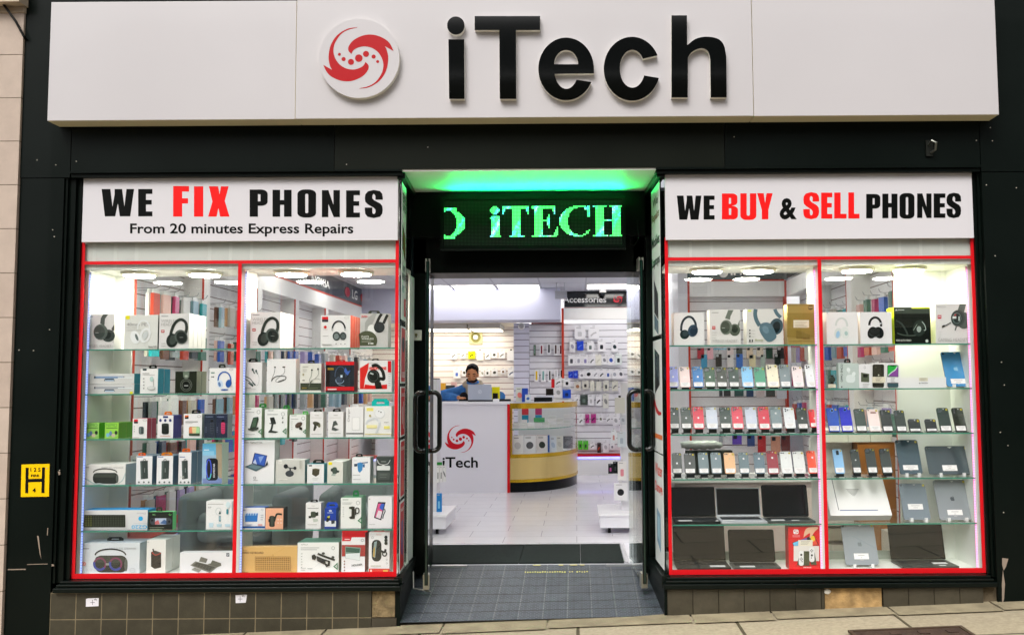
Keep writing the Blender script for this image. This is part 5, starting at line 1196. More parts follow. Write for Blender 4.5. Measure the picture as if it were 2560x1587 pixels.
# ---- row 4
def boombox(A, x, y, w_, h_, glow=False):
    A.poly(rrect(x, x+w_, y, y+h_, h_*.4, h_*.42), '2b302a'); A.poly(rrect(x+w_*.02, x+w_*.9, y+h_*.05, y+h_*.42, h_*.2, h_*.16), '3a4038'); A.o(x+w_*.48, y-h_*.02, w_*.46, h_*.36, h_*.08, '2a2e28', 180, 360); A.e(x+w_*.95, y+h_*.55, w_*.05, h_*.38, '59605a')
    if glow:
        for fx in (.16, .64):
            A.o(x+w_*fx, y+h_*.5, h_*.34, h_*.34, h_*.13, '3a4698', 40, 200); A.o(x+w_*fx, y+h_*.5, h_*.34, h_*.34, h_*.10, '7a3a58', 200, 400)
        A.r(x+w_*.34, y+h_*.45, x+w_*.44, y+h_*.58, '8a9088')
def ar(A):
    A.lines(272, 128, 70, 1, 9, '8a8a86', 8); A.t('WIRELESS SPEAKER', 487, 146, 262, 22, 'a9a8a4'); A.l([(260, 240), (330, 280), (400, 320), (520, 335)], 14, 'b4c8c8'); A.l([(690, 320), (740, 280), (770, 200)], 10, 'b4c8c8'); boombox(A, 388, 195, 302, 128); A.o(287, 268, 13, 14, 4, 'd8503c'); A.e(287, 310, 12, 13, 'd8503c'); A.l([(400, 330), (470, 322), (560, 338), (650, 330)], 10, 'c9d8d8')
carton(Z3, 248, 776, 96, Z_[3], 0.20, 'e6e4de', 'white wireless speaker carton with a black handled speaker on the fourth shelf', 'speaker box', 'speaker_box', ar, side='c6d4d2', top='f2f1ec')
def spk(x, w_, lean=0, txt=None, rope=True):
    def ar(A):
        A.lines(x+8, 4, 65, 1, 9, '3a62a0', 8); A.poly([(x+w_*.22+lean, 55), (x+w_*.70+lean, 50), (x+w_*.72, 262), (x+w_*.26, 272)], '39433f'); A.poly([(x+w_*.22+lean, 55), (x+w_*.34+lean, 58), (x+w_*.36, 268), (x+w_*.26, 272)], '566460'); A.lines(x+w_*.48, 140, 8, 1, 9, '8a928e', 50); A.l([(x+w_*.4, 55), (x+w_*.46, 35), (x+w_*.56, 38), (x+w_*.56, 55)], 6, '39433f')
        [A.e(x+w_*f, 306, 11, 11, '6a7270') for f in (.14, .45, .76)]
        if txt: A.t(txt, x+12, 258, 50, 24, 'd8d8d0', 0.02)
    return ar
for x0, x1, yt, ln, txt, lb, td in ((905, 1093, -2, 0, None, 'white carton with a tall grey green speaker, first of the orange tabbed three', (('f0641c', 925, 1015, -40))), (1147, 1337, -4, 12, None, 'white carton with a leaning dark speaker, middle of the orange tabbed three', ('f08a10', 1200, 1330, -45)), (1404, 1553, -45, 0, 'BIG', 'white carton with a dark speaker marked BIG, last of the orange tabbed three', ('f06a1c', 1445, 1540, -92))):
    carton(Z3, x0, x1, yt, Z_[3], 0.09, 'ebe9ec', lb, 'speaker box', 'speaker_box', spk(x0, x1-x0, ln, txt), side='5a7f98', behind=1, blab=lb.split(',')[0], tab=td)
carton(Z3, 833, 902, -8, Z_[3], 0.05, 'e6e8ea', 'narrow white pack behind the wireless speaker carton on the fourth shelf', 'boxed product', 'product_box', lambda A: A.t('boa', 858, 55, 40, 22, '5a7a80', 0.02), side='d5dadc', Y=0.38)
def ar(A):
    A.r(1685, -150, 1912, -20, '6ab8e0'); A.r(1685, -60, 1820, -10, '8fcbe8'); A.lines(1700, -80, 60, 1, 9, 'e4f0f4', 10); A.poly([(1840, -150), (1912, -150), (1912, 310), (1850, 200)], 'a89a80'); A.r(1685, 260, 1912, 318, '7a8cc0')
    A.poly(rrect(1728, 1865, 22, 285, 40, 36), '22262a'); A.o(1758, 150, 28, 112, 12, '4a62e0'); A.o(1758, 170, 28, 100, 10, '5ad0c0', 20, 120); A.t('HOPESTAR', 1830, 250, 165, 22, 'd8dade', 0.02, -90)
carton(Z3, 1685, 1915, -152, Z_[3], 0.11, '9cbcd6', 'tall blue beach scene carton with a black tower speaker by the mullion', 'speaker box', 'speaker_box', ar, side='b8d0c0', top='8fc47a')
def ar(A):
    A.t('Miscover Keyboard Case', 127, 1135, 250, 22, '4a4a48', 0.02); A.r(127, 1140, 147, 1152, '2a2a2a'); A.poly([(280, 1250), (438, 1285), (405, 1430), (245, 1385)], '1f3468'); A.poly([(290, 1262), (428, 1292), (400, 1412), (258, 1375)], '3a62c0'); A.poly([(330, 1300), (400, 1290), (350, 1380)], '8aa8e0'); A.poly([(258, 1375), (290, 1330), (310, 1395)], 'c8d4ee'); A.poly([(245, 1388), (402, 1425), (300, 1482), (155, 1425)], '4a646c'); A.poly([(250, 1398), (375, 1425), (300, 1460), (190, 1422)], '6f8a90'); A.poly([(405, 1425), (440, 1350), (448, 1400)], '1f2a30'); A.o(282, 1562, 14, 14, 5, '4a4a48'); A.lines(262, 1590, 60, 1, 9, '8a8a86', 5)
carton(Z5, 94, 532, 1096, Z_[3], 0.10, 'eaeaec', 'large white keyboard case carton showing a blue screened tablet', 'keyboard box', 'keyboard_box', ar, side='c4d0cc')
def ar(A):
    A.r(548, 45, 592, 88, 'eceae4'); A.lines(555, 72, 30, 1, 9, '8a8a80', 5); A.e(680, 205, 50, 36, '32363a'); A.e(680, 200, 46, 32, '40454a'); A.l([(688, 170), (686, 140)], 18, '32363a'); A.l([(635, 118), (686, 138), (742, 140)], 10, '32363a'); A.e(635, 118, 26, 26, '2a2e30'); A.e(743, 140, 19, 19, '2a2e30'); A.poly(rrect(797, 820, 45, 152, 11, 11), 'bcbcb2'); A.lines(548, 268, 105, 1, 9, 'eceae4', 8)
carton(Z6, 517, 862, 42, Z_[3], 0.10, 'c9c9c0', 'grey carton with a two disc magnetic holder', 'holder box', 'holder_box', ar, side='a8bdb4', top='e9e8e2')
def ar(A):
    A.r(907, 102, 945, 118, '2a3236'); A.lines(980, 108, 85, 1, 9, 'c4c6c6', 5); A.poly([(950, 150), (985, 142), (1035, 152), (1028, 215), (990, 240), (945, 215)], '4a4432'); A.poly([(950, 150), (985, 142), (1035, 152), (1000, 165)], '6a6448'); A.lines(950, 258, 70, 2, 16, 'c4c6c6', 5)
carton(Z6, 890, 1087, 92, Z_[3], 0.10, 'ecebe9', 'small white carton with an olive cube charger and a teal side', 'charger box', 'charger_box', ar, side='1f98a8', tab=('23281f', 958, 1090, 40))
def ar(A):
    A.r(1140, 68, 1182, 102, 'efe414'); A.poly(rrect(1185, 1240, 128, 210, 22, 22), '4a5c50'); A.poly([(1168, 145), (1195, 140), (1195, 185), (1165, 175)], '39463e'); A.poly([(1232, 160), (1270, 172), (1258, 195), (1235, 190)], '39463e'); A.poly([(1182, 205), (1225, 205), (1220, 232), (1172, 228)], 'a8b8ac'); A.lines(1135, 275, 130, 1, 9, 'e8e8da', 6)
carton(Z6, 1128, 1310, 66, Z_[3], 0.055, 'dcdcd0', 'beige carton with a grey green car mount and yellow corner label', 'holder box', 'holder_box', ar, side='cfd6cc', top='ecebe4', behind=3, blab='beige car mount carton')
def ar(A):
    A.poly([(1480, 80), (1520, 70), (1545, 90), (1540, 160), (1510, 195), (1488, 175)], '3f86c0'); A.poly([(1442, 90), (1480, 88), (1480, 118), (1445, 122)], '2a4258'); A.l([(1530, 80), (1605, 72)], 12, '2f5a88'); A.r(1545, 92, 1568, 130, '3a6a9a'); A.lines(1428, 218, 85, 1, 9, 'b0b4b4', 7); A.lines(1428, 268, 90, 1, 9, 'c0c2c2', 8); A.lines(1440, 48, 35, 1, 9, 'c4c6c6', 6)
carton(Z6, 1420, 1632, 12, Z_[3], 0.10, 'ebeaec', 'white carton with a bright blue car mount', 'holder box', 'holder_box', ar, side='bccac6', tab=('2a2d28', 1462, 1545, -30))
def ar(A):
    A.l([(1716, 42), (1735, 85), (1785, 100), (1840, 88), (1868, 45)], 7, 'd8dcd8'); A.lines(1760, 60, 60, 1, 9, 'a8b0a8', 6); A.poly(rrect(1712, 1866, 112, 166, 12, 12), 'dfe3df'); A.r(1775, 100, 1800, 112, 'd8dcd8'); A.poly([(1728, 190), (1850, 190), (1868, 205), (1862, 275), (1722, 275)], '4e5650'); A.lines(1745, 215, 90, 2, 30, '7a827c', 4)
carton(Z6, 1704, 1892, 5, Z_[3], 0.06, '3c4540', 'dark grey hanging pack with white clip drawing beside the red border', 'holder box', 'holder_box', ar, side='5c6660')
# ---- row 5
def ar(A):
    A.poly(rrect(257, 772, 690, 838, 10, 8), '24281c')
    for r_ in range(6):
        for c_ in range(17): A.r(268+c_*29.4, 702+r_*21.5, 268+c_*29.4+20, 702+r_*21.5+14, '3d4330' if (c_ > 3) else '5c6026')
    A.e(953, 735, 28, 27, '18a8e4'); A.t('G220', 1030, 812, 185, 44, '2ba6dc', 0.02, 180); A.t('Delux', 1010, 665, 105, 20, 'a8aab0', 0, 180); A.lines(870, 790, 160, 1, 9, 'c0c2c8', 4)
carton(Z3, 197, 1037, 634, Z_[4], 0.11, 'd6d6d6', 'long white and blue keyboard carton standing upside down', 'keyboard box', 'keyboard_box', ar, side='1c98d8', top='1c9ee0')
def ar(A):
    A.t('RC', 1095, 698, 32, 20, '7ab870', 0.03); A.l([(1282, 682), (1300, 700), (1318, 682)], 6, '5aa850', False); A.l([(1300, 700), (1296, 670)], 5, '5aa850'); A.poly(rrect(1062, 1318, 728, 806, 30, 34), '3c4248'); A.poly([(1122, 732), (1255, 730), (1255, 803), (1122, 805)], 'b8c4d8'); A.poly([(1122, 770), (1160, 750), (1180, 800), (1122, 805)], 'c86a6a'); A.poly([(1180, 790), (1230, 745), (1255, 760), (1255, 803)], '4a6a9a'); A.e(1087, 755, 13, 14, '15181a'); A.e(1290, 770, 13, 14, '15181a'); A.lines(1058, 838, 170, 2, 20, '98a088', 5)
carton(Z3, 1045, 1334, 656, Z_[4], 0.05, '1c2118', 'black carton with a gaming grip picture and bright green side', 'game controller box', 'controller_box', ar, side='6ee08a', top='7fe290', tab=('2c3424', 1140, 1210, 600))
def ar(A):
    A.lines(1745, 560, 185, 1, 9, 'b4b4b0', 8); A.t('IDF', 1750, 612, 38, 18, '6a6a68'); A.o(1872, 650, 32, 42, 5, 'b8c4c4'); A.poly([(1890, 640), (1902, 680), (1872, 682)], '2a4a4a'); A.l([(1875, 692), (1878, 800)], 5, 'c0cccc'); A.r(1878, 705, 1900, 768, '5a8a98'); A.r(1885, 715, 1896, 755, 'c8e4ea'); A.poly([(1758, 785), (1812, 785), (1808, 838), (1762, 838)], 'c8e0ea'); A.poly([(1848, 800), (1912, 800), (1905, 832), (1855, 832)], 'bcd8e4'); A.poly([(1946, 800), (2010, 800), (2005, 830), (1950, 830)], 'c0dce8'); A.poly(rrect(1965, 1988, 622, 684, 8, 8), '2a8a98'); A.e(1985, 572, 26, 36, 'd4e8ec')
carton(Z3, 1729, 2030, 530, Z_[4], 0.10, 'e9e9e8', 'white desktop stand carton with pale blue drawings beside the grey armchair', 'holder box', 'holder_box', ar, side='d4e2e6', top='f0f0ec')
def ar(A):
    A.r(70, 825, 390, 848, '1c58a8'); A.t('MIUSIC', 108, 642, 58, 14, '2a4a8a', 0.02); A.poly([(152, 680), (305, 680), (298, 770), (155, 772)], '2f78c4'); A.poly([(158, 672), (298, 672), (305, 698), (152, 698)], 'c0d8ee'); [A.poly([(170+k*30, 672), (186+k*30, 672), (184+k*30, 698), (164+k*30, 698)], '4a88c8') for k in range(5)]; A.r(108, 680, 135, 770, 'efe6c8'); A.r(305, 798, 358, 818, 'e4a8a0'); A.lines(150, 802, 90, 2, 12, '7a8aa8', 5); A.o(357, 630, 10, 12, 3, '9aa4b0'); A.lines(338, 690, 34, 3, 26, 'a8b0bc', 8)
carton(Z6, 70, 391, 606, Z_[4], 0.075, 'e9e8ea', 'white and blue carton with a striped blue speaker on the fifth shelf', 'speaker box', 'speaker_box', ar, side='2a62b0', top='2a6ac0')
def ar(A):
    A.poly(rrect(440, 505, 702, 832, 22, 18), '23281f'); A.poly([(430, 740), (450, 730), (450, 780), (430, 775)], '23281f'); A.l([(498, 770), (520, 700), (540, 680), (590, 686)], 22, '2a2f26'); A.poly(rrect(456, 492, 712, 822, 12, 12), '3f463c'); [A.e(x, y, 9, 9, 'f6d8c4') for x in (545, 578) for y in (745, 785)]
carton(Z6, 397, 607, 612, Z_[4], 0.085, 'eeb08e', 'peach carton with a black windscreen phone holder and black side', 'holder box', 'holder_box', ar, side='23251f', top='2a2c26')
def ar(A):
    A.lines(940, 582, 40, 1, 9, 'c0beb8', 6); A.lines(892, 608, 130, 1, 9, 'a8a6a2', 9); A.poly(rrect(930, 990, 652, 722, 14, 14), '46503f'); A.poly([(985, 668), (1018, 655), (1020, 700), (990, 705)], '333a2e'); A.poly([(903, 705), (935, 700), (935, 730), (905, 728)], '333a2e'); A.poly([(950, 730), (1012, 738), (1018, 765), (962, 775)], 'c4ccc0'); A.lines(892, 800, 110, 1, 9, 'd0cec8', 9)
carton(Z6, 873, 1052, 550, Z_[4], 0.075, 'e9e7e4', 'white carton with a green grey holder below the red trimmed shelf edge', 'holder box', 'holder_box', ar, side='dad8d6', tab=('2a2d26', 928, 1015, 510))
def ar(A):
    A.r(1095, 745, 1228, 830, 'e6eaec'); A.poly([(1095, 745), (1140, 700), (1160, 720), (1228, 745), (1228, 760), (1095, 760)], '1d3a9c'); A.l([(1145, 640), (1165, 635), (1175, 645), (1150, 648)], 7, 'e8eef4'); A.lines(1125, 662, 70, 1, 9, 'a8b8e0', 8); A.poly([(1122, 715), (1150, 700), (1160, 735), (1135, 775), (1110, 770)], '2c3230'); A.poly([(1120, 715), (1155, 700), (1150, 730)], 'c8c83a'); A.poly([(1170, 755), (1215, 750), (1210, 790), (1175, 800)], '3c4446')
carton(Z6, 1095, 1231, 612, Z_[4], 0.06, '1d3f9f', 'deep blue carton with a backing card and a small phone holder', 'holder box', 'holder_box', ar, side='2a4cb0', tab=('1e4ab4', 1115, 1250, 540))
def ar(A):
    hdr(A, 1305, 508, 1487, 550); A.lines(1302, 545, 120, 2, 14, 'b8bcb8', 6); A.lines(1308, 600, 14, 5, 26, 'b0b4b0', 9); A.poly([(1382, 600), (1420, 590), (1448, 595), (1450, 735), (1400, 740), (1380, 720), (1410, 705), (1412, 625), (1382, 618)], '38362a'); A.o(1478, 640, 22, 32, 12, '3a3c34'); A.r(1452, 630, 1466, 690, '38362a'); tri(A, 1482, 758)
carton(Z6, 1286, 1527, 488, Z_[4], 0.13, 'e9eae4', 'white and green carton with a bike phone clamp and dotted side', 'holder box', 'holder_box', ar, side='a8d0b8', top='5aa076', tab=('2f8a50', 1430, 1500, 400))
def ar(A):
    A.poly([(1725, 538), (1815, 542), (1762, 755), (1676, 725)], '2a2e36'); A.poly([(1728, 556), (1800, 560), (1752, 738), (1688, 715)], 'd85a8a'); A.poly([(1760, 560), (1800, 560), (1780, 640), (1740, 610)], '3a62c8'); A.poly([(1728, 640), (1775, 650), (1752, 738), (1700, 718)], 'e8d8e0'); A.l([(1800, 620), (1808, 650), (1790, 690), (1780, 735)], 12, '3c424c'); A.e(1625, 505, 6, 7, '9a8a8a'); A.lines(1620, 800, 70, 1, 9, 'b8b6b4', 5)
carton(Z6, 1607, 1890, 476, Z_[4], 0.06, 'e8e6e8', 'tall white carton picturing a tilted phone with a pink and blue screen', 'holder box', 'holder_box', ar, side='d8d6d6')
# ---- bottom row
def ar(A):
    A.lines(258, 1085, 85, 1, 9, '7a7a78', 9); A.t('WIRELESS SPEAKER', 585, 1103, 315, 27, 'a3a5a7'); boombox(A, 408, 1170, 390, 200, True); A.e(280, 1268, 24, 25, 'd8605a'); A.e(280, 1268, 15, 16, 'f0dcd8'); A.e(280, 1268, 10, 11, 'c8403a'); [A.o(268+k*48, 1340, 10, 14, 3, 'b8babc') for k in range(4)]; A.o(855, 1345, 32, 25, 4, 'b4b8ba'); A.t('IPX5', 832, 1352, 46, 16, 'b4b8ba')
carton(Z3, 205, 945, 1024, Z_[5], 0.17, 'd3dade', 'large pale blue white wireless speaker carton with a glowing boombox, bottom shelf', 'speaker box', 'speaker_box', ar, side='b9c9cf', top='dfe6e8', tab=('1c2420', 558, 752, 952), Y=0.14)
def ar(A):
    A.poly([(1075, 1130), (1120, 1110), (1195, 1135), (1195, 1310), (1120, 1328), (1075, 1300)], '2e2a24'); A.poly([(1085, 1130), (1125, 1115), (1190, 1136), (1130, 1160)], '4a4640'); A.l([(1085, 1132), (1128, 1165), (1190, 1142)], 8, 'c04038'); A.l([(1098, 1090), (1105, 1125)], 16, '2e2a24'); A.l([(1080, 1240), (1190, 1265)], 5, '1a1814'); A.l([(1080, 1280), (1190, 1200)], 4, '423e36'); A.e(1040, 1012, 6, 6, '9a9894')
carton(Z3, 1028, 1252, 985, Z_[5], 0.10, 'e6e4dc', 'tall white carton with a dark pillar speaker edged red, bottom shelf', 'speaker box', 'speaker_box', ar, side='e2e6e0', behind=1, blab='tall pillar speaker carton', Y=0.14)
def ar(A):
    A.r(1965, 1140, 2000, 1182, '1d3248'); A.o(1982, 1160, 8, 10, 4, 'e8ecf0'); A.poly([(1665, 1185), (1745, 1210), (1725, 1258), (1640, 1240)], '6f6f66'); A.poly([(1800, 1225), (1900, 1260), (1905, 1290), (1850, 1310), (1740, 1270), (1780, 1262)], '636359'); A.poly([(1600, 1238), (1860, 1305), (1770, 1375), (1538, 1285)], '7a7b72'); A.poly([(1615, 1250), (1835, 1306), (1768, 1355), (1565, 1285)], '4a4b44'); A.poly([(1590, 1310), (1670, 1338), (1640, 1370), (1550, 1340)], '8a8b84'); [A.l([(1600+k*34, 1262+k*8), (1560+k*34+20, 1290+k*9)], 2, '7a7b72') for k in range(7)]
carton(Z3, 1418, 2036, 1134, Z_[5], 0.06, 'e2e3e6', 'wide white carton with a folding keyboard picture left of the red mullion', 'keyboard box', 'keyboard_box', ar, side='d0d4d6', Y=0.14)
def ar(A):
    A.t('comfy', 110, 1120, 68, 16, '8a6a3a'); A.t('WIRED KEYBOARD', 110, 1150, 262, 24, '7a5420', 0.03); A.lines(102, 1362, 90, 1, 9, '9a7236', 6); y0, y1 = 1185, 1345
    for q in ((275, 690, 1182, 1186), (275, 690, 1344, 1348), (272, 277, 1182, 1348), (688, 692, 1182, 1348)): A.r(q[0], q[2], q[1], q[3], '9a7030')
    for r_ in range(6):
        for c_ in range(16): A.r(284+c_*25, 1193+r_*25, 284+c_*25+19, 1193+r_*25+18, 'a8803e')
    A.l([(484, 1182), (484, 1160)], 4, '9a7030')
carton(Z6, 50, 772, 1068, Z_[5], 0.05, 'd9ae68', 'tan carton reading WIRED KEYBOARD right of the red mullion', 'keyboard box', 'keyboard_box', ar, side='c89c58', top='e0b878', Y=0.14)
def ar(A):
    A.t('HOPFULLY', 815, 1050, 82, 16, '6a7a70'); A.lines(812, 1075, 220, 2, 22, 'a8acaa', 8); A.o(1195, 1083, 17, 19, 5, '8a908c'); A.lines(815, 1145, 18, 6, 32, 'a8aca8', 9); A.l([(1012, 1148), (1090, 1180), (1160, 1205), (1215, 1225)], 24, '2b2f2c'); A.e(1078, 1145, 18, 14, '3a403c'); A.e(1192, 1192, 18, 16, '3a403c'); A.poly([(940, 1170), (972, 1155), (1000, 1185), (980, 1225), (945, 1215)], '2b2f2c'); A.poly([(1000, 1175), (1095, 1215), (1088, 1275), (1005, 1235)], '23272a'); A.poly([[(1090, 1212), (1160, 1235), (1155, 1290), (1115, 1308), (1088, 1270)], [(1105, 1235), (1135, 1245), (1130, 1275), (1105, 1262)]], '2b2f2c'); A.lines(812, 1315, 60, 2, 22, 'b8bcb8', 8); A.lines(890, 1318, 60, 1, 9, 'c0c4c0', 12); tri(A, 1195, 1300, 1.05)
carton(Z6, 776, 1262, 1016, Z_[5], 0.085, 'e8e9e6', 'white and green carton with a headrest tablet bracket, bottom shelf', 'holder box', 'holder_box', ar, side='8ab39a', top='4f8a74', behind=1, blab='headrest bracket carton', Y=0.14)
def ar(A):
    A.r(1298, 955, 1572, 1050, 'e9e7e8'); A.r(1300, 880, 1572, 955, 'd0181e'); A.poly([(1302, 950), (1415, 955), (1400, 1000), (1300, 1000)], 'd43038'); A.r(1298, 1045, 1572, 1180, 'a83230'); A.poly([(1338, 1062), (1520, 1078), (1508, 1230), (1336, 1200)], '6f8f86'); A.poly([(1345, 1075), (1510, 1090), (1502, 1140), (1345, 1128)], '2f5a4c'); A.poly([(1345, 1150), (1510, 1140), (1508, 1228), (1338, 1198)], 'dfe8e8'); A.t('HOLDER', 1415, 1300, 125, 24, '3c4440', 0.02, -6); A.lines(1330, 975, 60, 1, 9, 'f4d8d8', 9); A.o(1540, 990, 16, 14, 4, '7a7a80'); [A.e(1328, y, 8, 9, '8a5a5a') for y in (1238, 1272, 1308, 1345)]
carton(Z6, 1297, 1573, 905, Z_[5], 0.06, 'e6e5e8', 'red and white holder carton with a notched red top card', 'holder box', 'holder_box', ar, side='9c3a38', top='c0181c', behind=1, blab='red topped holder carton', tab=('d01a20', 1310, 1600, 858), Y=0.14)
def ar(A):
    A.lines(1702, 922, 65, 1, 9, 'd09a8a', 6); A.o(1660, 958, 11, 12, 4, '9a9a98'); A.poly(rrect(1650, 1765, 985, 1240, 50, 60), '262b26'); A.poly([(1680, 1010), (1712, 1000), (1690, 1200), (1660, 1180)], '8aa0a0'); A.poly([(1672, 1090), (1690, 1060), (1685, 1190), (1664, 1180)], 'b89a4a'); A.l([(1755, 1115), (1800, 1130), (1815, 1095)], 26, '23282a'); A.o(1802, 1150, 24, 26, 14, '23282a'); [A.e(1818, y, 19, 21, '2a302c') for y in (955, 990, 1025)]; [A.o(1828, y, 8, 9, 3, '8a8a88') for y in (1218, 1262)]; A.r(1617, 1325, 1862, 1372, 'd02a24'); A.r(1785, 1340, 1840, 1360, 'd8a84a'); A.r(1632, 1335, 1652, 1365, 'f0d0c8'); A.lines(1640, 1290, 120, 1, 9, '8a9a6a', 6)
carton(Z6, 1617, 1862, 895, Z_[5], 0.05, 'e7e5e6', 'white pack with a black bike phone pouch and a red foot beside the border', 'holder box', 'holder_box', ar, side='c8a8a4', behind=1, blab='bike phone pouch pack', tab=('b05a54', 1680, 1800, 858), Y=0.14)

# ================================================================== PHONES WINDOW
Z_ = ZR
def ar(A):
    A.e(348, 865, 5, 6, '8a8a86'); A.l([(440, 1100), (445, 1020), (475, 950), (530, 912), (585, 925), (625, 985), (635, 1040)], 30, '26323a'); A.e(485, 1145, 62, 62, '1f2c2e', 25); A.e(495, 1130, 36, 40, '2e3d40', 25); A.e(595, 1095, 66, 82, '33485a', 15); A.e(608, 1095, 48, 66, '1f3040', 15)
carton(R1, 338, 742, 856, Z_[0], 0.14, 'e2e0de', 'white carton with dark blue headphones, nearest the entrance on the top shelf', 'headset box', 'headset_box', ar, side='f0d8d0')
def ar(A):
    dx = 355; dy = -3
    A.lines(845, 852, 90, 1, 10, '8a8a86', 8); A.poly([(1020, 930), (1045, 870), (1062, 822), (1135, 822), (1095, 900), (1085, 950)], '6c7468'); A.e(1150, 1085, 72, 80, '566052'); A.e(1150, 1075, 42, 48, '30382e'); A.e(1035, 1050, 80, 98, '727a6e', 5); A.e(1025, 1050, 60, 80, '474f44', 5); A.lines(980, 1055, 40, 1, 9, 'b0b6ac', 7); A.poly([(1190, 1010), (1215, 950), (1215, 1020), (1200, 1050)], '6c7468'); A.r(850, 1035, 893, 1075, 'c01820'); A.r(856, 1048, 887, 1058, 'e8e2e0'); A.lines(850, 1115, 70, 3, 35, 'c4c2be', 6); A.t('WIRELESS HEADSET', 852, 1245, 330, 34, 'b0aeaa')
carton(R1, 815, 1222, 815, Z_[0], 0.12, 'd9d6d0', 'grey carton with one big grey green earcup, top shelf of the phones window', 'headset box', 'headset_box', ar, side='f2f0ea')
def ar(A):
    A.r(1325, 820, 1370, 845, 'dce86a'); A.l([(1480, 1030), (1440, 960), (1420, 880), (1428, 810)], 52, '4f6a74'); A.l([(1760, 920), (1710, 870), (1680, 810)], 46, '4f6a74'); A.e(1700, 1040, 90, 110, '3f545c', 15); A.e(1700, 1050, 52, 80, '1c2528', 15); A.poly(smooth_path([(1475, 1080), (1490, 1010), (1570, 985), (1640, 1020), (1700, 1150), (1690, 1200), (1630, 1240), (1570, 1230), (1500, 1140), (1475, 1080)], 4), '58737e'); A.e(1560, 1080, 40, 55, '6f8a96', -30)
    [A.e(1350, y, 10, 12, '4a5050') for y in (1090, 1130, 1170)]; A.lines(1370, 1092, 50, 3, 40, 'b0b0aa', 5); A.r(1342, 1210, 1360, 1245, '2c2c28'); A.r(1375, 1210, 1390, 1245, '2c2c28'); A.t('Bowie', 1422, 1232, 105, 26, '9aa06a', 0.02)
carton(R1, 1305, 1785, 808, Z_[0], 0.12, 'd6d4cd', 'grey carton with large blue grey folded headphones on the top shelf', 'headset box', 'headset_box', ar, side='f0eee2')
def ar(A):
    A.r(1845, 740, 2235, 775, '97824a'); A.e(2155, 788, 36, 32, '5c4e2a'); A.lines(2125, 780, 60, 1, 9, 'b8a26a', 12); A.r(1845, 860, 2240, 1180, '8f7838'); A.r(1928, 955, 2135, 1055, 'e4dac2'); A.lines(1945, 975, 165, 4, 20, 'a89a7a', 4); A.poly([(1965, 1090), (2040, 1110), (2150, 1150), (2140, 1200), (1960, 1190)], '7f6a30'); A.lines(1860, 1215, 380, 1, 9, 'b39c5c', 8)
carton(R1, 1845, 2252, 742, Z_[0], 0.10, 'a58c4c', 'plain brown carton with a white address label beside the red mullion', 'parcel box', 'parcel_box', ar, side='c8b278')
def ar(A):
    A.o(338, 1030, 75, 100, 26, 'cfd4d0', 180, 365); A.e(292, 1130, 50, 72, 'd4dad6', 10); A.e(290, 1145, 26, 48, '9ac0dc', 10); A.e(385, 1120, 56, 80, 'dfe3df', -10); A.e(400, 1130, 22, 30, 'aac4c0', -10); A.e(148, 860, 5, 6, '8a8a86')
carton(R4, 135, 550, 848, Z_[0], 0.14, 'e5e3e2', 'white carton with white headphones right of the red mullion', 'headset box', 'headset_box', ar, side='f6dcd8')
def ar(A):
    A.o(785, 1020, 78, 100, 30, '15191a', 178, 372); A.r(690, 1040, 712, 1056, 'e4e8e8'); A.r(848, 990, 868, 1006, 'e4e8e8'); A.e(745, 1120, 60, 80, '101413', 20); A.e(835, 1120, 62, 78, '171c1b', -20); A.e(785, 1095, 60, 40, '1f2423'); A.l([(700, 1130), (770, 1175), (840, 1150)], 10, '3a4240'); A.e(593, 860, 5, 6, '8a8a86')
carton(R4, 580, 998, 848, Z_[0], 0.14, 'e4e2e1', 'white carton with black over ear headphones on the top shelf', 'headset box', 'headset_box', ar, side='f2f0e4')
def ar(A):
    A.r(1030, 783, 1500, 870, '3c463c'); A.poly([(1262, 783), (1500, 783), (1500, 803), (1272, 803)], 'd4ec1c'); A.poly([(1045, 830), (1065, 808), (1082, 830)], 'd8dcd4'); A.lines(1085, 815, 85, 1, 9, 'c8ccc4', 10); A.l([(1060, 960), (1130, 1000), (1190, 1090), (1215, 1150)], 22, '36403a'); A.o(1250, 1090, 200, 70, 14, '4a564c', 20, 150); A.e(1370, 1060, 85, 110, '2a352e', 10); A.e(1365, 1075, 30, 40, 'a0aca4'); A.l([(1405, 975), (1440, 1020), (1455, 1080), (1430, 1090)], 10, 'b0bcb4'); A.t('VOID ELITE STEREO', 1058, 1235, 205, 24, 'c9cdc6', 0.03); A.e(1470, 1230, 19, 20, 'd4d8d0'); A.l([(1290, 1090), (1340, 1010)], 8, '8a968c')
carton(R4, 1030, 1510, 783, Z_[0], 0.13, '141a15', 'black gaming headset carton edged in lime yellow', 'headset box', 'headset_box', ar, side='cde020', top='d4ec1c')
def ar(A):
    A.t('TECCO', 1602, 790, 115, 22, '6a6a66'); A.r(1612, 888, 1662, 936, 'c01830'); A.r(1620, 903, 1655, 914, 'e8e2e0'); A.poly([(1870, 850), (1905, 740), (1990, 740), (1960, 860)], '5c6660'); A.e(1960, 960, 90, 110, '55605a'); A.e(1880, 930, 92, 108, '3f4a46'); A.e(1870, 930, 70, 84, '23302e'); A.o(1868, 930, 55, 68, 8, '7a8a86'); A.r(1810, 905, 1860, 935, 'd8e0dc'); A.poly([(1835, 880), (1860, 870), (1855, 900), (1830, 900)], 'a83a38'); A.r(1888, 905, 1905, 965, 'c4d4cc'); A.l([(1790, 985), (1730, 1020), (1690, 1035)], 12, '3a403c'); A.e(1690, 1035, 26, 13, '30362f', -25); A.l([(1860, 1040), (1845, 1090)], 18, '59625c'); A.lines(1625, 1110, 40, 3, 30, 'c4c2be', 5); A.t('GAMING HEADSET', 1618, 1235, 395, 42, 'aaa8a4')
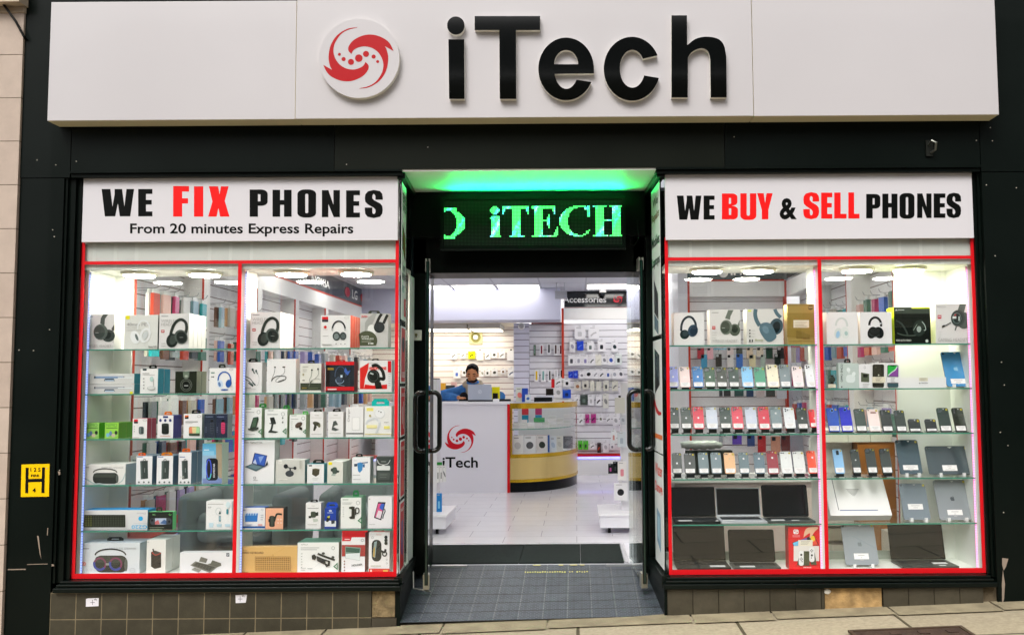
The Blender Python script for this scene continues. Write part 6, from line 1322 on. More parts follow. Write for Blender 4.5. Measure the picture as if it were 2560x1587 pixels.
carton(R4, 1577, 2018, 738, Z_[0], 0.14, 'd8d6d3', 'grey gaming headset carton with a boom microphone, at the far end of the top shelf', 'headset box', 'headset_box', ar, side='f4f2e6')
# row 2 right half
def ar(A):
    A.t('OPPO ENCO', 355, 500, 235, 28, '2f3c38', 0.02, -90); A.e(342, 566, 8, 10, '1a2420'); A.poly(rrect(398, 520, 405, 510, 40, 40), 'dfe8e6'); A.e(430, 340, 24, 30, 'e6eeec', -20); A.e(500, 395, 24, 30, 'e6eeec', 25); A.l([(430, 355), (440, 385)], 16, 'dce4e2')
carton(R5, 296, 562, 250, Z_[1], 0.05, 'b4c4be', 'pale green carton with white earbuds and a vertical title', 'earphone box', 'earphone_box', ar, side='a8bab4', tab=('1a1c1a', 372, 456, 196))
def ar(A):
    A.o(648, 308, 12, 14, 4, '8a8a8a', 20, 330); A.poly([(597, 375), (705, 395), (705, 505), (597, 500)], '59614c'); A.poly(rrect(625, 685, 400, 440, 8, 8), '151a14'); A.lines(620, 525, 90, 3, 18, 'a8a8a4', 5); A.r(600, 585, 708, 592, '3f5a4a')
carton(R5, 566, 740, 265, Z_[1], 0.045, 'e8e7e8', 'white phone carton with an olive phone picture on the second shelf', 'phone box', 'phone_box', ar, side='dadada')
def ar(A):
    A.poly(rrect(750, 902, 268, 575, 20, 20), '2c2c24'); A.poly(rrect(758, 894, 276, 428, 16, 16), '38382c'); A.e(792, 305, 12, 14, '4c4c3e'); A.e(830, 410, 9, 10, 'd8d8c8'); A.r(745, 432, 918, 512, 'e6dfc8'); A.lines(790, 440, 80, 4, 17, '8a8470', 5)
carton(R5, 735, 925, 248, Z_[1], 0.045, 'e6e4e0', 'white phone carton with a black phone back and cream price slip', 'phone box', 'phone_box', ar, side='dadad6')
def ar(A):
    A.poly(rrect(945, 1092, 276, 572, 20, 20), '20242a'); A.poly(rrect(951, 1086, 284, 430, 14, 14), '2fae48'); A.poly([(960, 425), (985, 380), (1040, 340), (1078, 290), (1086, 300), (1086, 430)], '8a4aa0'); A.l([(958, 415), (1000, 375), (1050, 340), (1080, 292)], 12, 'd4e4e0'); A.r(995, 276, 1040, 292, '101214'); A.r(945, 436, 1095, 512, 'e8e8ea'); A.lines(990, 448, 60, 4, 16, '8a8a88', 5); A.poly(rrect(950, 1092, 520, 572, 14, 14), '3f5a62')
carton(R5, 930, 1110, 252, Z_[1], 0.045, 'e8e8ea', 'white phone carton with a green and purple screen picture', 'phone box', 'phone_box', ar, side='dadada')
def ar(A):
    A.r(1365, 445, 1482, 490, 'dcd8c2'); A.lines(1385, 452, 78, 3, 13, 'a8a490', 4); A.t('WATCH', 1395, 524, 85, 17, '5a5a58', 0.03); A.e(1375, 517, 8, 9, '5a5a58')
carton(R5, 1117, 1722, 440, Z_[1], 0.05, 'eaeaea', 'long low white carton reading watch in front of the blue tablet', 'watch box', 'watch_box', ar, side='dedede')
pw = Q(R5, 210, 560, YFR); wt = thing('boxed_watch', 'round dark smart watch in a clear cube beside the pale green earbud carton', 'watch', (pw.x, YFR, Z_[1]))
x0, x1, zt = Q(R5, 150, 400, YFR).x, Q(R5, 262, 400, YFR).x, Q(R5, 200, 400, YFR).z
a = MB((pw.x, YFR, Z_[1])); a.box(x0, x1, YFR, YFR+0.05, Z_[1]+0.001, zt, CLEAR); a.build('clear_cube', wt)
a = MB((pw.x, YFR, Z_[1])); c = Q(R5, 210, 468, YFR+0.02); a.lathe((c.x, YFR+0.015, c.z), ((0.018, 0), (0.019, -0.006), (0.015, -0.008)), M('3a463e', 0.2), 24, 'Y'); a.box(c.x-0.010, c.x+0.010, YFR+0.016, YFR+0.02, zt-0.004-(zt-Z_[1])*0.9, zt-0.006, M('1e2422', 0.4)); a.build('watch_body', wt)
a = MB((pw.x, YFR, Z_[1])); A = Art(a, R5, YFR-0.001); A.r(160, 530, 262, 578, 'e9e2cc'); A.lines(180, 545, 60, 2, 14, 'a8a490', 4); a.build('price_slip', wt)
# games console box
def ar(A):
    A.poly(rrect(1570, 1626, 960, 1012, 16, 18), 'f2eeee'); A.r(1596, 960, 1600, 1012, 'dd1420'); A.e(1583, 978, 6, 7, 'dd1420'); A.e(1612, 992, 6, 7, 'dd1420'); A.r(1560, 1020, 1640, 1046, 'e86a70')
    A.poly([(1560, 1105), (1790, 1020), (1845, 1130), (1570, 1140)], '23262a'); A.poly([(1565, 1108), (1640, 1080), (1680, 1136), (1575, 1138)], '6ac0e8'); A.poly([(1640, 1078), (1715, 1050), (1730, 1134), (1680, 1136)], '7a5aa8'); A.poly([(1765, 1040), (1790, 1030), (1835, 1125), (1775, 1132)], 'e8503c'); A.e(1780, 1060, 24, 32, 'f0c83a', -10)
    A.poly(smooth_path([(1680, 1050), (1690, 990), (1720, 945), (1800, 935), (1840, 945), (1800, 985), (1760, 1045), (1745, 1050), (1750, 1000), (1700, 1030), (1680, 1050)], 3), 'e8b898')
    A.r(1573, 1140, 1848, 1302, 'e6e2dc'); A.r(1622, 1076, 1778, 1140, 'ebe6d4'); A.lines(1650, 1090, 100, 3, 14, '9a968a', 4)
    A.poly([(1610, 1345), (1630, 1250), (1690, 1200), (1690, 1352)], '3c4a34'); A.poly([(1745, 1200), (1800, 1210), (1822, 1345), (1760, 1340)], '3c4a34'); A.poly(rrect(1628, 1684, 1192, 1352, 24, 24), 'eef0ee'); A.r(1682, 1196, 1745, 1352, '4a5038'); A.poly(rrect(1742, 1798, 1152, 1312, 24, 24), 'eef0ee')
    A.e(1655, 1235, 11, 12, '2a2c2a'); A.e(1770, 1240, 11, 12, '2a2c2a'); [A.e(x, y, 5, 6, '2a2c2a') for x, y in ((1655, 1268), (1643, 1280), (1667, 1280), (1655, 1292), (1768, 1178), (1756, 1190), (1780, 1190), (1768, 1202), (1664, 1308), (1765, 1268))]
    A.t('OLED MODEL', 1678, 1378, 88, 13, 'f4d8d4', 0.03)
carton(R3, 1513, 1893, 936, Z_[5], 0.09, 'dd1420', 'red games console carton with white controllers beside the red mullion', 'console box', 'console_box', ar, side='b80f1a', top='c81420', Y=0.14)
# ---- phones, tablets, laptops
TAU = math.radians(24)
ORD = ['first', 'second', 'third', 'fourth', 'fifth', 'sixth', 'seventh', 'eighth', 'ninth', 'tenth', 'eleventh', 'twelfth']
STAND = None
def lean_h(xc, Y, z0, vtop, tau):
    lo, hi = 0.02, 0.6
    for _ in range(40):
        mid = (lo+hi)/2
        v = proj((xc, Y+mid*math.sin(tau), z0+mid*math.cos(tau)))[1]
        if v > vtop: lo = mid
        else: hi = mid
    return mid
def rr2(x0, x1, z0, z1, r): return rrect(x0, x1, z0, z1, r, r)
def flat(mb, loop, y, mat): mb.prism(loop, y, y, mat)
def slabdev(name, cat, label, T, x0, x1, yt, yb, body, Y=0.19, tau=TAU, thick=0.008, rad=0.011, edge=None, camera='square', camc=None, logo=None, price=True, sticker=True, group=None, rough=0.18, price_s=None):
    pb0, pb1 = Q(T, x0, yb, Y), Q(T, x1, yb, Y)
    w_ = pb1.x-pb0.x; xc = (pb0.x+pb1.x)/2; z0 = (pb0.z+pb1.z)/2
    h = lean_h(xc, Y, z0, uv(T, 0, yt)[1], tau)
    o = (xc, Y, z0)
    t_ = thing(name, label, cat, o, group); t_.rotation_euler = (-tau, 0, 0)
    bm_ = M(body, rough, 0.0, 0.5, 0.35); ed = M(edge or body, 0.25, 0.6)
    a = MB(); a.prism(rr2(-w_/2, w_/2, 0, h, rad), -thick, 0, bm_, side=ed); a.build('body', t_)
    y = -thick-0.0003
    if camera:
        a = MB(); cm = M(camc or body, 0.12, 0, 0.5, 0.5); LN = M('0b0d10', 0.05, 0, 0.6, 0.5); RG = M('8d9296', 0.2, 0.8)
        if camera == 'square':
            q = w_*0.42; cx, cz = -w_/2+w_*0.07, h-w_*0.07
            a.prism(rr2(cx, cx+q, cz-q, cz, q*0.22), y-0.0015, y, cm)
            for lx, lz in ((.28, .72), (.28, .28), (.72, .5)):
                a.prism(ell(cx+q*lx, cz-q*(1-lz), q*.19, q*.19, 14), y-0.0028, y-0.0016, RG); a.prism(ell(cx+q*lx, cz-q*(1-lz), q*.14, q*.14, 14), y-0.0031, y-0.0029, LN)
        elif camera == 'pair':
            for lx in (.13, .30): a.prism(ell(-w_/2+w_*lx, h-w_*.15, w_*.062, w_*.062, 14), y-0.001, y, RG); a.prism(ell(-w_/2+w_*lx, h-w_*.15, w_*.045, w_*.045, 14), y-0.0014, y-0.0011, LN)
        elif camera == 'column':
            for lz in (.12, .28, .44): a.prism(ell(-w_/2+w_*.2, h-w_*lz-w_*.04, w_*.075, w_*.075, 14), y-0.001, y, RG); a.prism(ell(-w_/2+w_*.2, h-w_*lz-w_*.04, w_*.055, w_*.055, 14), y-0.0014, y-0.0011, LN)
        elif camera == 'disc':
            a.prism(ell(0, h-w_*.28, w_*.17, w_*.17, 18), y-0.001, y, cm); a.prism(ell(0, h-w_*.28, w_*.1, w_*.1, 14), y-0.0014, y-0.0011, LN)
        elif camera == 'bar':
            a.prism(rr2(-w_*.2, w_*.3, h-w_*.42, h-w_*.3, w_*.04), y-0.0012, y, M('8a5a4c', 0.3))
            a.prism(ell(-w_*.36, h-w_*.13, w_*.05, w_*.05, 12), y-0.001, y, LN)
        elif camera == 'tall':
            a.prism(rr2(-w_*.14, w_*.14, h-w_*.62, h-w_*.14, w_*.05), y-0.0012, y, M('30424a', 0.15))
        elif camera == 'corner':
            a.prism(ell(-w_/2+0.014, h-0.014, 0.006, 0.006, 14), y-0.001, y, LN); a.prism(ell(-w_/2+0.028, h-0.014, 0.003, 0.003, 10), y-0.001, y, RG)
        a.build('camera', t_)
    if logo:
        c, s_ = logo; r = w_*0.085 if w_ < 0.12 else 0.013
        a = MB(); zc = h*s_; lm = M(c, 0.2, 0.3)
        a.prism(smooth_path([(0, r*.75), (r*.5, r*.98), (r*.92, r*.7), (r*.72, r*.15), (r, -.35*r), (r*.55, -r*.98), (0, -r*.85), (-r*.55, -r*.98), (-r, -.2*r), (-r*.95, r*.55), (-r*.5, r*.98), (0, r*.75)], 3)[:-1], y, y, lm) if False else None
        a.prism([(p[0], zc+p[1]) for p in smooth_path([(0, r*.75), (r*.5, r*.98), (r*.92, r*.7), (r*.72, r*.15), (r, -.35*r), (r*.55, -r*.98), (0, -r*.85), (-r*.55, -r*.98), (-r, -.2*r), (-r*.95, r*.55), (-r*.5, r*.98), (0, r*.75)], 3)[:-1]], y-0.0001, y-0.0001, lm)
        a.prism([(r*.05, zc+r*1.05), (r*.5, zc+r*1.65), (r*.42, zc+r*1.2)], y-0.0001, y-0.0001, lm); a.build('logo', t_)
    if price:
        a = MB(); s0, s1, pw_ = price_s or (.045, .24, .42)
        flat(a, [(-w_*pw_, h*s0), (w_*pw_, h*s0), (w_*pw_, h*s1), (-w_*pw_, h*s1)], y-0.0002, M('edebe9', 0.6))
        for k in range(3): flat(a, [(-w_*(pw_-.12-.08*k), h*(s1-.04-.055*k)), (w_*(pw_-.12-.08*k), h*(s1-.04-.055*k)), (w_*(pw_-.12-.08*k), h*(s1-.055-.055*k)), (-w_*(pw_-.12-.08*k), h*(s1-.055-.055*k))], y-0.0004, M('b0aeac', 0.6))
        a.build('price_label', t_)
    if sticker:
        a = MB(); q = min(w_*.15, 0.012)
        flat(a, [(w_/2-q*1.6, h-q*1.7), (w_/2-q*.5, h-q*1.7), (w_/2-q*.5, h-q*.6), (w_/2-q*1.6, h-q*.6)], y-0.0002, M('b8a832' if body not in ('f3ece0', 'efe6e6', 'eef0f2', 'e6e8ee') else '8a7a36', 0.4))
        flat(a, [(w_*.02, h-q*.5), (w_*.14, h-q*.5), (w_*.08, h-q*1.3)], y-0.0002, M('d8dcdc', 0.4)); a.build('corner_sticker', t_)
    return t_, xc, z0, w_, h
def stand_for(xc, z0, Y, w_, lab, zs, strip=True):
    global STAND
    o = (xc, Y, zs)
    t_ = thing('phone_stand', lab, 'phone stand', o, 'phone stands on the glass shelves')
    a = MB(o); d = max(0.004, z0-zs-0.001); K = M('1d221f', 0.35)
    a.box(xc-w_*.42, xc+w_*.42, Y-0.045, Y+0.05, zs+0.0006, zs+0.003, K); a.box(xc-w_*.36, xc+w_*.36, Y-0.012, Y-0.009, zs+0.003, zs+d+0.004, K)
    a.add([(xc-w_*.2, Y+0.048, zs+0.003), (xc+w_*.2, Y+0.048, zs+0.003), (xc+w_*.2, Y+0.036, zs+0.055), (xc-w_*.2, Y+0.036, zs+0.055)], [(0, 1, 2, 3)], K); a.build('plastic_clip', t_)
    if strip:
        a = MB(o); a.box(xc-w_*.34, xc+w_*.36, Y-0.0455, Y-0.0452, zs+0.0006, zs+0.004, M('9fa8a4', 0.4)); 
        for k in range(5): a.box(xc-w_*.28+k*w_*.12, xc-w_*.28+k*w_*.12+w_*.08, Y-0.046-0.0005*0, Y-0.0456, zs+0.0012, zs+0.0034, M('e6e8e6', 0.4))
        a.build('printed_strip', t_)
def phone_row(T, zs, rowname, items, stands=True, group=None, start='from the entrance'):
    for i, it in enumerate(items):
        x0, x1, yt, yb, body, cname, camera, logo = it[:8]
        lb = '%s phone, %s %s, %s' % (cname, ORD[i], start, rowname)
        t_, xc, z0, w_, h = slabdev('phone', 'phone', lb, T, x0, x1, yt, yb, body, camera=camera, logo=logo, group=group, camc=it[8] if len(it) > 8 else None)
        stand_for(xc, z0, 0.19, w_, 'black stand under the '+lb.replace(' from the entrance', ' from entrance').replace(' from the red mullion', ' from mullion'), zs, stands)
LW = ('e8e8ea', .5)
phone_row(R2, ZR[1], 'upper row', [
 (275, 405, 305, 578, '8f97dc', 'lilac', 'square', LW), (425, 562, 308, 578, 'ecd6d2', 'pale pink', 'square', ('f6efec', .5)), (600, 738, 303, 578, '1f6fb0', 'bright blue', 'square', LW), (760, 898, 312, 576, '2f5038', 'dark green', 'square', LW, '16241a'),
 (918, 1055, 315, 576, '3a4034', 'olive black', 'square', LW, '10120e'), (1078, 1215, 312, 576, '34463e', 'slate green', 'square', LW, '18211c'), (1255, 1400, 308, 576, '86c2ea', 'sky blue', 'square', ('9ed0ee', .5)), (1425, 1568, 315, 576, '4f9c7c', 'mint green', 'square', ('62a88a', .5)),
 (1590, 1742, 278, 576, 'f0e7cc', 'cream', 'square', ('f4ecd6', .5)), (1760, 1898, 276, 576, '7f8c90', 'grey', 'square', ('d0d4d6', .5)), (1930, 2068, 300, 576, 'efdfe0', 'blush white', 'square', ('f4e8e8', .5)), (2108, 2250, 276, 576, 'e8eaee', 'white', 'square', ('f0f0f2', .5))], False, 'phones on the upper row')
GRN_, RDD = '35463f', 'd83a4e'
phone_row(R2, ZR[2], 'middle row', [
 (290, 420, 845, 1128, GRN_, 'dark green', 'square', ('e8e8ea', .7)), (445, 582, 842, 1128, '3c4a42', 'dark grey green', 'square', LW), (605, 748, 838, 1128, RDD, 'bright red', 'square', LW), (782, 928, 840, 1126, 'c9cfdc', 'pale lilac', 'pair', ('eef0f4', .5)),
 (962, 1108, 842, 1126, GRN_, 'green black', 'square', LW), (1125, 1270, 835, 1128, 'dc4458', 'coral red', 'square', LW), (1305, 1452, 840, 1128, 'c6ccdc', 'lavender white', 'pair', ('eef0f4', .5)), (1475, 1622, 835, 1132, 'd03046', 'deep red', 'square', LW),
 (1640, 1785, 836, 1126, '7c8c90', 'blue grey', 'pair', ('e8e8ea', .7)), (1818, 1958, 845, 1120, 'dfe2e4', 'silver white', 'square', ('eceef0', .5)), (1990, 2128, 848, 1132, '2c3b34', 'deep green', 'square', LW), (2150, 2290, 870, 1108, 'dc3038', 'smaller red', 'pair', LW)], True, 'phones on the middle row')
phone_row(R3, ZR[3], 'lower row', [
 (265, 372, 142, 365, '3a443c', 'dark green', 'pair', ('e8e8ea', .5)), (398, 516, 142, 366, '343c36', 'black green', 'pair', ('e8e8ea', .5)), (550, 660, 135, 365, '6a7c80', 'steel grey', 'pair', ('e8e8ea', .7)), (688, 800, 135, 364, '72848a', 'lighter steel grey', 'pair', ('e8e8ea', .7)),
 (832, 950, 138, 364, 'e8b886', 'gold', 'pair', ('f0cca4', .7)), (990, 1100, 135, 364, '64787e', 'slate grey', 'pair', ('e8e8ea', .7)), (1155, 1270, 135, 364, '5e7480', 'slate blue', 'pair', ('e8e8ea', .7)), (1298, 1418, 120, 368, '96202e', 'dark red', 'pair', ('e8e8ea', .7)),
 (1445, 1566, 125, 362, 'e2e4e2', 'white', 'pair', ('f0f0f0', .7)), (1582, 1704, 125, 362, 'e0e3e0', 'off white', 'pair', ('f0f0f0', .7)), (1735, 1852, 120, 362, 'e8583e', 'coral', 'pair', ('e8e8ea', .7))], True, 'phones on the lower row')
phone_row(R5, ZR[2], 'beyond the mullion', [
 (172, 320, 850, 1166, '1450c0', 'mid blue', 'disc', None, '4a8ae0'), (345, 496, 840, 1166, '0a1cc0', 'vivid deep blue', 'disc', None, '2a5ad8'), (538, 680, 862, 1166, '3a4a42', 'grey green', 'square', None, '4a5a52'), (712, 862, 865, 1162, 'f0ddd8', 'pink white', 'bar', None),
 (888, 1026, 876, 1166, '242c28', 'black', 'column', None), (1072, 1208, 882, 1166, '2a3830', 'dark olive', 'column', None), (1240, 1396, 998, 1166, '14201c', 'short black', 'pair', None), (1462, 1610, 998, 1166, '101c18', 'short glossy black', 'pair', None),
 (1650, 1806, 850, 1166, '1e342c', 'tall green black', 'square', None, '2a4238'), (1852, 2002, 850, 1166, '283228', 'tall square cornered black', 'column', None)], False, 'phones beyond the mullion', 'from the red mullion')
phone_row(R6, ZR[3], 'beside the tablets', [
 (208, 312, 102, 364, '8cc0ea', 'pale blue', 'tall', None), (402, 492, 102, 362, '2e3a34', 'black green', 'square', ('d8dcd8', .55), '4a5a56'), (562, 668, 94, 362, '2c3630', 'glossy black', 'square', None, '0c100e'), (718, 830, 95, 362, '303a34', 'dark grey', 'square', None, '0c100e')], True, 'phones beside the tablets', 'from the red mullion')
def tab_stand(xc, z0, Y, w_, zs, lab):
    t_ = thing('tablet_stand', lab, 'tablet stand', (xc, Y, zs), 'white tablet stands'); o = (xc, Y, zs); Wm = M('e9eaea', 0.35)
    a = MB(o)
    for sx in (-1, 1):
        x = xc+sx*w_*.27
        a.box(x-0.009, x+0.009, Y-0.035, Y+0.07, zs+0.0006, zs+0.006, Wm); a.box(x-0.009, x+0.009, Y-0.035, Y-0.024, zs+0.006, zs+0.022, Wm)
        a.add([(x-0.008, Y+0.068, zs+0.006), (x+0.008, Y+0.068, zs+0.006), (x+0.008, Y+0.058, zs+0.09), (x-0.008, Y+0.058, zs+0.09)], [(0, 1, 2, 3)], Wm)
    a.box(xc-w_*.27, xc+w_*.27, Y+0.045, Y+0.06, zs+0.0006, zs+0.005, Wm); a.build('plastic_easel', t_)
for (T, x0, x1, yt, yb, body, lb, zs, cam_, lg, pr) in (
  (R5, 1733, 2055, 108, 566, '3f8cc0', 'bright blue tablet leaning on a white stand by the pink LED strip', ZR[1], 'corner', ('8cc4e4', .5), (.08, .22, .30)),
  (R6, 908, 1152, 0, 368, '39505a', 'tall dark blue grey tablet beside the four phones', ZR[3], 'corner', None, (.12, .26, .33)),
  (R6, 1222, 1685, 66, 370, '3c4a4e', 'dark tablet lying landscape on a white stand', ZR[3], 'corner', None, (.12, .32, .17)),
  (R6, 950, 1238, 468, 860, '748088', 'grey tablet next to the white laptop carton', ZR[4], 'corner', None, (.28, .43, .28)),
  (R6, 1335, 1688, 430, 862, '8a9094', 'wide silver grey tablet at the far end of the fifth shelf', ZR[4], None, ('5a6266', .52), (.12, .25, .23)),
  (R6, 320, 680, 905, 1348, '8b9398', 'silver tablet on the bottom shelf beside the black laptop', ZR[5], 'corner', ('7c868c', .5), (.14, .28, .22))):
    Y_ = 0.20
    t_, xc, z0, w_, h = slabdev('tablet', 'tablet', lb, T, x0, x1, yt, yb, body, Y=Y_, tau=math.radians(22), thick=0.007, rad=0.014, edge='6a7278', camera=cam_, logo=lg, group='tablets in the phones window', rough=0.22, price_s=pr)
    tab_stand(xc, z0, Y_, w_, zs, 'white easel under '+lb)
# white laptop carton leaning back
pbl, pbr = Q(R6, 158, 850, 0.17), Q(R6, 822, 850, 0.17)
w_ = pbr.x-pbl.x; xc = (pbl.x+pbr.x)/2; z0 = ZR[4]+0.022; h = lean_h(xc, 0.19, z0, uv(R6, 0, 395)[1], math.radians(38))
lc = thing('laptop_box', 'white laptop carton leaning back with a small triangle of printed price text', 'laptop box', (xc, 0.19, z0)); lc.rotation_euler = (-math.radians(38), 0, 0)
a = MB(); a.box(-w_/2, w_/2, -0.03, 0.03, 0, h, M('eae8e6', 0.4)); a.build('carton', lc)
a = MB(); a.l = None
def fl(x0, x1, s0, s1, c, k): flat(a, [(w_*x0, h*s0), (w_*x1, h*s0), (w_*x1, h*s1), (w_*x0, h*s1)], -0.0302-0.0001*k, M(c, 0.4))
fl(-.33, .29, .115, .135, '5a6c94', 1); fl(-.355, -.345, .13, .97, '4a4c4e', 2)
for k in range(6): fl(-.16+.017*k, .06-.017*k, .62-.03*k, .632-.03*k, '8a8886', 3)
a.build('printed_front', lc)
def laptop(label, T, x0, x1, ytop, yh, dep, zs, lid, base, cards, rad=0.012, Y0=0.13, bare=None, lean=14):
    "screen x-range and top, hinge line yh; base runs forward to Y0"
    Yh = Y0+dep
    p0, p1 = Q(T, x0, yh, Yh), Q(T, x1, yh, Yh); w_ = p1.x-p0.x; xc = (p0.x+p1.x)/2; z0 = zs+0.016
    tau = math.radians(lean); h = lean_h(xc, Yh, z0, uv(T, 0, ytop)[1], tau)
    o = (xc, Yh, zs); t_ = thing('laptop', label, 'laptop', o, 'open laptops in the phones window')
    bm_ = M(base, 0.3, 0.3); lm = M(lid, 0.25, 0.3); KB_ = M('15191a', 0.4)
    a = MB(o); a.box(xc-w_/2, xc+w_/2, Y0, Yh+0.004, zs+0.001, zs+0.014, bm_); a.build('base', t_, bevel=0.002)
    a = MB(o); a.box(xc-w_*.44, xc+w_*.44, Yh-dep*.58, Yh-dep*.08, zs+0.0142, zs+0.0148, KB_)
    for r_ in range(5):
        for c_ in range(13): a.box(xc-w_*.43+c_*w_*.0662, xc-w_*.43+c_*w_*.0662+w_*.054, Yh-dep*.57+r_*dep*.098, Yh-dep*.57+r_*dep*.098+dep*.08, zs+0.0149, zs+0.0165, M('23282a', 0.45))
    a.build('keyboard', t_)
    a = MB(o); a.box(xc-w_*.13, xc+w_*.13, Y0+dep*.06, Y0+dep*.34, zs+0.0142, zs+0.0146, M('2a3032' if base != 'c9cdd2' else 'b8bcc2', 0.3)); a.build('trackpad', t_)
    Mx = Matrix.Translation(Vector((0, 0, 0.016))) @ Matrix.Rotation(-tau, 4, 'X')
    def put(loop, y0, y1, mat, nm, side=None):
        b = MB(); b.prism(loop, y0, y1, mat, side=side); b.v = [Mx @ p for p in b.v]; return b.build(nm, t_)
    put(rr2(-w_/2, w_/2, 0, h, rad), -0.002, 0.005, lm, 'lid')
    bz = 0.006
    put(rr2(-w_/2+bz, w_/2-bz, 0.012, h-bz, max(0.003, rad-0.005)), -0.0028, -0.0021, M('0c110e', 0.08, 0, 0.5, 0.5), 'screen')
    for k, (cx0, cx1, f0, f1) in enumerate(cards):
        a = MB(o); a.box(xc+w_*cx0, xc+w_*cx1, Y0+dep*f0, Y0+dep*f1, zs+0.0168, zs+0.0178, M('e6e8e6', 0.6)); a.build('price_label', t_)
    return t_
laptop('black laptop open nearest the entrance on the fifth shelf', R3, 258, 732, 505, 822, 0.20, ZR[4], '14180f', '1c211d', [(-.42, -.12, .05, .25), (.4, .46, .04, .14)], 0.004)
laptop('silver laptop with a black screen, middle of the fifth shelf', R3, 740, 1220, 513, 822, 0.20, ZR[4], 'c9cdd2', 'c9cdd2', [(-.45, -.2, .06, .22), (.38, .43, .03, .1)], 0.004)
laptop('black laptop with rounded screen corners by the divider, fifth shelf', R3, 1242, 1738, 482, 848, 0.17, ZR[4], '181c1a', '4c5450', [(-.42, -.14, .08, .3), (.0, .16, .02, .14)], 0.012)
laptop('large black laptop at the entrance end of the bottom shelf', R3, 277, 838, 900, 1275, 0.22, ZR[5], '14180f', '23282a', [(.12, .40, .06, .26)], 0.004)
laptop('black laptop with rounded screen corners beside the red console carton', R3, 880, 1378, 962, 1338, 0.16, ZR[5], '181c1a', '4a504e', [(-.36, -.04, .0, .25)], 0.012)
laptop('big black laptop at the far corner of the bottom shelf', R6, 812, 1400, 905, 1290, 0.21, ZR[5], '161a16', '3c4240', [(.12, .38, .3, .5), (.16, .28, .02, .12)], 0.006)
# ================================================================== GOODS INSIDE THE SHOP
rg = random.Random(11)
PACKC = [('b8432f', 'rust'), ('d8a878', 'gold'), ('e0b8b0', 'rose'), ('c23a72', 'pink'), ('3a4448', 'charcoal'), ('e4e6e8', 'white'), ('8fb4c4', 'ice blue'), ('2fb0b8', 'turquoise'), ('34485c', 'navy'), ('a89ad0', 'lilac'), ('4a7a6a', 'green'), ('6a4a3c', 'brown'), ('c8c4b8', 'beige'), ('2a5ab8', 'blue'), ('1c2022', 'black'), ('9aa4a8', 'grey')]
HOOKM = M('b4b8bc', 0.25, 0.9)
def case_pack(o, axis, w_, h_, d_, col, label, group, nm='hanging_case'):
    "blister pack hung on a hook; axis X means its face looks along +-X"
    t_ = thing(nm, label, 'phone case', o, group)
    a = MB(); m_ = M(col, 0.25, 0, 0.5, 0.2); W_ = M('e2e4e4', 0.3)
    if axis == 'X':
        a.box(-d_/2, d_/2, -w_/2, w_/2, -h_, -h_*.16, m_); b = MB(); b.box(-d_*.2, d_*.2, -w_*.42, w_*.42, -h_*.155, -0.004, W_)
        c = MB(); c.box(-d_/2-0.0006, d_/2+0.0006, -w_*.28, w_*.22, -h_*.9, -h_*.72, W_)
    else:
        a.box(-w_/2, w_/2, -d_/2, d_/2, -h_, -h_*.16, m_); b = MB(); b.box(-w_*.42, w_*.42, -d_*.2, d_*.2, -h_*.155, -0.004, W_)
        c = MB(); c.box(-w_*.28, w_*.22, -d_/2-0.0006, d_/2+0.0006, -h_*.9, -h_*.72, W_)
    a.build('case', t_); b.build('header_card', t_)
    return t_
hook_me = None
def hook(parent, p, d):
    "wire hook from p along direction d"
    global hook_me
    a = MB(p); p = Vector(p); d = Vector(d)
    a.tube([p, p+d*0.85, p+d*0.95+Vector((0, 0, 0.008)), p+d+Vector((0, 0, 0.03))], 0.0026, HOOKM, 5)
    o = a.build('hook', parent); o.location = p-Vector(parent.location); return o
# left wall
bays = [(0.58, 1.55), (1.76, 2.78), (2.98, 3.92), (4.12, 5.07), (5.27, 6.27), (6.47, 7.40)]
rz = [(1.97, 'top'), (1.69, 'upper'), (1.235, 'middle'), (0.94, 'low'), (0.58, 'lowest')]
bn = ['bay nearest the window', 'second bay', 'third bay', 'fourth bay', 'fifth bay', 'bay nearest the back']
hk = ['first', 'second', 'third', 'fourth', 'fifth', 'sixth']
for bi, (ya, yb) in enumerate(bays):
    nh = 6 if bi == 0 else 5 if bi < 3 else 4
    for ri, (z, rn) in enumerate(rz if bi < 2 else rz[:4] if bi < 3 else rz[:3]):
        if bi >= 2 and ri == 0: continue
        for k in range(nh):
            y = ya+0.09+(yb-ya-0.16)*k/(nh-1)
            z2 = z+rg.uniform(-.012, .012)
            hook(wb, (WBX+0.001, y, z2), (0.23, 0, 0))
            ci = (bi*5+ri*7+k*3+rg.randint(0, 4)) % 16 if not (bi == 0 and ri == 0) else [0, 2, 3, 5, 6, 7][k]
            np_ = 2 if bi < 3 else 1
            for q in range(np_):
                col, cn = PACKC[ci if q == 0 else (ci+5*q) % 16]
                d_ = 0.022 if np_ == 2 else 0.05
                x = WBX+0.20-q*0.032 if np_ == 2 else WBX+0.175
                lb = '%s phone case, %s %s hook, %s row, %s, side wall' % (cn, 'on' if np_ == 1 else ('front on' if q == 0 else 'behind on'), hk[k], rn, bn[bi])
                lb = ' '.join(lb.split()[:18])
                t_ = case_pack((x, y, z2-0.004), 'X', rg.uniform(.085, .105), rg.uniform(.18, .21), d_, col, lb, 'phone cases hung along the side wall')
                t_.rotation_euler = (0, 0, rg.uniform(-.12, .12))
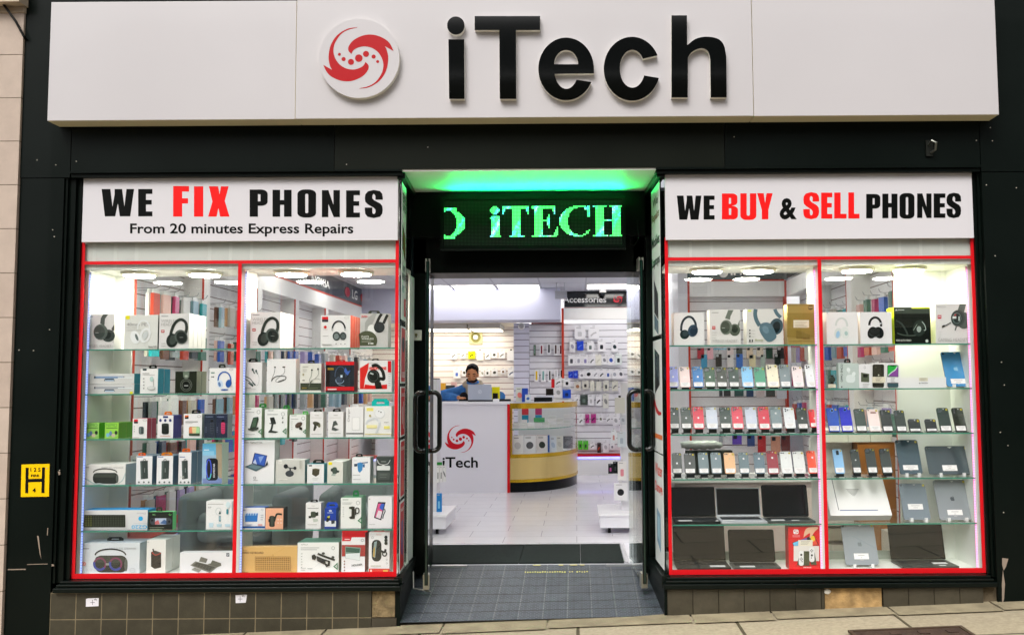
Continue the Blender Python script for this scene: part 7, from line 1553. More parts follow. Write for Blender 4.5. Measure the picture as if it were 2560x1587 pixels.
# right side wall
baysr = [(0.80, 1.68), (1.90, 2.82), (3.02, 3.9)]
for bi, (ya, yb) in enumerate(baysr):
    for ri, (z, rn) in enumerate(((1.95, 'top'), (1.70, 'upper'), (1.44, 'middle'), (1.12, 'low'))):
        for k in range(5):
            y = ya+0.08+(yb-ya-0.14)*k/4; z2 = z+rg.uniform(-.02, .02)
            hook(rb, (RBX-0.001, y, z2), (-0.15, 0, 0))
            col, cn = PACKC[[2, 9, 10, 6, 3, 7, 0, 5, 12, 13][(bi*3+ri*4+k*7+rg.randint(0, 2)) % 10]]
            lb = '%s phone case, %s hook, %s row, %s bay beside the phones window' % (cn, hk[k], rn, ['nearest', 'middle', 'last'][bi])
            t_ = case_pack((RBX-0.12, y, z2-0.004), 'X', .095, .19, .03, col, lb, 'phone cases hung beside the second window')
            t_.rotation_euler = (0, 0, rg.uniform(-.15, .15))
# cases facing the street on the far wall
rowsw = [('top', [(650,42,742,190,'b8203a','crimson'),(778,45,862,200,'eab0bc','pink'),(868,20,950,75,'7ac0dc','sky blue'),(955,20,1038,75,'9ccbe4','pale blue'),(1042,42,1130,140,'ead8d6','pale pink'),(1165,42,1250,130,'4a5048','charcoal'),(1302,40,1390,190,'ecd8bc','beige'),(1435,40,1525,160,'eee2cc','cream'),(1560,40,1650,190,'1f4a38','dark green'),(1705,35,1800,190,'2a2e2c','black')]),
 ('second', [(700,140,782,320,'3f9ec8','blue swirl'),(893,132,975,300,'2b2320','black and brown'),(1045,140,1130,310,'e8e4e2','white'),(1165,132,1255,310,'3f78d0','bright blue'),(1335,145,1425,300,'efe6ba','pale yellow'),(1488,140,1552,330,'b8ccc0','pale green'),(1672,130,1756,280,'23332c','striped dark')]),
 ('third', [(940,600,986,690,'3a3e44','narrow grey'),(1000,600,1092,690,'383438','dark'),(1142,600,1265,690,'3a5a58','blue dotted teal'),(1300,600,1395,700,'2a4468','navy'),(1432,600,1540,700,'d8c8c8','pale'),(1560,600,1680,690,'4a504c','smoky'),(1702,598,1836,722,'d8dce6','white and blue')]),
 ('lowest', [(1115,1195,1240,1325,'6a4ac0','purple'),(1310,1205,1412,1350,'32508c','dark blue'),(1450,1210,1560,1430,'c02028','red'),(1625,1220,1750,1430,'d89a80','peach'),(1760,1210,1880,1420,'6a2422','maroon'),(1000,1195,1050,1300,'d8dce0','clear'),(940,1195,990,1300,'a8b0b4','clear grey')])]
for rn, its in rowsw:
    for (x0, y0, x1, y1, col, cn) in its:
        p0, p1 = Q(R2, x0, y0, W4-0.05), Q(R2, x1, y1, W4-0.05)
        h_ = (p0.z-p1.z)/0.84; o = ((p0.x+p1.x)/2, W4-0.06, p0.z+h_*.16)
        t_ = case_pack(o, 'Y', p1.x-p0.x, h_, .018, col, '%s phone case in the %s row of the wall facing the street' % (cn, rn), 'phone cases on the wall facing the street')
        a = MB(); w_ = p1.x-p0.x; q = w_*.42
        if rn != 'third':
            a.prism(rr2(-w_*.42, -w_*.42+q, -h_*.16-w_*.06-q, -h_*.16-w_*.06, q*.25), -.0115, -.0092, M('20262a' if col not in ('2a2e2c', '2b2320', '23332c') else 'c8ccd0', 0.3)); a.build('camera_cutout', t_)
        hook(ib, (o[0], W4+0.049, o[2]), (0, -0.12, 0))
# clear cable packs beside the entrance side of that wall
for i, (x0, y0, x1, y1, c) in enumerate(((270, 30, 350, 200, 'd4dadc'), (372, 35, 440, 190, 'c8d0d2'), (455, 25, 520, 300, 'd8dce2'), (310, 215, 440, 290, 'c8ced0'))):
    p0, p1 = Q(R2, x0, y0, 5.2), Q(R2, x1, y1, 5.2); h_ = (p0.z-p1.z)/.84
    o = ((p0.x+p1.x)/2, 5.2, p0.z+h_*.16)
    case_pack(o, 'Y', p1.x-p0.x, h_, .02, c, 'clear accessory pack hanging %s beside the red trimmed post' % ['at the entrance end', 'second along', 'next to the post', 'below the others'][i], 'clear packs beside the red trimmed post', 'hanging_pack')
cs = fit('hanging_rail', 'white panel with clear packs behind the entrance end of the phones window', 'display panel', (0.95, 5.26, FZ))
a = MB((0.95, 5.26, FZ)); a.box(0.70, x4a-0.11, 5.25, 5.29, FZ, 1.75, SLATA); a.build('slatwall_panel', cs)
# packs on the back wall
def packs(T, Y, group, base, L_):
    for (x0, y0, x1, y1, col, pic, lb) in L_:
        p0, p1 = Q(T, x0, y0, Y), Q(T, x1, y1, Y); o = ((p0.x+p1.x)/2, Y, p0.z); w_ = p1.x-p0.x; h_ = p0.z-p1.z
        t_ = thing('accessory_pack', lb+' '+base, 'accessory pack', o, group)
        a = MB(); a.box(-w_/2, w_/2, 0, 0.025, -h_, 0, M(col, 0.4)); a.build('carton', t_)
        if pic:
            a = MB(); m_ = M(pic, 0.4); k = int(x0) % 3
            if k == 0: a.prism(ribbon(smooth_path([(-w_*.28, -h_*.75), (-w_*.05, -h_*.55), (w_*.25, -h_*.45)], 3), h_*.13)[0]+ribbon(smooth_path([(-w_*.28, -h_*.75), (-w_*.05, -h_*.55), (w_*.25, -h_*.45)], 3), h_*.13)[1][::-1], -.001, -.001, m_)
            elif k == 1: a.prism(rr2(-w_*.2, w_*.18, -h_*.78, -h_*.4, w_*.1), -.001, -.001, m_)
            else: a.prism(ell(0, -h_*.52, w_*.26, h_*.2, 14, rot=20), -.001, -.001, m_)
            a.prism([(-w_*.35, -h_*.06), (w_*.1, -h_*.06), (w_*.1, -h_*.1), (-w_*.35, -h_*.1)], -.001, -.001, M('a8a8b0', 0.4)); a.build('printed_front', t_)
        a = MB(); a.box(-w_*.12, w_*.12, .008, .014, .0005, h_*.13, M('d4d4d8' if pic else '2a2a2e', 0.4)); a.build('hang_tab', t_)
BW_ = 'eeeef2'
YB_ = BKY-0.055
def nm_(lst, row, words):
    return [it[:4]+(it[4], it[5], '%s, %s,' % (it[6], words)) for it in lst]
C7L = [(355,235,523,425,BW_,'c8c8cc','white neckband pack'),(573,235,742,425,BW_,'c4c4c8','second white neckband pack'),
 (275,445,366,628,BW_,'9a9aae','grey tube pack'),(393,452,498,600,'1c46d0','5a7ae8','bright blue pack'),(550,460,660,625,BW_,'6a7a78','twin earbud pack'),(718,445,846,622,BW_,'2c2e34','black adaptor pack'),(935,460,1040,625,BW_,'2a3a40','dark earbud case pack'),
 (250,665,366,846,BW_,'4a4c54','grey cable pack'),(370,670,470,838,BW_,'a8a8b4','pale ring pack'),(475,675,576,838,BW_,'8a84b8','lilac cable pack'),(585,670,682,842,BW_,'6a6c74','grey clip pack'),(684,670,779,838,'ecebe0','d8d8c8','cream pack'),(782,680,869,826,BW_,'8a8c94','small grey pack'),(875,670,986,836,BW_,'3a5ab0','blue dot pack'),(994,655,1102,832,'e6eeec','2a3434','teal footed dock pack'),
 (258,930,331,1037,'1a3cc4','6a8ae8','small blue pack'),(335,920,409,1040,'1a3cc4','6a8ae8','taller small blue pack'),(428,940,510,1048,BW_,'8a8a94','twin stick pack'),(515,905,641,1046,BW_,'1c1c20','black lead pack'),(645,895,733,1046,BW_,'9a9aa4','pale lead pack'),(738,900,833,1050,BW_,'3a3c44','dark clip pack'),(838,905,931,1050,BW_,'4060b0','blue stick pack'),(938,905,1036,1050,BW_,'a8acb8','pale loop pack'),(1040,895,1133,1050,BW_,'5a5c64','grey stick pack'),
 (350,1095,456,1240,'d8d4cc','9a6a4a','brown dotted ring pack'),(475,1080,577,1212,'d4d2c8','2a2a2e','black dotted ring pack'),(598,1085,669,1240,'dcdccf','c8c8bc','narrow pale pack'),(690,1090,776,1238,'d4d4c8',None,'plain pale pack'),(808,1080,896,1240,'d4d4c8','3a3c40','twin black lead pack'),(942,1085,1041,1240,'d8d8cc','5a5c60','forked lead pack'),
 (345,1310,431,1452,BW_,'3a3c44','white pack with a dark plug'),(445,1300,562,1462,'3c4844','6a7a74','dark grey green pack'),(568,1310,662,1467,BW_,'b8b8bc','plain white pack'),(690,1310,783,1477,BW_,'2c2c30','black cable pack'),(800,1290,892,1512,'e4e4dc','8a8c8c','tall grey tube pack')]
packs(C7, YB_, 'packs on the accessories wall', 'on the slatwall below the Accessories sign', [it for it in C7L])
C4L = [(705,335,752,425,BW_,'5a5c54','white earbud pack'),(768,320,806,405,'b8388a','3a2a38','pink backed dark pack'),(822,318,869,405,'b8388a','3a2a38','second pink backed dark pack'),(893,330,936,400,BW_,'6a6c5c','small white pack'),(963,335,1013,405,BW_,'2a2c30','white pack with black plug'),(1028,330,1086,428,BW_,'b0b0b4','pale white pack'),
 (700,570,743,655,'5cc83c','2a4a2a','bright green pack'),(748,572,796,655,'5cc83c','2a4a2a','second bright green pack'),(810,590,863,652,BW_,'1c1c20','black square pack'),(882,590,916,685,'3a2c2c','b84a3a','dark pack with a red flash'),(932,580,991,682,BW_,'c0c0c4','plain white pack'),(1000,595,1046,655,BW_,'8a8a94','small white blue tabbed pack')]
packs(C4, YB_, 'packs on the lower accessories wall', 'low on the slatwall beside the gold showcase', C4L)
C6L = [(1548,500,1582,660,'4a5a48','8ab0a0','dark watch strap'),(1640,495,1701,657,BW_,'7a1c34','maroon watch strap'),(1750,480,1816,642,BW_,'2a2a2c','black watch strap'),(1855,485,1917,657,BW_,'4a2a2c','brown red watch strap'),(1930,490,1991,662,BW_,'6a2030','dark red watch strap'),
 (1560,880,1626,1062,BW_,'e8c820','yellow watch strap'),(1660,880,1731,1062,BW_,'7aa8a4','patterned teal watch strap'),(1770,880,1822,1062,BW_,'2c2c30','slim black watch strap'),(1860,870,1921,1012,BW_,'c8c8cc','white watch strap'),(1945,870,2001,1012,BW_,'2a2224','dark watch strap by the red trim')]
for (x0, y0, x1, y1, col, pic, lb) in C6L:
    p0, p1 = Q(C6, x0, y0, YB_+.02), Q(C6, x1, y1, YB_+.02); o = ((p0.x+p1.x)/2, YB_+.02, p0.z); w_ = p1.x-p0.x; h_ = p0.z-p1.z
    t_ = thing('watch_strap_pack', lb+' in a white pack left of the red trim', 'watch strap', o, 'watch strap packs')
    a = MB(); a.box(-w_/2, w_/2, 0, 0.02, -h_, 0, M(col, 0.4)); a.build('carton', t_)
    a = MB(); a.prism(rr2(-w_*.2, w_*.2, -h_*.85, -h_*.1, w_*.1), -.001, -.001, M(pic, 0.5)); a.build('strap', t_)
RPL = [(285,600,381,717,BW_,'4a4a44','white torch pack'),(435,600,511,707,BW_,'5a5c4a','small dark clip pack'),(552,595,656,712,'e6ea10','3a3c10','bright yellow pack'),(680,590,781,732,'f0efe6',None,'plain white pack'),(810,600,891,722,BW_,'5a5a54','white ring holder pack'),(905,595,991,702,BW_,'4a4a46','white car holder pack'),(1020,590,1116,707,BW_,'4a4c44','white fan mount pack'),(1145,585,1262,737,BW_,None,'large plain white pack'),
 (325,865,432,1007,BW_,'5a7ad0','white pack with blue scribble'),(455,865,526,977,BW_,'4a4c40','white pack with dark torch, lower row'),(740,870,792,987,BW_,'a8aa9c','narrow pack behind the man'),(805,870,887,972,BW_,'3a3c38','white gripper pack, lower row'),(905,865,1001,972,BW_,'4a4a46','white clamp pack, lower row'),(1045,860,1122,942,BW_,'6a4a2c','small pack with brown cup'),(1155,850,1267,992,BW_,'4a5a80','white pack with navy mount, lower row')]
packs(C6, 8.31, 'packs on the repair area slats', 'on the warm lit slats behind the counter', RPL)

# ================================================================== COUNTERS
LAM = M('e6e6ef', 0.3, 0, 0.5, 0.1)
rcx = -1.5; ct = 1.085
rc = thing('reception_counter', 'white reception counter with the red swirl logo and a red end trim', 'counter', (rcx, 5.3, FZ)); ob = (rcx, 5.3, FZ)
xr_ = PX(1268, 1100, 5.3)
a = MB(ob); a.box(-2.35, xr_, 5.30, 5.75, FZ, ct-0.03, LAM); a.build('front_panel', rc)
a = MB(ob); a.box(-2.37, xr_+0.03, 5.28, 5.95, ct-0.029, ct, M('eeeef6', 0.25, 0, 0.5, 0.1)); a.build('worktop', rc)
a = MB(ob); a.box(xr_+0.001, xr_+0.030, 5.29, 5.75, FZ, ct-0.03, RED); a.build('end_trim', rc)
a = MB(ob); logo(a, lambda x, y: (608+(x-328)*1.063, 740+(y-306)*1.063), 5.299, M('cc1426', 0.3), 0.001, C3); a.build('swirl_logo', rc)
a = MB(ob); A = Art(a, C3, 5.299, 0.001); A.t('iTech', 384, 1102, 446, 134, M('0c0e11', 0.4), 0.018); a.build('lettering', rc)
# gold curved showcase
GOLD = M('d8b02a', 0.25, 0.85, 0.5); GOLDP = M('e6cc84', 0.3, 0.7, 0.5)
gx0, gy0, gw, gd = xr_+0.034, 5.31, 0.80, 1.12
sc_ = thing('showcase', 'curved glass showcase with gold panels and a black plinth', 'showcase', (gx0+.4, gy0+.5, FZ)); ob = (gx0+.4, gy0+.5, FZ)
def arc(off=0.0, n=40):
    return [(gx0+(gw-off)*math.sin(math.pi/2*i/n), gy0+gd-(gd-off)*math.cos(math.pi/2*i/n)) for i in range(n+1)]
def band(mb, off, th, z0, z1, mat):
    o_ = arc(off); i_ = arc(off+th); n = len(o_)
    vs = [(x, y, z) for z in (z0, z1) for (x, y) in o_] + [(x, y, z) for z in (z0, z1) for (x, y) in i_]
    fs = []
    for k in range(n-1):
        fs.append((k, k+1, n+k+1, n+k)); fs.append((2*n+k+1, 2*n+k, 3*n+k, 3*n+k+1)); fs.append((n+k, n+k+1, 3*n+k+1, 3*n+k)); fs.append((k+1, k, 2*n+k, 2*n+k+1))
    fs.append((0, n, 3*n, 2*n)); fs.append((n-1, 2*n+n-1, 3*n+n-1, n+n-1))
    mb.add(vs, fs, mat)
def disc(mb, off, z0, z1, mat):
    o_ = arc(off)+[(gx0, gy0+gd)]; n = len(o_)
    vs = [(x, y, z) for z in (z0, z1) for x, y in o_]
    mb.add(vs, [tuple(range(n, 2*n)), tuple(range(n))[::-1]]+[(k, (k+1) % n, n+(k+1) % n, n+k) for k in range(n)], mat)
zz = FZ
a = MB(ob); band(a, .015, .03, zz, zz+.115, M('15181a', 0.3)); a.build('plinth', sc_)
a = MB(ob); band(a, .004, .02, zz+.15, zz+.40, GOLDP); a.build('lower_panel', sc_)
for z0, z1 in ((zz+.116, zz+.149), (zz+.401, zz+.445), (ct-.085, ct-.02)):
    a = MB(ob); band(a, 0, .03, z0, z1, GOLD); a.build('gold_rail', sc_)
a = MB(ob); band(a, .008, .006, zz+.446, ct-.086, CASEG); a.build('curved_glass', sc_)
a = MB(ob); disc(a, .03, zz+.43, zz+.444, M('eceef0', 0.3)); a.build('case_floor', sc_)
a = MB(ob); disc(a, .03, 0.752, 0.758, SHELFG); band(a, .025, .004, 0.7505, 0.7595, GEDGE); a.build('glass_shelf', sc_)
a = MB(ob); disc(a, 0.0, ct-.019, ct-.008, SHELFG); a.build('top_glass', sc_)
a = MB(ob); a.box(gx0-0.0, gx0+.02, gy0+.02, gy0+.045, zz+.446, ct-.086, GOLD); a.box(gx0+gw-.03, gx0+gw-.008, gy0+gd-.03, gy0+gd-.005, zz+.446, ct-.086, GOLD); a.build('corner_post', sc_)
a = MB(ob); a.box(gx0+.02, gx0+gw-.04, gy0+gd-.02, gy0+gd-.01, zz+.446, ct-.086, M('e8eaec', 0.4)); a.build('back_board', sc_)
# goods in the showcase
def simple_box(nm, lb, cat, x0, x1, y0, y1, z0, z1, col, side=None, group=None, pic=None):
    o = ((x0+x1)/2, (y0+y1)/2, z0); t_ = thing(nm, lb, cat, o, group)
    a = MB(o); a.box(x0, x1, y0, y1, z0+.0006, z1, M(col, 0.4), side=M(side, 0.4) if side else None); a.build('carton', t_)
    if pic:
        a = MB(o); w_ = x1-x0; h_ = z1-z0
        a.prism(ell((x0+x1)/2, z0+h_*.45, w_*.3, h_*.2, 12, rot=20), y0-.001, y0-.001, M(pic, 0.4)); a.prism([(x0+w_*.15, z1-h_*.1), (x0+w_*.6, z1-h_*.1), (x0+w_*.6, z1-h_*.15), (x0+w_*.15, z1-h_*.15)], y0-.001, y0-.001, M('8a8a8c', .4)); a.build('printed_front', t_)
    return t_
def arc_at(x, off):
    s = min(.999, max(0, (x-gx0)/(gw-off))); return gy0+gd-(gd-off)*math.sqrt(1-s*s)
for (x0, x1, yt, col, side, pic, lb) in ((78,180,525,'e6e6e4','e0e0e0','c4c4c4','plain white carton at the counter end'),(185,302,522,'e8e8ea','8a2a24','4a4c50','white carton with a grey power bank picture'),(310,410,522,'e8e6e6','8a2a24','2a3428','white carton with a black power bank'),(414,430,520,'1c5ab0','1c5ab0',None,'narrow blue carton'),(436,494,535,'dfe6ec','dfe6ec','b8c8d8','pale blue white carton'),(496,556,530,'e2e2da','e2e2da','c8c8c0','cream white carton'),(560,650,530,'3a4448','3a4448','6a7478','dark grey pack at the curved end')):
    xa, xb = Q(C4, x0, 600, gy0+.12).x, Q(C4, x1, 600, gy0+.12).x; y = arc_at(xb, .05)+.02
    xa, xb = PX(uv(C4, x0, 0)[0], 1110, y), PX(uv(C4, x1, 0)[0], 1110, y); zt = PZ(uv(C4, x0, 0)[0], uv(C4, 0, yt)[1], y)
    simple_box('product_box', lb+' on the floor of the gold showcase', 'boxed product', xa, xb, y, y+.06, zz+.445, zt, col, side, 'cartons in the gold showcase', pic)
rb_ = random.Random(5); cnt = 0
wd_ = ['at the counter end', 'second along', 'third along', 'fourth along', 'fifth along', 'sixth along', 'seventh along', 'last before the curve']
for i in range(8):
    x0 = gx0+.03+i*.085; y = arc_at(x0+.08, .05)+.03
    for j in range(2+(i*7) % 2 if i < 4 else 3+i % 2):
        simple_box('small_box', 'small white carton %s on the showcase shelf, %s layer' % (wd_[i], ['bottom', 'second', 'third', 'fourth'][j]), 'small box', x0, x0+.078, y, y+.08, .758+j*.036, .758+j*.036+.034, ['e8e8ea', 'eeeeee', 'e4e6e4'][(i+j) % 3], None, 'small cartons on the showcase shelf')
for i, (x, z0, z1, col, cn) in enumerate(((gx0+.09, .90, 1.0, 'd83848', 'red'), (gx0+.26, .90, 1.0, 'c83a7a', 'pink'), (gx0+.09, .80, .898, '1c9cc0', 'blue'), (gx0+.26, .80, .898, '2a9cc4', 'paler blue'))):
    simple_box('sim_card_leaflet', '%s sim card leaflet standing inside the gold showcase' % cn, 'leaflet', x, x+.085, gy0+gd-.30, gy0+gd-.29, z0, z1, col)
simple_box('small_box', 'green and white carton on top of the small white ones in the showcase', 'small box', gx0+.27, gx0+.40, gy0+.20, gy0+.26, .832, .885, '3f9a5c')

# things on top of the counters
def on_top(T, Y, x0, x1, yt, zb, dep, col, nm, lb, cat, side=None, pic=None, **k):
    xa, xb = Q(T, x0, yt, Y).x, Q(T, x1, yt, Y).x; zt = Q(T, x0, yt, Y).z
    return simple_box(nm, lb, cat, xa, xb, Y, Y+dep, zb, max(zt, zb+.01), col, side, None, pic)
lp = thing('laptop', 'silver laptop seen from behind on the reception counter', 'laptop', (-1.3, 5.6, ct)); o = (-1.3, 5.6, ct)
l0, l1 = Q(PH, 632, 1380, 5.52), Q(PH, 1390, 1380, 5.52); lt = PZ(1150, uv(PH, 0, 895)[1], 5.46)
xc = (l0.x+l1.x)/2; w_ = l1.x-l0.x; SIL = M('b4bccb', 0.3, 0.3)
a = MB(o); a.box(l0.x, l1.x, 5.52, 5.74, ct+.001, ct+.018, M('20262c', 0.4)); a.build('base', lp)
a = MB(o); hh = lt-ct-.02
a.add([(l0.x, 5.52, ct+.02), (l1.x, 5.52, ct+.02), (l1.x-.004, 5.46, ct+.02+hh), (l0.x+.004, 5.46, ct+.02+hh), (l0.x, 5.527, ct+.02), (l1.x, 5.527, ct+.02), (l1.x-.004, 5.467, ct+.02+hh), (l0.x+.004, 5.467, ct+.02+hh)], [(0,1,2,3),(5,4,7,6),(1,5,6,2),(4,0,3,7),(3,2,6,7)], SIL); a.build('lid', lp)
a = MB(o); yl = 5.485
for i in range(20):
    t0, t1 = 2*math.pi*i/20, 2*math.pi*(i+1)/20
    def rp(r, t): 
        z = ct+.02+hh*.52+r*math.sin(t); return (xc+r*math.cos(t), 5.52-.06*(z-ct-.02)/hh-.001, z)
    a.add([rp(.022, t0), rp(.022, t1), rp(.017, t1), rp(.017, t0)], [(0, 1, 2, 3)], M('e0e4ec', 0.2))
a.add([(xc-.008, rp(.0, 0)[1], ct+.02+hh*.52-.009), (xc+.004, rp(0, 0)[1], ct+.02+hh*.52-.009), (xc+.008, rp(0, 0)[1]-.002, ct+.02+hh*.52+.009), (xc-.004, rp(0, 0)[1]-.002, ct+.02+hh*.52+.009)], [(0, 1, 2, 3)], M('d4dae4', 0.2)); a.build('badge', lp)
on_top(C6, 5.75, 915, 1030, 1140, ct, .05, 'f0e614', 'paper_folder', 'bright yellow folder standing behind the silver laptop', 'folder')
on_top(C6, 5.65, 925, 1000, 1235, ct, .06, '1c1a1a', 'card_reader', 'black card reader beside the silver laptop', 'card reader')
on_top(C6, 5.55, 1020, 1200, 1325, ct, .05, '23262a', 'keyboard', 'thin black keyboard lying beside the silver laptop', 'keyboard')
on_top(C6, 5.5, 930, 1020, 1322, ct, .06, 'eeeef2', 'phone', 'small white phone lying on the counter beside the silver laptop', 'phone')
tp = ct-.008
on_top(C6, 5.55, 1278, 1395, 1145, tp, .05, 'd8dcd4', 'leaflet_holder', 'pale leaflet holder with pink cards on the gold showcase', 'leaflet holder', pic='f08a80')
on_top(C6, 5.53, 1370, 1462, 1160, tp, .012, '2a50b8', 'leaflet', 'blue leaflet standing on the gold showcase', 'leaflet')
on_top(C6, 5.50, 1420, 1505, 1255, tp, .03, 'e2ecf4', 'leaflet', 'white and blue pattern leaflet in front of the blue one', 'leaflet', pic='4a7ac8')
on_top(C6, 5.62, 1555, 1830, 1300, tp, .12, '191c1e', 'phone_dock', 'black flat dock on the gold showcase top', 'dock')
on_top(C6, 5.70, 1590, 1860, 1268, tp+.03, .02, 'dfe2ee', 'leaflet_tray', 'white and blue leaflet tray on the gold showcase', 'tray')
st = thing('counter_stand', 'white twin sided counter stand of hanging packs at the end of the gold showcase', 'display stand', (-.18, 5.95, tp)); o = (-.18, 5.95, tp)
s0, s1 = Q(C6, 1862, 1010, 5.9), Q(C6, 2110, 1010, 5.9)
a = MB(o); a.box(s0.x, s1.x, 5.93, 5.96, tp, s0.z, WHITE); a.box(s0.x-.01, s1.x+.02, 5.86, 6.02, tp, tp+.015, WHITE); a.build('back_panel', st)
packs(C6, 5.9, 'packs on the counter stand', 'on the counter stand', [(1872,1010,1980,1125,'f0f0f4','16181c','white pack with black earbuds, entrance side,'),(2005,1010,2112,1140,'f0f0f4','16181c','white pack with black earbuds, red trim side,'),(1868,1130,1985,1310,'ecebf0','b0b0b4','plain white pack lowest'),(1990,1180,2118,1310,'2454c8','1a2a60','bright blue pack lowest'),(1818,1020,1866,1155,'d02028',None,'narrow red pack')])
on_top(C6, 6.1, 1735, 1850, 1165, tp+.06, .04, '2a2420', 'phone_box', 'dark phone carton propped on the leaflet tray', 'phone box')

# repair desk behind
rd_ = thing('repair_desk', 'white repair desk with tools and papers behind the counter', 'desk', (-1.9, 7.9, FZ)); o = (-1.9, 7.9, FZ)
a = MB(o); a.box(-2.9, -1.25, 7.7, 8.3, .02+FZ, 1.0, M('e2e2ea', .4)); a.box(-2.9, -1.22, 7.65, 8.3, 1.0, 1.03, WHITE); a.build('cabinet', rd_)
a = MB(o); a.box(-2.9, -1.35, 8.0, 8.3, 1.16, 1.18, M('8a8c92', .4)); a.build('raised_shelf', rd_)
for i, (x0, x1, yt, zb, col, lb) in enumerate(((90,200,1080,1.181,'d8a43a','orange tool tray on the raised repair shelf'),(215,345,1115,1.181,'3a3e44','flat dark device on the raised repair shelf'),(290,370,1065,1.195,'e0b8b8','pink paper on the raised repair shelf'),(140,230,1265,1.031,'2a44b0','blue parts tray on the repair desk'))):
    on_top(C6, 7.95+.05*i, x0, x1, yt, zb, .1, col, 'desk_item', lb, 'tray')
on_top(C6, 6.0, -20, 85, 1010, ct, .2, '2b302e', 'printer', 'dark printer on the counter half hidden by the door edge', 'printer')
tl = thing('lamp_arm', 'white rounded machine at the end of the counter beside the door edge', 'machine', (-2.1, 5.7, ct)); o = (-2.1, 5.7, ct)
a = MB(o); q0, q1 = Q(C6, -60, 1060, 5.7), Q(C6, 85, 1340, 5.7); a.prism(rrect(q0.x, q1.x, ct+.001, q0.z, .05, .05), 5.7, 5.85, M('e2e4ea', .3)); a.build('housing', tl)

# ---- display gondolas by the door
def gondola(lb, x0, x1, px0, px1, yf, top, trimx):
    t_ = thing('display_stand', lb, 'display stand', ((x0+x1)/2, yf+.3, FZ), 'white mobile display stands'); o = ((x0+x1)/2, yf+.3, FZ)
    G = M('dfdfe8', .35); a = MB(o); a.box(x0, x1, yf, yf+.62, FZ+.052, FZ+.150, G); a.box(x0-.012, x1+.012, yf-.012, yf+.632, FZ+.151, FZ+.168, M('eaeaf0', .3)); a.build('base', t_)
    a = MB(o); a.box(px0, px1, yf+.2, yf+.42, FZ+.169, top, G); a.build('upright_panel', t_)
    for sx in (x0+.08, x1-.08):
        for sy in (yf+.07, yf+.55):
            a = MB(o); a.lathe((sx-.012, sy, FZ+.027), ((.027, 0), (.027, .024)), M('1a1c1e', .4), 16, 'X'); a.box(sx-.018, sx+.018, sy-.015, sy+.015, FZ+.046, FZ+.0515, M('3a3c40', .4)); a.build('caster', t_)
    return t_
gl_ = gondola('white mobile display stand just inside, half hidden by the edge-on glass door', -1.62, PX(1116, 1290, 2.35), -1.62, PX(1092, 1100, 2.5), 2.30, 1.34, 0)
gr_ = gondola('white mobile display stand hung with accessories, seen beside and through the other glass door', PX(1500, 1290, 2.35), .95, PX(1553, 1100, 2.5), .95, 2.30, 1.30, 0)
YG = 2.42
packs(C4, YG, 'goods on the door side display stand', 'on the mobile stand by the glass door', [(1040,975,1165,1135,'e4e4ea','2a2a2e','white headset pack lowest'),(1075,770,1158,945,'e8e6e8','d88a98','white and pink pack'),(1072,490,1152,630,'cfd8e2','a8b4c4','pale blue clear pack'),(1012,470,1062,592,'e2e6ee','c88a8a','slim white pack'),(1047,165,1142,312,'d4d4d0',None,'grey white carton topmost'),(1100,330,1150,420,'c8ccd8','9aa0b0','grey clear pack'),(985,790,1030,882,'22262a','a84a8a','black charger pack with a pink square'),(1030,770,1075,880,'1a1e22','3a4044','black charger pack beside the pink squared one')])
packs(C3, 2.32, 'goods on the hidden display stand', 'on the stand beside the reception counter logo', [(310,1075,345,1290,'e8e8ec','8a8a90','slim white cable pack'),(352,1075,385,1285,'e8e8ec','8a8a90','second slim white cable pack'),(392,1075,425,1280,'e8e8ec','8a8a90','third slim white cable pack')])
packs(C5, 2.5, 'blue pack on the hidden display stand', 'low on the stand beside the door', [(388,-60,432,108,'1c7cc8','8ac8ee','bright blue pack')])
q0 = Q(C3, 345, 1050, 2.31); t_ = thing('card_header', 'green card header above the slim white cable packs', 'card', q0)
a = MB(q0); a.box(q0.x-.022, q0.x+.022, 2.315, 2.319, q0.z-.014, q0.z+.012, M('2f8a3c', .4)); a.build('card', t_)
# rolled bag and bedding shapes: bagged stock on the shelf in the phones window
b0, b1 = Q(R2, 440, 1290, .38), Q(R2, 985, 1365, .38)
bg_ = thing('bubble_wrap_roll', 'clear bubble wrapped parcel lying behind the lower phones', 'parcel', ((b0.x+b1.x)/2, .39, ZR[3]))
a = MB(((b0.x+b1.x)/2, .39, ZR[3])); n_ = 14; vs = []
pts = [(b0.x+(b1.x-b0.x)*i/n_, .39, ZR[3]+.19+.004*math.sin(i*2.3)) for i in range(n_+1)]
a.tube(pts, [.012+.018*math.sin(math.pi*min(1, max(.06, i/n_)))**.4+.003*math.sin(i*4.1) for i in range(n_+1)], M('eef2f2', .3, 0, .6, .2), 10); a.build('wrap', bg_, True)
a = MB(((b0.x+b1.x)/2, .39, ZR[3])); a.box(b0.x+.03, b1.x+.06, .35, .43, ZR[3]+.001, ZR[3]+.155, M('3c443c', .5)); a.build('dark_carton', bg_)
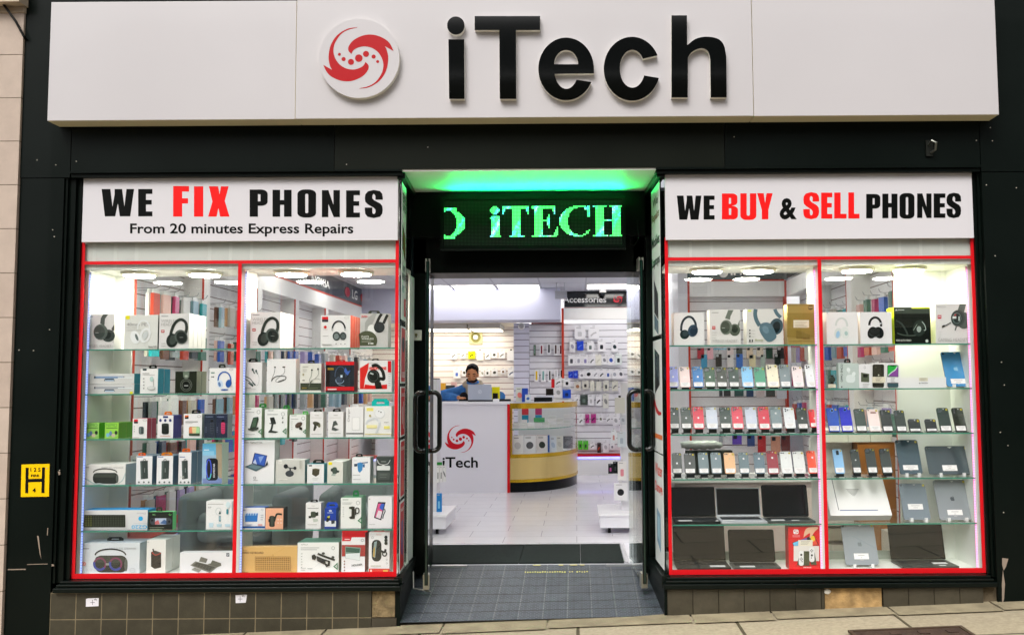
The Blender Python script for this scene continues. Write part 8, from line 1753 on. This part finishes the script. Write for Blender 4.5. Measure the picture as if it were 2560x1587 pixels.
# armchairs
def armchair(lb, x, y, rz, s=1.0):
    t_ = thing('armchair', lb, 'armchair', (x, y, FZ), 'grey waiting armchairs'); t_.rotation_euler = (0, 0, rz)
    U = M('7c888a', .75, 0, .3, 0, .5, 220, .08, 5)
    def pad(nm, x0, x1, y0, y1, z0, z1, bv=.05):
        a = MB(); a.box(x0, x1, y0, y1, z0, z1, U); o = a.build(nm, t_, bevel=bv); o.modifiers['soft_edge'].segments = 4
        for p in o.data.polygons: p.use_smooth = True
    pad('seat', -.25*s, .25*s, -.33, .2, .22, .42); pad('backrest', -.36*s, .36*s, .2, .38, .10, .60, .07); pad('arm', -.38*s, -.255*s, -.34, .195, .10, .55, .055); pad('arm', .255*s, .38*s, -.34, .195, .10, .55, .055)
    a = MB(); a.box(-.34*s, .34*s, -.30, .34, .05, .099, M('2a2c2c', .6)); a.build('base', t_)
    for sx in (-.3, .3):
        for sy in (-.26, .3): a = MB(); a.box(sx*s-.02, sx*s+.02, sy-.02, sy+.02, 0, .049, M('1a1a1a', .4)); a.build('leg', t_)
armchair('grey upholstered armchair behind the white desktop stand carton', -2.32, .98, 0)
armchair('grey upholstered armchair behind the tan keyboard carton', -1.50, 1.05, .12, .78)
# low cabinet behind the phones window
cab = thing('storage_cabinet', 'brown wooden storage cabinet with white drawers behind the tablets', 'cabinet', (1.9, .9, FZ)); o = (1.9, .9, FZ)
WOOD = M('a86a26', .5, 0, .4, 0, .2, 30, .18, 6)
c0, c1 = PX(2066, 1150, .85), PX(2238, 1150, .85)
a = MB(o); a.box(c0+.22, c1, .85, 1.25, FZ, PZ(2100, 1106, .85), WOOD); a.build('carcass', cab)
zt_ = PZ(2100, 1105, .85)
for k in range(3):
    xa = c0+.0+k*.155; a = MB(o); a.box(xa, xa+.15, .84, 1.25, zt_+.001, zt_+.085, M('e4e4d8', .4)); a.build('drawer', cab)
a = MB(o); a.box(c0-.02, c0+.21, .95, 1.25, FZ, zt_, M('dcdcd6', .4)); a.build('open_side', cab)
for i in range(5): simple_box('shoe_box', 'flat pale carton stacked in the open side of the wooden cabinet, %s from the floor' % ['first', 'second', 'third', 'fourth', 'fifth'][i], 'carton', c0-.0, c0+.18, .86, .949, .10+i*.1, .10+i*.1+.07+.01*(i % 2), ['d8d4c8', 'b0a898', 'd0c0b4', 'c4c8c0', 'e0d8d4'][i], None, 'cartons in the open cabinet')
wp = thing('white_unit', 'white base unit behind the laptops of the phones window', 'cabinet', (1.15, 1.0, FZ)); o = (1.15, 1.0, FZ)
a = MB(o); a.box(.68, 1.75, .9, 1.3, FZ, .60, M('ead9d4', .45)); a.box(.66, 1.77, .88, 1.32, .601, .625, WHITE); a.build('carcass', wp)

# ================================================================== THE MAN AT THE COUNTER
def person():
    px, py = PX(1181, 940, 6.02), 6.02
    hz = PZ(1181, 935, 6.02)+.004
    pr = thing('person', 'bearded person in a blue denim jacket looking down at the silver laptop', 'person', (px, py+.1, FZ)); O_ = (px, py+.1, FZ)
    SKIN = M('b97a50', .5, 0, .4, 0, .1, 90, .06, 12); DEN = M('3a70b0', .8, 0, .2, 0, .6, 140, .28, 14); HAIR = M('0d0d0e', .5); BEI = M('a89c8a', .8, 0, .2, 0, .5, 160, .06, 10); BLACKC = M('14161a', .75)
    ct_, st_ = math.cos(.16), math.sin(.16)
    def tilt(mb):
        for p in mb.v:
            z = p.z+O_[2]-(hz-.07); y = p.y+O_[1]-(py+.03)
            if z > -.045:
                k = min(1, (z+.045)/.04); yn, zn = y*ct_-z*st_, y*st_+z*ct_
                p.y += (yn-y)*k; p.z += (zn-z)*k
    def fuse(name, build, vox, mat, sm=3, head=False):
        a = MB(O_); build(a)
        if head: tilt(a)
        o = a.build(name, pr)
        r = o.modifiers.new('fuse', 'REMESH'); r.mode = 'VOXEL'; r.voxel_size = vox; r.use_smooth_shade = True
        s_ = o.modifiers.new('relax', 'SMOOTH'); s_.factor = .5; s_.iterations = sm
        return o
    S = Vector((px, py, hz))
    def limb(a, pts, rs, mat, n=10): a.tube([Vector(p) for p in pts], rs, mat, n); [a.ball(p, r, r, r, mat, 10, 6) for p, r in zip(pts, rs)]
    sh = hz-.185           # shoulder height
    elL = (px-.42, py-.10, ct+.06); wrL = (px-.13, py-.32, ct+.045)
    elR = (px+.36, py-.08, ct+.05); wrR = (px+.10, py-.32, ct+.045)
    def body(a):
        a.ball((px, py-.015, hz+.015), .072, .088, .098, SKIN, 20, 14); a.ball((px, py-.055, hz-.055), .052, .058, .058, SKIN, 16, 10)
        a.ball((px, py-.078, hz-.03), .045, .035, .05, SKIN); a.ball((px, py-.122, hz-.045), .013, .018, .014, SKIN, 8, 6); a.ball((px, py-.112, hz-.022), .009, .014, .026, SKIN, 8, 6)
        a.ball((px, py-.093, hz+.008), .05, .014, .012, SKIN, 10, 6)
        for sx in (-1, 1): a.ball((px+sx*.074, py+.0, hz-.012), .010, .022, .032, SKIN, 8, 8)
        limb(a, [(px, py+.035, hz-.06), (px, py+.08, sh+.02)], [.052, .058], SKIN)
        limb(a, [(px, py+.1, sh-.05), (px, py+.12, sh-.28), (px, py+.16, sh-.46)], [.12, .115, .13], SKIN)
        for sx, el, wr in ((-1, elL, wrL), (1, elR, wrR)):
            limb(a, [(px+sx*.16, py+.1, sh-.03), el, wr], [.048, .038, .026], SKIN)
            hx, hy, hz_ = wr; a.ball((hx-sx*.045, hy-.055, hz_-.005), .036, .042, .016, SKIN, 10, 8)
            for f in range(4):
                fx = hx-sx*(.015+.022*f); L = [.055, .068, .072, .062][f]
                limb(a, [(fx, hy-.085, hz_), (fx-sx*.004, hy-.085-L*.6, hz_+.004), (fx-sx*.006, hy-.085-L, hz_-.016)], [.0088, .008, .007], SKIN, 6)
            limb(a, [(hx-sx*.07, hy-.03, hz_), (hx-sx*.092, hy-.062, hz_-.004), (hx-sx*.094, hy-.085, hz_-.012)], [.010, .009, .008], SKIN, 6)
            limb(a, [(px+sx*.1, py+.17, sh-.48), (px+sx*.12, py+.14, FZ+.45), (px+sx*.12, py+.2, FZ+.08)], [.085, .058, .04], SKIN)
            limb(a, [(px+sx*.12, py+.18, FZ+.045), (px+sx*.13, py+.0, FZ+.035)], [.042, .034], SKIN)
    fuse('body', body, .009, SKIN, 3, True)
    def jacket(a):
        limb(a, [(px, py+.1, sh-.04), (px, py+.12, sh-.28), (px, py+.16, sh-.5)], [.155, .16, .165], DEN)
        for sx, el, wr in ((-1, elL, wrL), (1, elR, wrR)):
            limb(a, [(px+sx*.08, py+.1, sh-.01), (px+sx*.175, py+.09, sh-.045), el, (wr[0]-(wr[0]-el[0])*.12, wr[1]-(wr[1]-el[1])*.12, wr[2])], [.085, .078, .066, .044], DEN)
            c = Vector(el).lerp(Vector((px+sx*.175, py+.09, sh-.045)), .3); a.ball((c.x, c.y-.03, c.z), .05, .045, .018, DEN, 8, 6); c = Vector(el).lerp(Vector((px+sx*.175, py+.09, sh-.045)), .6); a.ball((c.x, c.y-.035, c.z), .05, .045, .016, DEN, 8, 6)
    fuse('jacket', jacket, .012, DEN, 2)
    def hood(a):
        n = 16; pts = [(px+.105*math.cos(2*math.pi*i/n), py+.045+.105*math.sin(2*math.pi*i/n), sh+.055+.035*math.sin(2*math.pi*i/n)) for i in range(n)]
        a.tube(pts, .032, BEI, 8, False, True); a.ball((px, py+.15, sh+.04), .10, .06, .06, BEI)
        limb(a, [(px-.045, py-.05, sh+.02), (px-.05, py-.045, sh-.2)], [.035, .03], BEI); limb(a, [(px+.045, py-.05, sh+.02), (px+.05, py-.045, sh-.2)], [.035, .03], BEI)
    fuse('hood', hood, .012, BEI, 2)
    fuse('waistcoat', lambda a: (limb(a, [(px-.10, py-.07, sh-.10), (px-.12, py-.06, sh-.34)], [.06, .07], BLACKC), limb(a, [(px+.09, py-.07, sh-.10), (px+.1, py-.06, sh-.34)], [.06, .07], BLACKC)), .012, BLACKC, 2)
    fuse('trousers', lambda a: [limb(a, [(px+sx*.1, py+.17, sh-.46), (px+sx*.12, py+.14, FZ+.45), (px+sx*.12, py+.2, FZ+.1)], [.10, .07, .055], BLACKC) for sx in (-1, 1)], .014, BLACKC, 2)
    def hair(a):
        a.ball((px, py+.018, hz+.058), .081, .092, .078, HAIR, 18, 12); a.ball((px, py+.045, hz+.0), .079, .07, .075, HAIR, 16, 10)
        for i in range(9): a.ball((px-.064+.016*i, py-.066+.0022*(i-4)**2*.5, hz+.092+.009*((i*5) % 3)-.0022*(i-4)**2), .017, .02, .026, HAIR, 8, 6)
        for sx in (-1, 1): a.ball((px+sx*.069, py-.02, hz+.042), .011, .028, .042, HAIR, 8, 8)
    fuse('hair', hair, .007, HAIR, 2, True)
    def beard(a):
        n = 11
        for i in range(n):
            t = -1+2*i/(n-1); a.ball((px+.058*t, py-.108+.05*t*t, hz-.092+.03*t*t), .017, .014, .020, HAIR, 8, 6)
        for i in range(5): t = -1+.5*i; a.ball((px+.026*t, py-.118+.006*abs(t), hz-.066-.005*abs(t)), .010, .008, .007, HAIR, 8, 6)
    fuse('beard', beard, .006, HAIR, 1, True)
    a = MB(O_)
    for sx in (-1, 1):
        a.tube([(px+sx*.016, py-.104, hz+.014), (px+sx*.034, py-.102, hz+.020), (px+sx*.052, py-.088, hz+.012)], [.0045, .0055, .0035], HAIR, 6)
    tilt(a); a.build('eyebrows', pr, True)
    a = MB(O_)
    for sx in (-1, 1): a.ball((px+sx*.031, py-.096, hz-.006), .013, .006, .005, M('1c1410', .2), 10, 6)
    tilt(a); a.build('eyes', pr, True)
    a = MB(O_); a.ball((px, py-.118, hz-.080), .02, .006, .006, M('8a4a40', .5), 10, 6); tilt(a); a.build('mouth', pr, True)
person()

# ================================================================== ACROSS THE STREET (seen only in reflections)
tb = thing('terrace_building', 'stone terrace with white sash windows across the street', 'building', (0, -22, -.4)); o = (0, -22, -.4)
BRK = brick_mat('terrace_stone', '#a89a88', '#9a8c7a', '#6f675c', .6, .3, .008, 'XZ', .5, .8, .4, .2)
a = MB(o); a.box(-16, 16, -30, -22, -.6, 10.6, BRK); a.build('wall', tb)
a = MB(o); a.add([(-16.2, -21.8, 10.6), (16.2, -21.8, 10.6), (16.2, -26, 14.0), (-16.2, -26, 14.0)], [(3, 2, 1, 0)], M('4a4c52', .8)); a.build('roof', tb)
for r_, z in enumerate((3.9, 7.0)):
    for i in range(9):
        x = -14+i*3.5
        f = MB(o); f.box(x-.75, x+.75, -22, -21.94, z-.1, z, M('e8e4da', .5))
        for q in ((-.68, -.60), (.60, .68), (-.04, .04)): f.box(x+q[0], x+q[1], -21.99, -21.93, z, z+1.8, WHITE)
        for q in (0, .86, 1.74): f.box(x-.6, x+.6, -21.985, -21.935, z+q, z+q+.07, WHITE)
        ob_ = f.build('window', tb)
        g = MB((0, 0, 0)); g.box(x-.6-0, x+.6-0, -22.0, -21.99, z, z+1.8, M('3a4450', .05)); g.v = [p-Vector(o) for p in g.v]; g.build('window_glass', ob_)
for i in range(4):
    x = -12+i*8; f = MB(o); f.box(x-2.8, x+2.8, -22, -21.9, .3, 2.9, M(['23303a', '5a2a2a', '2a3a30', '3a3a3e'][i], .2)); f.build('shop_window', tb)
